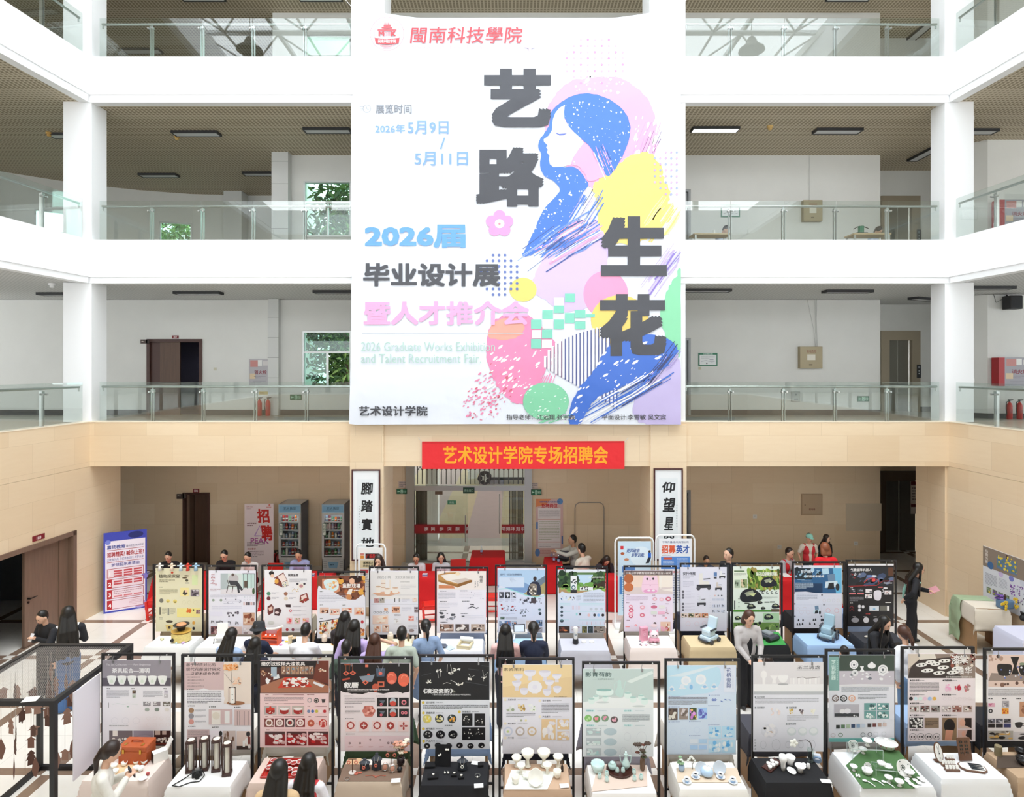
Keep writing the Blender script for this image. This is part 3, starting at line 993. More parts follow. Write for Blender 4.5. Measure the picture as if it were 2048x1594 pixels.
T.ring(774,67,33,34,'f0a3aa',40);T.ring(774,67,25.5,26.3,'f0a3aa',40)
T.up()
T.poly([(749,75),(774,78),(799,75),(797,86),(774,88.5),(751,86)],'dd3f4b')
T.up();fit(756,78.5,792,85.5,'闽南科技学院','ffffff',.01)
fit(757,62,768,72,'M','dd3f4b',.04);fit(781,62,792,72,'K','dd3f4b',.04);fit(769,63.5,780,71.5,'ᑎᐯ'[:0]or 'nn','e8949b',.0)
for i,(w_,h_)in enumerate(((7,5),(11,4),(19,4))):T.rect(774-w_,49+i*4.6,774+w_,49+i*4.6+h_-.8,'e0545e')
for i in range(3):T.rect(769+i*3.6,45,771+i*3.6,49,'e0545e')
for i in range(3):T.rect(760+i*3,90+i*3,788-i*3,91+i*3,'f0a3aa')
T.build('lettering',None,bt)
#red cloth banner
YR=D-.06
P=Print(405,55,aty(844,883,YR),k=YR/FPX,thick=.004,base='e1252b',gap=.001,mat=Mcol('red_banner_fabric',.6,bump=.6,bscale=4,bdist=.03))
P.poly([(0,0),(405,-1),(405,3),(0,4)],'cf1d24')
P.text(42,9,36,'艺术设计学院专场招聘会','f4a51c',.02,fit=330)
rb=tag(P.build('cloth_banner',None),'red cloth banner with yellow characters stretched on the lowest parapet below the big banner','banner')
for px in(844,1249):
 p=aty(px,884,YR)
 mbk=MB().cyl((p.x,YR-.01,p.z),(p.x+(.1 if px>1000 else-.1),YR+.06,p.z+.1),.004,n=5)
 mbk.build('tie_cord',MATS['white_cord'],rb)
#glass railings on the gallery edges
def railing(A,B,z,label,posts=None,ends=(1,1)):
 A=Vector(A);B=Vector(B)
 L=(B-A).length
 u=(B-A).normalized();n=Vector((-u.y,u.x,0))
 if n.y<0 and abs(u.x)>.5:n=-n
 if abs(u.x)<=.5:n=Vector((1 if A.x>0 else-1,0,0))
 t=thing('glass_railing',label,'railing',(A.x,A.y,z))
 ang=math.atan2(u.y,u.x)
 R=Matrix.Rotation(ang,4,'Z')
 ln=R.inverted().to_3x3()@ n
 s=1 if ln.y>0 else-1
 ps=posts if posts is not None else[L*k/round(L/1.2)for k in range(1,round(L/1.2))]
 ed=[0.0,*ps,L]
 for a,b in zip(ed,ed[1:]):
  mb=MB();mb.mtx=R
  mb.bb((a+.006,s*.05,.02),(b-.006,s*.062,.91))
  mb.build('glass_panel',RAILG,t)
 for p in ps:
  mb=MB();mb.mtx=R
  mb.bb((p-.035,s*.09,0),(p-.02,s*.15,.72)).bb((p+.02,s*.09,0),(p+.035,s*.15,.72))
  mb.box((p,s*.12,.72),(.075,.07,.05))
  mb.cyl((p,s*.12,.72),(p,s*.12,.79),.014,n=8)
  for q in(-.05,.05):
   mb.cyl((p+q,s*.03,.68),(p+q,s*.11,.68),.02,n=10)
  mb.build('post',SMETAL,t)
 mb=MB();mb.mtx=R
 mb.cyl((.02,s*.12,.8),(L-.02,s*.12,.8),.028,n=12)
 for q in(.04,L-.04):
  mb.cyl((q,s*.12,.8),(q,s*.12,.7),.018,n=8)
 mb.build('handrail',SMETAL,t,smooth=True)
 return t
nms=('lowest','middle','top')
XBL,XBR=xpx(196,D),xpx(1882,D)
for i in range(3):
 z=TOPS[i];h=.02 if i==0 else 0
 pa=[xpx(p,D)-XBL for p in(298,400,503,607)]if i else[xpx(p,D)-XBL for p in(300,402,507,610)]
 railing((XBL,D),(xpx(701,D),D),z+h,f'glass railing on the {nms[i]} back gallery between corner column and banner',pa)
 pb=[xpx(p,D)-xpx(1372,D)for p in(1463,1571,1675,1780)]
 railing((xpx(1372,D),D),(XBR,D),z+h,f'glass railing on the {nms[i]} back gallery between banner and drainpipe column',pb)
 railing((xpx(768,D),D),(xpx(1300,D),D),z+h,f'glass railing hidden behind the big banner on the {nms[i]} back gallery')
 for X,sg,nm in((XL,-1,'curved-wall side'),(XR,1,'drainpipe side')):
  y0=5.5
  Lr=D-.15-y0
  railing((X(D-.15),D-.15),(X(y0),y0),z+h,f'glass railing along the {nms[i]} side gallery on the {nm}',[1.05+1.2*k for k in range(7)])
#ceiling lamps
LITM=M('lit_lamp_diffuser','ffffff',.5,emit=6)
DIFF=M('lamp_diffuser','d6d8da',.5)
def ceil_lamp(px,py,cz,label,lit=False,rz=0.0,size=(1.2,.3)):
 p=atz(px,py,cz-.07)
 t=thing('ceiling_lamp',label,'ceiling lamp',(p.x,p.y,cz),rz)
 w,d=size
 mb=MB().mat(M('lamp_frame_black','2b2b2d',.5))
 for a,b in(((-w/2,-d/2,-.07),(w/2,-d/2+.03,0)),((-w/2,d/2-.03,-.07),(w/2,d/2,0)),((-w/2,-d/2+.03,-.07),(-w/2+.03,d/2-.03,0)),((w/2-.03,-d/2+.03,-.07),(w/2,d/2-.03,0))):
  mb.bb(a,b)
 mb.build('frame',None,t)
 MB().bb((-w/2+.03,-d/2+.03,-.06),(w/2-.03,d/2-.03,-.05)).build('diffuser',LITM if lit else DIFF,t)
 for q in(-w*.4,w*.4):
  MB().cyl((q,0,-.05),(q,0,.03),.02,n=8).build('mount',MATS['lamp_frame_black'],t)
C3,C2,C4=11.95,7.76,16.1
ceil_lamp(393,270,C3,'flat black-framed ceiling lamp of the middle gallery nearer the edge, above the curved-wall railing')
ceil_lamp(655,264,C3,'flat black-framed ceiling lamp of the middle gallery beside the big banner, above the tree window')
ceil_lamp(318,353,C3,'flat black-framed ceiling lamp far back by the curved wall')
ceil_lamp(525,350,C3,'flat black-framed ceiling lamp far back, half hidden by the tiled pier')
ceil_lamp(1430,262,C3,'flat ceiling lamp of the middle gallery that is switched on and white',lit=True)
ceil_lamp(1675,265,C3,'flat unlit ceiling lamp of the middle gallery, between the lit lamp and the drainpipe')
ceil_lamp(1850,310,C3,'flat black-framed ceiling lamp turned crosswise over the middle lift lobby',rz=PI/2)
ceil_lamp(146,274,C3,'flat black-framed ceiling lamp of the middle side gallery, left of the white corner column'.replace('left of','partly behind'))
ceil_lamp(1945,266,C3,'flat black-framed ceiling lamp of the middle side gallery, beside the drainpipe')
ceil_lamp(397,589,C2,'slim black ceiling lamp over the lowest gallery, above the brown double door')
ceil_lamp(675,587,C2,'slim black ceiling lamp over the lowest gallery, above the window and touching the banner')
ceil_lamp(125,591,C2,'slim black ceiling lamp over the lowest side gallery, partly behind the white corner column')
ceil_lamp(1413,584,C2,'slim black ceiling lamp over the lowest gallery, above the green-framed notice')
ceil_lamp(1695,586,C2,'slim black ceiling lamp over the lowest gallery, above the beige electric box')
ceil_lamp(1850,601,C2,'slim black ceiling lamp turned crosswise over the lowest lift lobby',rz=.5)
ceil_lamp(1975,579,C2,'slim black ceiling lamp over the lowest side gallery, near the loudspeaker')
ceil_lamp(405,-2,C4,'flat ceiling lamp of the top gallery at the upper picture edge, above the curved-wall side')
ceil_lamp(640,-2,C4,'flat ceiling lamp of the top gallery at the upper picture edge, beside the banner top')
ceil_lamp(1698,-2,C4,'flat ceiling lamp of the top gallery at the upper picture edge, above the lift side')
ceil_lamp(1833,72,C4,'flat ceiling lamp turned crosswise over the top lift lobby',rz=PI/2)
ceil_lamp(285,104,C4,'flat ceiling lamp seen through the top railing glass near the corner column')
def detector(px,py,cz,label,col):
 p=atz(px,py,cz-.04)
 tag(place(MB().mat(M('detector_'+col,col,.5)).lathe([(.03,-.11),(.05,-.09),(.05,-.05),(.075,-.05),(.075,0)],n=14).build('smoke_detector',smooth=True),(p.x,p.y,cz)),label,'smoke detector')
detector(98,268,C3,'small yellowed smoke detector on the tan grid ceiling beside the corner column lamp','c9a15a')
detector(354,275,C3,'small yellowed smoke detector by the lamp over the curved-wall railing','cfae6d')
detector(1540,255,C3,'small yellowed smoke detector between the lit lamp and the unlit lamp','d1b070')
detector(104,570,C2,'round white smoke detector on the lowest side gallery ceiling','eeeeee')
for px,lb in((-8.65,'black bell-shaped pendant lamp hung from the lattice roof on the curved-wall side'),(7.9,'black bell-shaped pendant lamp hung from the lattice roof on the lift side')):
 t=thing('pendant_lamp',lb,'pendant lamp',(px,8.4,16.2))
 MB().lathe([(.42,0),(.4,.08),(.22,.2),(.14,.38),(.1,.45),(0.0,.46)],n=20).build('lamp_shade',BLACK,t,smooth=True)
 MB().cyl((0,0,.45),(0,0,1.15),.012,n=6).build('cord',BLACK,t)
#doors, windows
WOODD=M('dark_walnut_door','5c4334',.45,noise=.12,nscale=4,stretch=(8,8,.6))
WOODF=M('walnut_door_frame','4b2e26',.45)
WOODL=M('mid_brown_door','7a6252',.45,noise=.1,nscale=4,stretch=(8,8,.5))
BRASS=M('dark_handle_metal','2f2b28',.35,metal=.7)
def door_frame(mb,x0,x1,z0,z1,y,w=.09,d=.12):
 mb.bb((x0,y-.03,z0),(x0+w,y+d,z1-w)).bb((x1-w,y-.03,z0),(x1,y+d,z1-w)).bb((x0,y-.03,z1-w),(x1,y+d,z1))
x0,x1,z0,z1=DR2
t=tag(thing('door_3',None,None),kind='structure')
mb=MB();door_frame(mb,x0,x1,z0,z1,RW);mb.build('door_frame',WOODF,t)
xm=x0+(x1-x0)*.585
MB().bb((x0+.09,RW+.03,z0),(x0+.36,RW+.07,z1-.09)).build('door_leaf',WOODF,t)
MB().bb((x0+.36,RW+.03,z0),(xm,RW+.07,z1-.09)).build('door_leaf',WOODD,t)
MB().bb((x1-.13,RW+.1,z0),(x1-.09,RW+.8,z1-.09)).build('door_leaf',WOODD,t)
for lab,px0,py0,px1,py1,txt,yy in(('small dark red room plate above the brown double door',344,671,357,677,'207',RW-.02),('small dark red room plate above the tall narrow door',386,978,398,985,'102',RW-.02)):
 a=aty(px0,py0,yy)
 P=Print(px1-px0,py1-py0,a,k=RW/FPX,base='7d2028',thick=.015)
 P.text((px1-px0)/2,.6,(py1-py0)*.8,txt,'f0dede',.02,align='c')
 tag(P.build('room_sign'),lab,'sign')
for lab,px0,py0,px1,py1 in(('dark projecting room sign at the top corner of the brown double door',281,679,294,687),('dark projecting room sign at the top corner of the tall narrow door',353,988,367,998)):
 a=aty(px0,py0,RW-.14);c=aty(px1,py1,RW-.14)
 P=Print(px1-px0,py1-py0,a,k=(RW-.14)/FPX,base='4a3a33',thick=.02)
 P.lines(2,3,px1-px0-2,5.5,1,'cfc8be',.8)
 o=tag(P.build('projecting_sign'),lab,'sign')
 MB().bb((c.x-.03,RW-.14,c.z),(c.x,RW-.0,a.z)).build('bracket',SMETAL,o)
x0,x1,z0,z1=DOOR1
t=tag(thing('door_1',None,None),kind='structure')
mb=MB();door_frame(mb,x0,x1,z0,z1,RW,.06);mb.build('door_frame',WOODF,t)
MB().bb((x0+.06,RW+.1,z0),(x0+.14,RW+.85,z1-.06)).build('door_leaf',WOODL,t)
MB().bb((x0+.2,RW+.28,z0),(x1-.06,RW+.32,z1-.06)).build('door_leaf',WOODD,t)
for nm,h in(('door_4',GD1),('door_5',GD2),('door_6',GD3)):
 t=tag(thing(nm,None,None),kind='structure')
 z0=h[2]
 mb=MB();door_frame(mb,h[0],h[1],z0,h[3],RW,.07);mb.build('door_frame',M('grey_door_metal','8d8f90',.4,metal=.3),t)
 MB().bb((h[0]+.07,RW+.05,z0),(h[1]-.07,RW+.09,h[3]-.07)).build('door_leaf',MATS['grey_door_metal'],t)
LIFTF=M('lift_frame_beige','a79b86',.4,metal=.2);LIFTD=M('lift_door_steel','8f8d84',.3,metal=.6)
for i,(nm,z0)in enumerate((('door_7',0),('door_8',F2),('door_9',F3))):
 t=tag(thing(nm,None,None),kind='structure')
 RY=19.6
 lx0,lx1=(xpx(1767,RY),xpx(1838,RY))if i==0 else(xpx(1775,RY),xpx(1825,RY))
 zt=z0+2.25
 mb=MB();
 e=.22 if i else .1
 mb.bb((lx0-e,RY-.05,z0),(lx0+.04,RY+.1,zt-.02)).bb((lx1-.04,RY-.05,z0),(lx1+e,RY+.1,zt-.02)).bb((lx0-e,RY-.05,zt-.02),(lx1+e,RY+.1,zt+.28))
 mb.build('lift_frame',LIFTF if i else M('lift_frame_brown','6d5c4c',.4),t)
 xm=(lx0+lx1)/2
 MB().bb((lx0+.04,RY+.12,z0),(xm-.005,RY+.16,zt)).build('door_leaf',LIFTD,t)
 MB().bb((xm+.005,RY+.12,z0),(lx1-.04,RY+.16,zt)).build('door_leaf',LIFTD,t)
 pz=z0+1.15
 P=Print(.12,.42,(lx1+(.1 if i else .14),RY-.07,pz+.32),base='26282b',thick=.02)
 P.rect(.03,.05,.09,.12,'8a8f90').ell(.06,.2,.02,c='b9bcbc').ell(.06,.28,.02,c='b9bcbc')
 P.build('call_panel',None,t)
t=tag(thing('door_2',None,None),kind='structure')
t.matrix_world=LM
mb=MB()
mb.bb((DU0,-.27,0),(DU0+.1,.03,DZ)).bb((DU1-.1,-.27,0),(DU1,.03,DZ)).bb((DU0,-.27,DZ-.1),(DU1,.03,DZ))
mb.build('door_frame',WOODL,t)
MB().bb((DU0+.1,-.2,.01),(DU0+.34,-.1,DZ-.1)).build('door_leaf',WOODL,t)
lf=MB().bb((DU0+.345,-.18,.01),(DU0+1.2,-.12,DZ-.1)).build('door_leaf',WOODL,t)
mb=MB().cyl((DU0+1.12,-.12,1.0),(DU0+1.12,-.06,1.0),.02).cyl((DU0+1.14,-.06,1.0),(DU0+.96,-.06,1.0),.012).cyl((DU0+1.12,-.12,.92),(DU0+1.12,-.1,.92),.022)
mb.build('door_handle',BRASS,lf)
P=Print(.3,.11,LM @ Vector((DU0+1.15,.015,DZ+.16)),ex=LM.to_3x3()@ Vector((-1,0,0)),base='7d2028',thick=.012)
P.text(.15,.015,.085,'103','f2e4e4',.02,align='c')
tag(P.build('room_sign'),'dark red plate with the number 103 above the wide brown door','sign')
ALU=M('aluminium_window_frame','c9cccb',.35,metal=.5)
def window(nm,x0,x1,z0,z1,y,mtx=None,tr=.62,open_right=False):
 t=tag(thing(nm,None,None),kind='structure')
 if mtx is not None:t.matrix_world=mtx
 w=.05
 mb=MB()
 zt=z0+(z1-z0)*tr
 mb.bb((x0,y-.02,z0+w),(x0+w,y+.1,z1-w)).bb((x1-w,y-.02,z0+w),(x1,y+.1,z1-w)).bb((x0,y-.02,z1-w),(x1,y+.1,z1)).bb((x0,y-.03,z0),(x1,y+.1,z0+w)).bb((x0+w,y-.01,zt-w/2),(x1-w,y+.08,zt+w/2))
 xm=(x0+x1)/2
 mb.bb((xm-w/2,y,z0+w),(xm+w/2,y+.075,zt-w/2))
 mb.build('window_frame',ALU,t)
 MB().bb((x0+w,y+.04,zt),(x1-w,y+.045,z1-w)).build('pane',WINGREEN,t)
 MB().bb((x0+w,y+.05,z0+w),(xm,y+.055,zt)).build('pane',WINGREEN,t)
 if not open_right:
  MB().bb((xm,y+.03,z0+w),(x1-w,y+.035,zt)).build('pane',WINGREEN,t)
 return t
window('window_1',W2[0],W2[1],W2[2],W2[3],RW,open_right=True)
window('window_2',W3[0],W3[1],W3[2],W3[3],RW)
window('window_3',W4[0],W4[1],W4[2],W4[3],RW)
k_=4
for(xa,ya),(t0,t1,za,zb)in CW.items():
 i=arc.index((xa,ya));xb,yb=arc[i+1]
 window(f'window_{k_}',t0,t1,za,zb,0,Matrix.Translation((xa,ya,0))@ Matrix.Rotation(math.atan2(yb-ya,xb-xa),4,'Z'),.5)
 k_+=1
#trees outside the windows
LEAFA=M('tree_leaf_dark','35562c',.6,noise=.3,nscale=3);LEAFB=M('tree_leaf_mid','5c7f3f',.6,noise=.3,nscale=3);LEAFC=M('tree_leaf_pale','86a35a',.6)
BARK=M('tree_bark','6a5744',.8,noise=.2,nscale=8)
def tree(x,y,zc,r,label,n=1500,seed=0,zs=1.0):
 rd=random.Random(seed)
 t=thing('tree',label,'tree',(x,y,-.05))
 mb=MB();mb.cyl((0,0,0),(.2,0,zc-r*.3),.22,.13,n=10)
 for k in range(6):
  a=rd.uniform(0,6.28);mb.cyl((.2,0,zc-r*.5),(r*.6*math.cos(a),r*.6*math.sin(a),zc+rd.uniform(-.2,.5)*r),.08,.03,n=6)
 mb.build('trunk',BARK,t)
 mb=MB().mat(LEAFA).mat(LEAFB).mat(LEAFC)
 for _ in range(n):
  v=Vector((rd.gauss(0,1),rd.gauss(0,1),rd.gauss(0,1))).normalized()*r*rd.uniform(.45,1.0)
  c=Vector((v.x,v.y,zc+v.z*zs))
  mb.cur=rd.choice((0,0,1,1,2))
  q=Euler((rd.uniform(-1,1),rd.uniform(-1,1),rd.uniform(0,6.28))).to_matrix()
  L,w=rd.uniform(.22,.42)*(1 if r<3 else 1.7),rd.uniform(.08,.14)*(1 if r<3 else 1.9)
  mb.add([c+q @ Vector(p)for p in((-L/2,0,0),(0,-w/2,.02),(L/2,0,-.03),(0,w/2,.02))],[(0,1,2,3)])
 mb.build('foliage',None,t)
tree(-5.55,20.4,8.2,1.28,'tall leafy green tree outside the rear windows beside the banner',4600,1,4.2)
tree(-8.0,33.0,9.0,4.6,'big dark tree standing far behind the pale neighbouring building',4200,7)
tree(-18.5,36.0,10.0,4.8,'big dark tree far outside the curved wall',3600,8)
tree(-13.8,26.6,10.2,2.7,'leafy green tree outside the curved wall, behind the glass railing',2400,3)
tree(-20.9,23.4,10.0,2.5,'leafy green tree outside the curved wall, behind the corner column',2000,4)
tree(-23.2,18.2,10.0,2.3,'leafy green tree outside the side gallery window',1500,5)
bl=tag(MB().bb((-11.5,23.5,-.05),(-7.3,25.5,7.0)).build('neighbouring_building',M('pale_green_render','cfe5dc',.8)),'pale neighbouring building seen through the lowest gallery window','building')
#things fixed to the walls
def plate(name,label,cat,px0,py0,px1,py1,Y,base,fn=None,thick=.02,edge=None):
 P=Print(px1-px0,py1-py0,aty(px0,py0,Y),k=Y/FPX,base=base,thick=thick,edge=edge)
 P.U()
 if fn:fn(P,px1-px0,py1-py0)
 return tag(P.build(name),label,cat)
def exit_fn(P,w,h):
 P.R(.6,.6,w-.6,h-.6,'1f6b4a');P.U()
 P.R(w*.4,h*.14,w*.6,h*.86,'bfead2');P.U()
 P.N([(w*.45,h*.8),(w*.5,h*.5),(w*.47,h*.35)],.9,'1f6b4a');P.N([(w*.5,h*.5),(w*.55,h*.78)],.9,'1f6b4a');P.E(w*.51,h*.27,.9,.9,'1f6b4a',8)
 P.Y([(w*.08,h*.5),(w*.16,h*.25),(w*.16,h*.42),(w*.32,h*.42),(w*.32,h*.58),(w*.16,h*.58),(w*.16,h*.75)],'bfead2')
 P.T(w*.64,h*.25,h*.5,'安全','bfead2',.01,fit=w*.3)
plate('exit_sign','green exit sign low on the lowest gallery wall beneath the window','exit sign',580,789,603,800,RW-.02,'123f2c',exit_fn)
plate('exit_sign','green exit sign low on the lowest gallery wall near the lift corner','exit sign',1715,792,1738,803,RW-.02,'123f2c',exit_fn)
plate('exit_sign','black and green exit sign on the stone wall beside the entrance, next to the scroll','exit sign',793,978,814,988,RW-.1,'10231b',exit_fn)
plate('exit_sign','black and green exit sign on the stone wall above the orange job poster','exit sign',1062,979,1083,990,RW-.1,'10231b',exit_fn)
def text_fn(c,rows,head=None,hc='7a2020',sub='777777'):
 def f(P,w,h):
  y=h*.1
  if head:
   P.T(w/2,y,h*.14,head,hc,.02,align='c');y+=h*.2
  P.L(w*.1,y,w*.9,h*.92,rows,sub,.4)
 return f
def ext_label(name,label,px,y0,Y,z,sx=1.0):
 p=Vector((xpx(px,Y),Y,z))
 t=thing(name,label,'fire extinguisher',p)
 MB().lathe([(.06,0),(.068,.02),(.068,.36),(.05,.42),(.025,.45),(.022,.47)],n=16).build('cylinder_body',M('extinguisher_red','c0201f',.3),t,smooth=True)
 mb=MB().cyl((0,0,.46),(0,0,.51),.02,n=10).box((.03,0,.53),(.13,.02,.018)).box((.02,0,.505),(.1,.02,.014))
 mb.build('valve_handle',BLACK,t)
 MB().tube([(-.02,0,.49),(-.09,-.01,.46),(-.1,-.01,.3),(-.08,-.01,.12)],.011,8).build('hose',RUBBER,t,smooth=True)
 P=Print(.09,.13,(-.045,-.0695,.28),base='e9e4d8',thick=0);P.L(.01,.02,.08,.12,5,'777',.4)
 P.build('label_sticker',None,t)
 return t
ext_label('fire_extinguisher','red fire extinguisher under the notice cabinet, the one farther from the pier',519,0,RW-.3,F2)
ext_label('fire_extinguisher','red fire extinguisher under the notice cabinet, standing against the tiled pier',536,0,RW-.3,F2)
ext_label('fire_extinguisher','red fire extinguisher in the side gallery under the red hydrant cabinet, nearer the drainpipe',2019,0,16.7,F2)
ext_label('fire_extinguisher','red fire extinguisher in the side gallery under the red hydrant cabinet, at the picture edge',2039,0,16.7,F2)
ext_label('fire_extinguisher','red fire extinguisher on the ground floor between recruiting board and fridge',551,0,17.9,0)
ext_label('fire_extinguisher','red fire extinguisher on the ground floor touching the fridge side',557.5,0,17.75,0)
def hyd(P,w,h):
 P.R(w*.06,h*.05,w*.42,h*.3,'c98a86');P.R(w*.42,h*.04,w*.62,h*.26,'e9e9e6');P.R(w*.66,h*.08,w*.95,h*.25,'d7d3d2');P.U()
 P.T(w*.25,h*.42,h*.16,'消火栓','8d3b46',.02,fit=w*.6);P.L(w*.2,h*.64,w*.8,h*.75,2,'8a8490',.5);P.R(w*.04,h*.55,w*.3,h*.75,'dfc9a6');P.L(w*.2,h*.82,w*.8,h*.94,2,'9a9aa2',.4)
plate('hydrant_cabinet','grey hydrant cabinet with paper notices on the lowest gallery wall beside the pier','hydrant cabinet',498,718,540,771,RW-.12,'b9b6bb',hyd,thick=.12)
for F,py in((F2,715),(F3,400)):
 t=thing('hydrant_cabinet',('red-sided hydrant cabinet above the extinguishers on the lowest side gallery' if F==F2 else 'red-sided hydrant cabinet on the middle side gallery wall'),'hydrant cabinet',(xpx(2001,16.6),16.66,zpx(py+57,16.7)))
 hh=57*16.7/FPX
 MB().bb((0,0,0),(.16,.25,hh)).build('side_panel',M('hydrant_red','b3202a',.4),t)
 P=Print(55,57,(.16,0,hh),k=16.7/FPX,base='a9a7b0',thick=.25);P.U();hyd(P,55,57);P.build('door',None,t)
plate('wall_switch','small beige light switch beside the brown double door','switch',427,735,433,741,RW-.01,'cfcbb6')
plate('paper_label','yellow paper label under the hydrant cabinet','label',518,783,536,789,RW-.01,'d8bf7a',lambda P,w,h:P.L(2,2,w-2,h-1.5,1,'8a5a2a',.8))
def notice(P,w,h):
 P.R(2.2,3.6,w-2.2,h-2.2,'eef1f2');P.U();P.T(w/2,.6,2.6,'应急疏散示意图','dcefe6',.01,align='c');P.L(5,6,w-5,12,3,'b0b4b6',.3);P.N([(5,17),(15,15),(27,18),(w-5,16)],.6,'889');P.R(15,19,18,22,'888');P.R(22,13,30,14,'99a')
plate('notice_board','green-framed evacuation plan on the lowest gallery wall','notice',1397,706,1435,732,RW-.02,'2e7a5c',notice)
plate('notice_board','green-framed evacuation plan on the middle gallery wall behind the railing','notice',1442,410,1480,434,RW-.02,'2e7a5c',notice)
plate('wall_socket','small beige socket under the green-framed plan','socket',1397,734,1402,739,RW-.01,'c9c4a8')
def ebox(P,w,h):
 P.R(1,1,w-1,h-1,'b3a688');P.U();P.T(w*.3,h*.16,h*.13,'有电危险','8d3030',.0,fit=w*.42);P.R(w*.32,h*.36,w*.68,h*.62,'e8e4d6');P.R(w*.4,h*.8,w*.55,h*.86,'7a6f58')
bx=plate('electric_box','beige electric box with conduits above it on the lowest gallery wall','electric box',1600,693,1645,737,RW-.14,'a4977a',ebox,thick=.14)
b2=plate('electric_box','beige electric box on the middle gallery wall behind the railing','electric box',1607,400,1645,442,RW-.14,'a4977a',ebox,thick=.14)
b3=plate('electric_box','flush square stone-coloured panel box on the ground floor wall','electric box',1603,988,1645,1030,RW-.03,'b39a7c',lambda P,w,h:(P.R(2,2,w-2,h-2,'bfa78a'),P.U(),P.R(6,h*.5,8,h*.56,'6a5a48'),P.T(w*.36,h*.68,4,'配电箱','6b3030',.01)))
b4=plate('meter_box','small grey meter box low on the lowest gallery wall','meter box',1584,783,1600,803,RW-.06,'a9aaa6',lambda P,w,h:(P.R(1,1,w-1,h-1,'bcbdb9'),P.U(),P.E(w/2,h*.3,2,2,'777',10),P.R(4,h*.7,w-4,h*.82,'888')),thick=.06)
COND=M('white_conduit','dcdcd8',.5)
for i,(pts)in enumerate(([(1631,693),(1628,660),(1614,595)],[(1633,693),(1630,596)],[(1635,693),(1633,640),(1634,595)])):
 MB().tube([aty(x,y,RW-.02)for x,y in pts],.009,6).build('conduit',COND,None,smooth=True)
 o=bpy.context.scene.objects[-1]
 w_=o.matrix_world.copy();o.parent=bx
MB().tube([aty(1619,400,RW-.02),aty(1619,300,RW-.02)],.01,6).build('conduit',COND,b2,smooth=True)
for px,py,lb in((1510,1033,'white socket on the stone wall left alone above the grey stands'),(1559,1094,'white socket on the stone wall behind the red vests, lower one'),(1712,1087,'white socket on the stone wall close to the lift corner')):
 plate('wall_socket',lb.replace('left alone ','high '),'socket',px-4,py-4,px+4,py+4,RW-.01,'e4e0d8',lambda P,w,h:(P.R(2.6,2.4,3.2,5,'999'),P.R(4.8,2.4,5.4,5,'999')))
plate('wall_panel','large flush stone hatch on the ground floor wall next to the lift corner','panel',1692,1007,1763,1062,RW-.008,'d3c2a8',None,thick=.01)
plate('floor_guide','cream directory board with dark red headings beside the ground floor lift','sign',1822,963,1842,1028,19.5,'d8cdbd',lambda P,w,h:(P.R(0,0,w,7,'6d2426'),P.L(2,12,w-2,40,5,'7c6a60',.4),P.R(0,45,w,51,'6d2426')))
plate('paper_notice','pale paper notice above the exit sign beside the entrance steel post','notice',797,963,814,976,RW-.02,'d3bfb4',text_fn('',3))
plate('paper_notice','pale paper notice above the exit sign near the orange job poster','notice',1060,966,1076,978,RW-.02,'d3bfb4',text_fn('',3))
plate('room_plate','small black plate on the middle side gallery wall','sign',1967,400,1977,408,17.2,'2f2f31')
plate('room_plate','small black plate on the lowest side gallery wall','sign',1967,705,1977,711,17.2,'2f2f31')
t=thing('loudspeaker','black loudspeaker hung under the lowest side gallery ceiling','loudspeaker',(xpx(2022,16.8),16.75,zpx(619,16.8)))
MB().rbox((0,0,.18),(.34,.3,.36),.03).build('cabinet',BLACK,t)
MB().bb((-.14,-.155,.03),(.14,-.148,.33)).build('grille',M('speaker_grille','2c2d30',.8),t)
MB().cyl((0,.1,.3),(0,.2,.4),.02).build('bracket',BLACK,t)
MB().tube([(-.12,.17,.3),(-.3,.18,.2),(-.36,.19,.42),(-.3,.19,.5)],.006,6).build('cable',BLACK,t,smooth=True)
for z0,z1,nm in((TOPS[0]+.02,7.74,'lowest'),(TOPS[1],11.94,'middle'),(TOPS[2],16.1,'top')):
 t=thing('drainpipe',f'white drainpipe beside the corner column on the {nm} gallery','pipe',(xpx(1940,D+.5),D+.5,z0))
 MB().cyl((0,0,0),(0,0,z1-z0),.075,n=16).build('pipe',M('white_pipe','eff0ee',.4),t,smooth=True)
 for q in(.9,z1-z0-.25):MB().cyl((0,0,q),(0,0,q+.08),.085,n=16).build('pipe_collar',MATS['white_pipe'],t)
def scroll(px0,px1,py0,py1,chars,ys,label,side):
 Y=D-.1
 t=thing('calligraphy_frame',label,'picture')
 a=aty(px0,py0,Y)
 k=Y/FPX
 w,h=px1-px0,py1-py0
 mb=MB()
 fr=2.6*k
 x1,z0=a.x+w*k,a.z-h*k
 mb.bb((a.x,Y,z0+fr),(a.x+fr,Y+.045,a.z-fr)).bb((x1-fr,Y,z0+fr),(x1,Y+.045,a.z-fr)).bb((a.x,Y,a.z-fr),(x1,Y+.045,a.z)).bb((a.x,Y,z0),(x1,Y+.045,z0+fr))
 mb.build('frame',M('dark_red_frame','4a2424',.35),t)
 P=Print(w-5,h-5,aty(px0+2.5,py0+2.5,Y+.02),k=k,base='eceff1',thick=.01)
 P.U();P.R(8,17,w-13,h-12,'e3e9ec');P.U()
 for ch,(yy,hh,ww,dx,sh)in zip(chars,ys):
  P.T((w-5)/2-ww/2+dx,yy-py0-2.5,hh,ch,'1b1d20',.028,fit=ww,shear=sh)
 for i in range(9):P.T(side-px0,70+i*5.2,2.6,'书写翰墨清风雅集'[i%8],'6a6c70',0,align='c')
 P.build('scroll_paper',None,t)
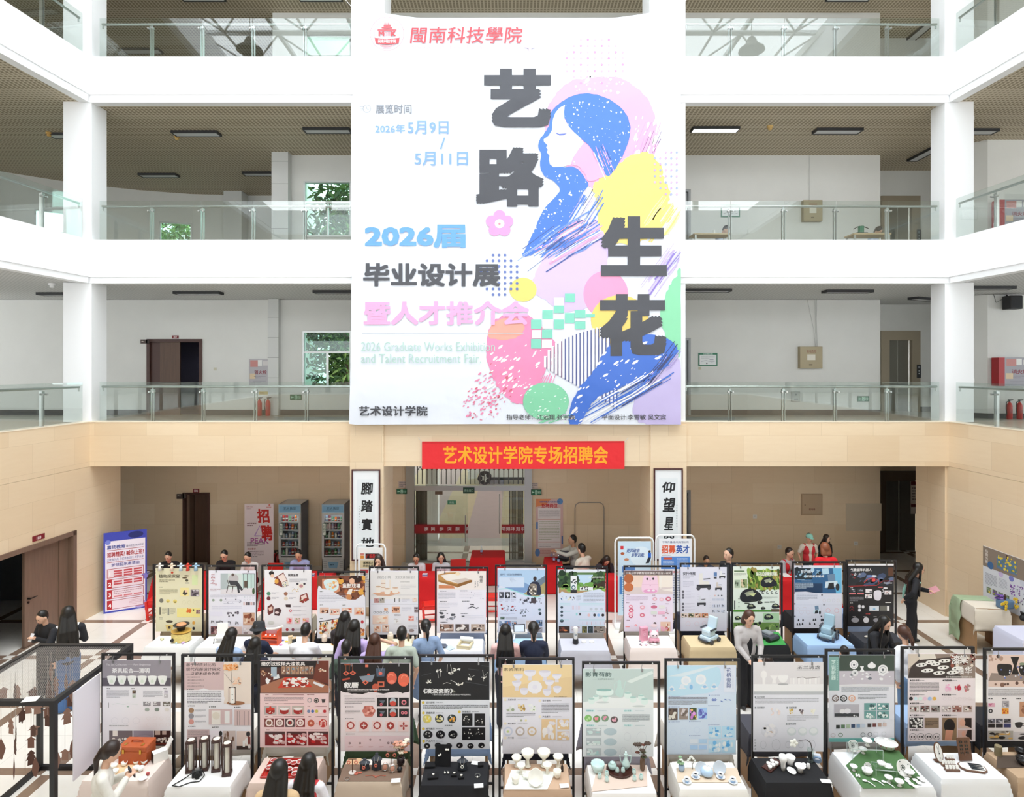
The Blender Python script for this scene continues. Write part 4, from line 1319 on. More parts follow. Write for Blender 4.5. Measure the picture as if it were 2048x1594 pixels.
scroll(703,760,939,1122,'腳踏實地',[(965,24,23,2,.05),(1000,24,23,2,.05),(1037,24,21,2,.05),(1075,19,26,3,.1)],'framed calligraphy scroll with black characters on the pillar by the drink fridges',716)
scroll(1308,1366,937,1121,'仰望星空',[(964,21,26,-1,.12),(995,29,24,0,.1),(1034,27,18,0,.08),(1068,20,20,0,.1)],'framed calligraphy scroll with black characters on the pillar behind the two banner stands',1351)
#entrance
t=tag(thing('door_10',None,None),kind='structure')
E0,E1=xpx(812,RW),xpx(1064,RW)
TR0,TR1=zpx(981,RW),zpx(972,RW)
mb=MB().mat(SMETAL)
mb.bb((E0,RW-.08,0),(xpx(829,RW),RW+.1,3.5)).bb((xpx(1049,RW),RW-.08,0),(E1,RW+.1,3.5)).bb((E0,RW-.03,TR0),(E1,RW+.08,TR1)).bb((E0,RW-.02,.1),(E1,RW+.08,.16))
mb.build('entrance_frame',None,t)
mb=MB().bb((E0-.1,RW-.5,0),(E1+.1,RW+.25,.1));mb.build('threshold_step',M('pale_marble','d9d7d1',.3,noise=.04,nscale=5),t)
def band(P,w,body,cells):
 P.R(0,1.5,w,18.5,'9c1d24');P.R(0,0,w,.7,'9c1d24');P.R(0,19.3,w,20,'9c1d24');P.U()
 for x,ch in cells:P.T(x,5.5,8.5,ch,'e8dcdc',.01,align='c',mirror=True)
for px0,px1,nm,cells,hp in((829,936,'glass_leaf',((106,'脚'),(86,'踏'),(70,'实'),(54,'地'),(37,'闽'),(24,'南')),931),(1003,1050,'glass_leaf',((4,'学'),(13,'院'),(22,'科'),(33,'技'),(44,'仰')),999)):
 gl=MB().bb((xpx(px0,RW),RW+.02,.16),(xpx(px1,RW),RW+.03,TR0)).build(nm,CLEARG,t)
 P=Print(px1-px0,20,aty(px0,1048,RW+.012),k=RW/FPX,thick=0);band(P,px1-px0,'',[(x if px0<900 else x,c)for x,c in cells]);P.build('red_band',None,gl)
 MB().cyl((xpx(hp,RW),RW-.05,zpx(1083 if hp<950 else 1066,RW)),(xpx(hp,RW),RW-.05,zpx(1030 if hp<950 else 987,RW)),.018,n=10).build('pull_handle',SMETAL,gl)
MB().bb((xpx(829,RW),RW+.02,TR1),(xpx(1049,RW),RW+.03,3.5)).build('transom_glass',CLEARG,t)
GATE=M('bronze_gate','57524a',.4,metal=.6)
gt=thing('folding_gate','dark folding lattice gate behind the glass entrance','gate',(0,RW+.2,0))
for i in range(23):
 x=xpx(833,RW)+i*(xpx(1046,RW)-xpx(833,RW))/22
 MB().box((x,0,(TR1+3.5)/2),(.025,.03,3.46-TR1)).build('bar',GATE,gt)
for i in range(11):
 x=xpx(833,RW)+i*(xpx(1046,RW)-xpx(833,RW))/11;dx=(xpx(1046,RW)-xpx(833,RW))/11
 mb=MB()
 for z in(TR1+.42,TR1+.85):
  mb.cyl((x,0,z),(x+dx/2,0,z+.22),.011,n=5).cyl((x+dx/2,0,z+.22),(x+dx,0,z),.011,n=5).cyl((x,0,z+.22),(x+dx/2,0,z),.011,n=5).cyl((x+dx/2,0,z),(x+dx,0,z+.22),.011,n=5)
 mb.build('lattice_link',GATE,gt)
for a,b_,n in((830,853,9),(1018,1047,10)):
 for i in range(n):
  x=xpx(a+(b_-a)*(i+.5)/n,RW)
  MB().bb((x-.02,-.03,.02),(x+.014,.03,TR0)).build('bar',GATE,gt)
plate('exit_sign','small dark green exit sign hung from the entrance door head','exit sign',926,975,949,987,RW-.06,'123f2c',lambda P,w,h:P.T(w/2,3,5.5,'安全出口','bfead2',0,fit=18,align='c'))
plate('door_closer','brown door closer box on the glass entrance head','door closer',870,983,885,989,RW-.06,'6d5746',None,thick=.06)
plate('push_sign','small green sticker sign on the glass entrance','sign',895,1001,912,1009,RW+.01,'3f8a68',lambda P,w,h:P.T(w/2,1.6,4.5,'推拉','d6f0e2',0,align='c'),thick=.003)
t=thing('car','white car parked outside the entrance, seen through the lattice gate','car',(xpx(935,31),31,-.05))
prof=[(0,.25),(.02,.62),(.25,.82),(1.15,.98),(1.75,1.5),(3.3,1.55),(4.1,1.1),(4.4,1.0),(4.5,.6),(4.45,.28)]
def wheelcut(cx):return[(cx+.38*math.cos(a),.3+.38*math.sin(a))for a in[PI*k/8 for k in range(9)]]
poly=prof+wheelcut(3.6)+wheelcut(.85)
mb=MB();mb.mtx=Matrix(((1,0,0,0),(0,0,1,0),(0,1,0,0),(0,0,0,1)))
mb.prism(poly,0,1.75)
mb.build('car_body',M('white_car_paint','eef1f3',.2,coat=.6),t)
for cx in(.85,3.6):
 for y in(.02,1.73):
  w=MB().cyl((cx,y-.1,.33),(cx,y+.1,.33),.33,n=24).build('wheel',RUBBER,t)
  mb=MB().cyl((cx,y-.11,.33),(cx,y+.11,.33),.12,n=12)
  for k in range(5):
   a=k*2*PI/5
   mb.cyl((cx,y-.11,.33),(cx+.2*math.cos(a),y-.11,.33+.2*math.sin(a)),.025,n=6)
  mb.build('wheel_hub',SMETAL,w)
mb=MB();mb.mtx=Matrix(((1,0,0,0),(0,0,1,0),(0,1,0,0),(0,0,0,1)))
mb.prism([(1.3,1.0),(1.8,1.42),(3.2,1.46),(3.8,1.08)],-.01,1.76);mb.build('side_window',M('car_window','20262a',.1),t)
MB().ball((.12,.3,.7),(.16,.22,.09),10,8).build('headlight',M('headlight_glass','cfd8dc',.1),t,smooth=True)
MB().bb((.5,-.03,.22),(3.9,0,.36)).build('sill_trim',M('car_trim','34373a',.5),t)
#drink fridges
def fridge(px,label,seed):
 Y=17.45
 x=xpx(px,Y);w,d,h=.62,.66,1.95
 t=thing('drinks_fridge',label,'fridge',(x,Y,0))
 FR=M('fridge_light_grey','c3c5c6',.4);FS=M('fridge_side_blue','5b6272',.5)
 mb=MB().mat(FR)
 mb.bb((0,0.03,.06),(.04,d,h)).bb((w-.04,.03,.06),(w,d,h)).bb((0,.03,h-.06),(w,d,h)).bb((0,.03,.06),(w,d,.42)).bb((0,d-.04,.06),(w,d,h))
 mb.mat(FS).bb((w-.002,.05,.08),(w+.004,d-.02,h-.02))
 mb.build('cabinet',None,t)
 MB().bb((.04,d-.06,.42),(w-.04,d-.04,h-.25)).build('inner_back',M('fridge_inner','dfe6ea',.5),t)
 P=Print(w,.24,(0,0,h),base='9fc3da',thick=.05,edge='b9bcbd');P.U();P.R(.02,.03,w-.02,.2,'7fb2d4');P.U();P.T(w/2,.07,.085,'无人售货','3b5f80',.015,align='c');P.L(.12,.17,w-.12,.19,1,'6b93b2',.7);P.build('header_panel',None,t)
 dr=MB().mat(FR)
 z0,z1=.42,h-.25
 dr.bb((0,0,z0+.05),(.06,.035,z1-.05)).bb((w-.06,0,z0+.05),(w,.035,z1-.05)).bb((0,0,z0),(w,.035,z0+.05)).bb((0,0,z1-.05),(w,.035,z1))
 door=dr.build('door',None,t)
 MB().bb((.06,.012,z0+.05),(w-.06,.018,z1-.05)).build('pane',Mglass('fridge_glass',(.96,.98,.98)),door)
 P=Print(.1,.34,(.02,-.004,1.42),base='e9efe9',thick=.004);P.R(0,0,.1,.012,'2f6a46').rect(0,.328,.1,.34,'2f6a46').rect(0,0,.01,.34,'2f6a46').rect(.09,0,.1,.34,'2f6a46');P.vtext(.05,.05,.07,'扫码开','3f6f55',.01);P.build('scan_sticker',None,door)
 P=Print(w-.04,.3,(.02,.025,.4),base='c0c3c4',thick=.01);P.U()
 for i in range(4):P.R(.02,.05+i*.05,.11,.065+i*.05,'8a8f92');P.R(w-.15,.05+i*.05,w-.06,.065+i*.05,'8a8f92')
 P.Y([(.14,.06),(w-.18,.06),(w-.22,.24),(.18,.24)],'7fa8c6');P.U();P.L(.2,.12,w-.24,.17,1,'3f5f7a',.8);P.build('base_panel',None,t)
 MB().bb((.05,.05,z1-.03),(w-.05,.07,z1-.01)).build('light_strip',LITM,t)
 for i in range(5):
  MB().bb((.045,.05,.5+i*.235),(w-.045,d-.06,.515+i*.235)).bb((.045,.045,.495+i*.235),(w-.045,.055,.53+i*.235)).build('shelf',M('fridge_shelf','dfe2e4',.4),t)
 for q in((.04,.08),(w-.04,.08),(.04,d-.05),(w-.04,d-.05)):
  MB().cyl((q[0],q[1],0),(q[0],q[1],.06),.02,n=8).build('foot',BLACK,t)
 rd=random.Random(seed)
 for i in range(5):
  n=6
  for j in range(n):
   c=rd.choice(['a8342c','c24b3c','3f8a52','7b3f4a','d9d4cc','d8772f','4a4f86','e2e2da','94a8c0','8a2230','5b8f6e'])
   hh=rd.choice((.12,.13,.16,.18));r=.033
   mb=MB().mat(GLAZEC).color(c);mb.smooth=True
   mb.lathe([(r*.85,0),(r,.01),(r,hh*.75),(r*.6,hh*.93),(r*.5,hh)],n=12)
   mb.smooth=False
   mb.color('e6e3da').lathe([(r*1.01,hh*.3),(r*1.01,hh*.5)],n=12)
   o=mb.build('drink_can')
   tag(place(o,(x+.1+j*.084,Y+.12+rd.uniform(0,.03),.516+i*.235)),'small drink can or bottle on a shelf of the '+('fridge by the recruiting board' if seed==1 else 'fridge by the calligraphy pillar'),'drink can','drinks in the fridge '+str(seed))
 return t
fridge(557,'tall glass-door drinks fridge standing beside the recruiting board with red characters',1)
fridge(643.5,'tall glass-door drinks fridge standing beside the calligraphy pillar',2)
a=[(1150,1140),(1150,1016),(1152,1009),(1158,1005),(1200,1005),(1206,1009),(1208,1016),(1208,1140)]
pts=[aty(x,y,RW-.06)for x,y in a];pts[0].z=0;pts[-1].z=0
t=thing('arch_stand','thin grey metal tube arch standing against the stone wall','stand')
MB().tube(pts,.012,8).build('tube_frame',M('grey_tube','9b9690',.4,metal=.4),t,smooth=True)
MB().bb((pts[0].x-.03,RW-.25,0),(pts[0].x+.03,RW-.01,.02)).build('foot',MATS['grey_tube'],t)
MB().bb((pts[-1].x-.03,RW-.25,0),(pts[-1].x+.03,RW-.01,.02)).build('foot',MATS['grey_tube'],t)
#display stands and hanging posters
CLIPM=M('clip_metal','9a9a9c',.3,metal=.8)
def stand(px0,px1,yt,desc,ztop=2.0):
 Z=(CAMZ-ztop)*FPX/(yt-HORIZON)
 x0,x1=xpx(px0,Z),xpx(px1,Z)
 t=thing('display_stand',f'black stand of the {desc}','display stand',((x0+x1)/2,Z,0))
 w=(x1-x0)/2;q=.03
 for sx in(-1,1):
  MB().box((sx*(w-q/2),0,ztop/2),(q,q,ztop)).build('upright',BLACK,t)
  MB().box((sx*(w-q/2),0,.016),(.04,.26,.03)).build('foot',BLACK,t)
  MB().cyl((sx*(w-.1),-.017,ztop-.015),(sx*(w-.1),-.021,ztop-.015),.009,n=8).build('bolt',M('pale_bolt','d7d7d7',.4),t)
 MB().box((0,0,ztop-.015),(2*w-2*q,q,q)).build('top_bar',BLACK,t)
 MB().box((0,0,.3),(2*w-2*q,q*.8,q*.8)).build('lower_bar',BLACK,t)
 return Z
def poster(Z,box,sc,zo,label,base,fn,dy=.02):
 """box: poster corners in the enlarged view (scale sc, origin zo), fn draws in those coordinates"""
 x0,y0,x1,y1=box
 Y=Z-.024
 p=aty(zo[0]+x0/sc,zo[1]+y0/sc,Y)
 P=Print(x1-x0,y1-y0,p,k=Y/FPX/sc,base=base,thick=.006,gap=.0005,gain=1.2)
 P.off=(x0,y0);P.clip=(x0,y0,x1,y1)
 P.U();fn(P)
 o=tag(P.build('poster'),label,'poster')
 zb=2.0-.03
 k=Y/FPX/sc
 for f in(.16,.84):
  xx=p.x+(x1-x0)*k*f
  mb=MB().tube([(xx,Y-.004,p.z-.03),(xx-.008,Y-.004,p.z+.02),(xx,Y+.004,max(zb,p.z+.03))],.004,5).box((xx,Y-.004,p.z-.02),(.02,.012,.035))
  mb.build('hanging_clip',CLIPM,o)
 return o
TX='6b6b70'
ZA=(0,1280);ZB=(340,1290);ZC=(660,1290);ZD=(980,1290);ZE=(1310,1290);ZF=(1640,1280)
#front row
def f1(P):
 P.R(1040,205,1735,470,'8f8a92');P.R(1040,385,1735,465,'57525b');P.U()
 P.T(1080,240,24,'Tea Set Collection ── Pure Brightness','d9d6dc',0,fit=450);P.T(1138,285,50,'茶具组合—清明','f4f3f5',.02,fit=380)
 for i in range(6):
  x=1135+i*103
  P.Y([(x-48,368),(x+48,368),(x+40,410),(x+22,452),(x-22,452),(x-40,410)],'e3e6e2');P.E(x,370,48,9,'f6f7f5',16);P.E(x,420,16,20,'d2dccf',10)
 P.U();P.L(1085,510,1310,590,6,'8a8a92',.4);P.L(1455,515,1650,585,5,'8a8a92',.4);P.L(1085,488,1140,500,1,'444',.8);P.L(1335,488,1390,500,1,'444',.8);P.L(1660,488,1715,500,1,'444',.8)
 P.H(1345,508,1380,542,'4b3a2e',['8a6b4a','d9c7a8'],4);P.H(1345,552,1380,585,'b9c2b6',['8fa08a'],3);P.H(1668,510,1708,545,'c6c2cc',['8d8894'],3);P.H(1668,552,1708,585,'b9b5b9',['dcdcdc'],3)
 for i in range(3):
  P.H(1455+i*100,625,1530+i*100,668,['8c8a8e','8b8488','6f6a62'][i],['c9c9c9','efefef'],5,i);P.E(1495+i*100,705,24,20,['9aa59c','7c8a80','d3cfca'][i],12)
 P.R(1100,635,1105,685,'555');P.N([(1140,655),(1200,640),(1250,655),(1300,645),(1400,655)],2,'b9c9bd');P.E(1300,676,12,6,'8fae9c',8)
 for i in range(3):P.ring(1165+i*110,820,34,36,'c9c9cf',16,.9);
 for i in range(8):P.ring(1510+(i%4)*65,795+(i//4)*65,18,20,'d9d2d2',12,.9)
 P.L(1110,865,1440,880,1,'999',.6)
 P.R(1110,920,1345,1075,'6a5f62');P.R(1355,920,1555,1075,'8f8793');P.R(1565,920,1757,1075,'3c2220');P.U()
 P.R(1145,920,1195,975,'e9e2d9');P.K(40,1120,1000,1340,1060,['e9e6e0','cfc9c0'],6,16,5);P.R(1575,920,1627,962,'c2aca0');P.R(1648,922,1690,960,'b9a297')
 P.K(30,1585,990,1745,1035,['efe9e2','d9cdbf'],7,14,6);P.R(1560,1045,1757,1060,'6d2c20');P.E(1470,990,70,26,'9d95a1',12)
def f2(P):
 P.R(150,178,565,470,'c9b1b1');P.R(565,180,850,615,'ddd0c4');P.U()
 for i,tx in enumerate(('基于材质对比的','现代花器设计研究','—以瓷木组合为例')):P.T(168,188+i*47,36,tx,'4a4040',.005,fit=(310,360,350)[i],shear=.1)
 for i in range(4):P.T(185,330+i*31,14,'瓷木花器组合设计的传承与创新'[:9+(i*3)%6],'6d5f60',0)
 P.Y([(180,470),(300,470),(355,452),(410,470),(460,492),(500,474),(560,520),(575,560),(560,618),(180,618)],'f1eff3');P.U()
 P.L(182,488,540,618,8,'55525a',.45)
 P.E(690,608,95,22,'9a6a4a');P.U()
 P.R(615,440,690,612,'3d2a22');P.U();P.R(622,450,683,605,'ddd0c4');P.U();P.R(636,445,672,610,'f0eee8');P.U()
 for x,y in((655,520),(658,570)):P.E(x,y,7,4,'6c7a64',8)
 P.N([(655,440),(650,380),(640,260)],3,'4e4038');P.N([(650,390),(600,330),(568,295)],2.4,'4e4038');P.N([(650,400),(680,370),(700,350)],2,'4e4038');P.U()
 P.K(70,570,205,715,255,['e5a56c','d98a4a','f0c49a'],6,20,2);P.K(50,670,340,745,410,['ecbf9d','f3d9c4'],5,15,3)
 for i,c in enumerate(('9c7a5c','8b8990','c98f86')):P.E(225,683+i*60,28,27,c,18);P.L(262,672+i*60,380,700+i*60,3,TX,.4)
 P.R(408,672,655,832,'cbb3b2');P.U();P.R(438,684,532,830,'efeae2');P.R(575,690,628,820,'e9e6e4');P.U();P.E(485,740,40,40,'d9d2c4',14);P.R(585,690,615,812,'f6f6f4')
 P.R(678,675,848,840,'cdb5b2');P.U()
 for x in(705,730,780,825):P.R(x,690,x+4,840,'6b5a5a')
 P.R(182,882,415,1075,'c7b1b1');P.U();P.L(190,890,405,980,8,'6b5a5c',.4)
 P.H(420,895,550,990,'e3dce2',['f0ebee'],2);P.H(558,897,688,1085,'c4b4ae',['6b4a38','8c7768','e8e2da'],9);P.H(702,900,848,1095,'d5c1b6',['f1ece6'],2);P.U()
 P.E(533,925,18,28,'23201f',12);P.R(520,950,550,985,'d9a6b0');P.R(702,1055,848,1095,'3a2b28');P.E(822,930,22,28,'2a2422',12);P.Y([(815,955),(845,960),(848,1090),(818,1060)],'7a3c34');P.R(765,1000,788,1065,'f4f4f0')
 for x,y in((180,462),(190,636),(412,646),(675,650),(195,852),(445,860)):P.E(x+6,y,7,5,'444',8);P.L(x+20,y-6,x+110,y+6,1,'666',.8)
def f3(P):
 P.R(945,165,1665,505,'4a2c26');P.U()
 P.R(945,165,1540,235,'1f1a1a');P.Y([(1540,165),(1665,165),(1665,410),(1500,370)],'6a3326');P.Y([(945,260),(1090,300),(1100,370),(950,430)],'5a2a20')
 P.R(1165,215,1510,310,'5b463c');P.Y([(950,430),(1200,340),(1500,360),(1665,430),(1665,500),(950,500)],'a06a50');P.U()
 for i in range(7):P.H(1172+i*48,225,1212+i*48,305,'a9866c',['e8e0d0','7a4a3a','4f7a80','8a8f9c'],7,i)
 P.Y([(1085,330),(1140,300),(1150,345),(1085,365)],'d9dde0');P.R(1060,230,1120,330,'9fb0bc');P.R(1460,220,1500,300,'a9b7c2');P.U()
 P.Y([(1205,338),(1420,338),(1492,440),(1130,450)],'c63a24');P.U();P.K(46,1190,350,1440,432,['f4efe9','f4efe9','8c2a20'],9,20,4,ang=0,asp=1.6)
 P.U();P.K(16,955,270,1075,320,['e8dcc8','b98a62'],6,12,8);P.K(14,1560,245,1655,275,['e8dcc8','d6a68a'],6,10,9);P.K(3,1010,370,1060,395,'e9e9ea',10,20,3,asp=1.8);P.Y([(1510,380),(1620,420),(1600,445),(1500,400)],'d9dcde')
 P.U();P.T(958,175,42,'缴仿纹纹样大漆茶具','f6f1ee',.02,fit=460)
 P.R(945,505,1665,1072,'e2c6c5');P.U()
 for x,y,x2 in((990,521,1405),(1425,520,1515),(990,612,1405),(1430,640,1645),(990,748,1410),(1435,748,1645),(1000,888,1650)):
  P.R(x,y-8,x+80,y+8,'efd9d6');P.R(x+90,y-1.5,x2,y+1.5,'8c5a5c');P.R((x+x2)/2,y-2.5,x2,y+2.5,'7a3a3e');P.U();P.L(x+12,y-5,x+68,y+5,1,'8c4a4c',.8);P.lay-=1
 P.L(990,545,1400,592,4,'6d5a5c',.45)
 P.ring(1465,577,15,25,'a59a9a',18);P.E(1537,580,26,26,'2b2624',18);P.ring(1537,580,12,18,'c9beb6',16);P.Y([(1590,565),(1632,565),(1625,600),(1598,605)],'3a3433')
 for i in range(3):
  x=990+i*145;P.R(x,635,x+128,728,['b3aaa6','c4b8b2','b7aca2'][i]);P.U();P.E(x+64,690,48,34,'9c2420',18);P.E(x+64,668,48,16,['c73a28','f1ece9','f1ece9'][i],18);P.E(x+64,650,12 if i==0 else 3,10 if i==0 else 2,'c73a28',10);P.K(8,x+35,690,x+95,710,'d9bfae',3,7,i);P.lay-=1
 for i,c in enumerate(('6f7f9f','4b6aa6','c2b74a','e8d9d6','b3262c')):P.E(1455+i*42,693,17,17,c,16)
 for i in range(4):
  x=992+i*109;P.R(x,768,x+98,858,['7a3a34','6a2224','4a3a3c','7d2326'][i]);P.U();P.ring(x+49,812,24,40,'e6d9d2',10);P.E(x+49,812,16,15,['8c6a52','c9bcb2','9c2a2a','e3d6cf'][i],10);P.K(12,x+10,775,x+88,850,['2b2326','efe3db'],3,6,i);P.lay-=1
 P.ring(1480,818,14,38,'b85a42',12);P.E(1480,818,10,10,'e2b08c');P.E(1605,818,44,44,'b93a34',20);P.U();P.K(20,1575,785,1635,850,['f0dbd3','e8c5bb'],5,10,3);P.R(1538,811,1548,821,'333')
 for i in range(3):
  x=998+i*226;P.R(x,905,x+210,1052,['7d1a1c','7a191c','861a1e'][i]);P.U();P.R(x,905,x+210,935,'4a3030');P.K(26,x+25,930,x+190,1030,['f3e9e6','f3e9e6','c2282c','c9a2a0'],10,20,i,ang=.2,asp=1.5);P.lay-=1
def f4(P):
 P.B([(110,195),(835,200),(835,490),(760,505),(700,488),(560,508),(420,492),(340,515),(230,508),(125,490)],'1a1718',jag=3,seg=5,smooth=False);P.R(110,192,835,480,'1a1718');P.U()
 for x,y in((170,297),(240,293),(372,392)):P.Y([(x-34,y),(x,y-26),(x+34,y),(x,y+26)],'d9694f');P.U();P.R(x-14,y-4,x+14,y+4,'2a1a18');P.R(x-4,y-14,x+4,y+14,'2a1a18');P.lay-=1
 for x in(165,200,235):P.R(x,205,x+5,270,'9a5a3a')
 P.N([(150,207),(240,207)],6,'c9603f');P.N([(130,365),(210,350)],18,'b24a38')
 P.Y([(305,330),(470,310),(440,385),(345,385)],'7f8a96');P.Y([(480,245),(580,245),(570,330),(490,330)],'4c5a6c');P.U();P.E(530,298,20,18,'d96a5a');P.R(370,205,402,232,'d0705a');P.N([(500,215),(530,290),(560,215)],3,'b9b9c2');P.E(405,307,16,10,'c9553f')
 P.E(647,345,54,66,'d4614a',24);P.E(772,365,60,70,'d8664c',24);P.U();P.ring(640,330,20,30,'e78d72',16,1,3,6);P.ring(780,345,24,34,'e98f74',16,1,3,6);P.E(650,385,30,18,'f08570');P.E(772,408,36,20,'ea6a4e')
 P.E(478,440,36,36,'b8563f');P.R(500,382,570,440,'c2634a');P.U();P.R(515,395,555,425,'2a1a18');P.ring(480,475,10,20,'a34a38');P.T(145,388,62,'叙曆','f6f3f0',.03,fit=155);P.T(180,458,16,'漳州漆线雕传统纹样在现代首饰创新设计中的应用','efeae8',.01,fit=440);P.L(185,480,560,490,1,'b9b2b0',.5)
 P.L(155,555,470,622,4,'7d7478',.4);P.L(160,685,320,722,3,'7d7478',.4)
 for x,y in((155,534),(160,648),(160,770),(170,932),(490,534)):P.R(x,y-5,x+8,y+5,'443a3a');P.L(x+14,y-4,x+140,y+6,1,'8a8084',.6)
 for i in range(3):
  for j in range(2):
   x,y=495+i*115,552+j*112
   P.R(x,y,x+102,y+90,'1c1a1c');P.U()
   if i==0:P.Y([(x+20,y+30),(x+85,y+25),(x+60,y+65)],'5c6470');P.ring(x+42,y+68,8,14,'e06a78')
   elif i==1:P.E(x+51,y+40,34,40,'a9b2b9');P.U();P.E(x+51,y+60,34,26,'c4493c');P.lay-=1
   elif j==0:P.ring(x+51,y+48,14,28,'d97a86',8)
   else:P.ring(x+36,y+46,8,17,'d97a86',10);P.ring(x+70,y+46,8,17,'d97a86',10)
   P.lay-=1
 P.Y([(370,635),(445,635),(480,690),(445,750),(370,750),(337,690)],'c07468');P.U();P.K(14,365,650,450,735,['d9988a','a9584c','e3b5a8'],10,22,1);P.lay-=1
 for i in range(5):
  x=217+i*139
  P.R(x-55,795,x+52,905,'e2ccca');P.U()
  if i in(0,2):P.ring(x,842,28,42,'a03630',8)
  elif i==1:P.E(x,842,42,42,'a03630',8);P.U();P.R(x-24,837,x+24,847,'eadbd8');P.R(x-5,818,x+5,866,'eadbd8');P.lay-=1
  elif i==3:P.E(x,845,42,42,'a03630',8);P.U();P.Y([(x,820),(x+8,838),(x+24,845),(x+8,853),(x,870),(x-8,853),(x-24,845),(x-8,838)],'eadbd8');P.lay-=1
  else:
   for a in range(4):P.E(x+24*math.cos(a*PI/2),848+24*math.sin(a*PI/2),20 if a%2==0 else 10,10 if a%2==0 else 20,'a03630',10)
  P.lay-=1
 P.R(155,950,835,1105,'ddc6cb');P.U()
 for x,y,r in((208,1028,11),(316,1028,11),(423,990,10),(528,992,8),(612,1026,12),(648,1026,12),(786,1015,24)):P.ring(x,y,r*.5,r,'5a3a3c',12)
 for i in range(6):P.L(190+i*108,1060,240+i*108,1075,2,'c08a90',.5)
def f5(P):
 P.R(950,178,1672,575,'17171a');P.U()
 for pts in(((960,320),(1060,295)),((1450,250),(1560,262)),((1420,385),(1650,425)),((1590,215),(1668,225))):P.N(pts,7,'3a3b40')
 W_='e9e7e2'
 for x,y,r in((1120,270,15),(1160,268,15),(1245,300,16),(1285,292,14),(1315,258,17),(1350,260,14),(1040,385,19),(1335,408,18),(1382,408,18),(1472,350,20),(1605,340,16),(1630,338,10)):P.K(6,x-r,y-r*.8,x+r,y+r*.8,[W_,'d6d3c9'],r*.35,r*.6,int(x))
 for pts in(((1128,280),(1138,345)),((1160,280),(1162,330)),((1232,205),(1228,280)),((1262,205),(1280,280)),((1265,368),(1330,398)),((1455,300),(1475,340),(1515,320)),((1600,260),(1612,330),(1655,285)),((1612,345),(1612,380)),((1185,410),(1225,392),(1265,405)),((1005,390),(1040,388))):P.N(pts,4,'c9c7c0')
 P.brush((1270,470),(1320,505),26,8,['6a6a62','9a988a'],3,4);P.T(978,455,52,'《凌波瓷韵》','f3f3f3',.02,fit=310);P.T(1070,512,16,'—漳州水仙花元素在现代陶瓷首饰设计中的应用研究','dcdcdc',.005,fit=405)
 for x,y,tx in((978,603,'设计说明'),(980,712,'灵感来源'),(1357,700,'效果展示'),(980,878,'细节展示'),(982,1008,'产品尺寸')):P.E(x,y,15,15,'d9bf4a',14);P.T(x+28,y-12,22,tx,'4a4d55',.01);P.L(x+130,y-6,x+260,y+8,1,'a9adb5',.7)
 P.L(978,628,1655,678,3,'5f636b',.5)
 for i,(c,d)in enumerate((('c9c07a',['efe9b8','e3cf4a']),('2e3230',['f1f0e6','d9cf8a']),('3b4646',['f6f3ea','e8a02e']))):P.E(1018+i*131,773,48,46,c,22);P.U();P.K(14,990+i*131,745,1046+i*131,800,d,7,15,i);P.lay-=1
 P.L(1205,838,1335,850,1,'6b6f76',.8)
 for x0,y0,x1,y1,n in((1385,718,1494,848,9),(1515,718,1626,848,6),(1385,862,1628,996,16)):P.H(x0,y0,x1,y1,'18181b');P.U();P.K(n,x0+20,y0+20,x1-15,y1-15,'dfddd6',4,9,n);P.lay-=1
 for i in range(3):P.E(1027+i*131,938,49,43,'1b1a20',22);P.U();P.K(5,1005+i*131,910,1050+i*131,965,'d5d5d2',4,10,i+4);P.lay-=1
 for i in range(6):P.E(1018+i*114,1058-(i%2)*6,34,29,'1c1b20',20);P.U();P.K(3,1005+i*114,1045,1030+i*114,1070,'cfcfcd',4,7,i);P.lay-=1
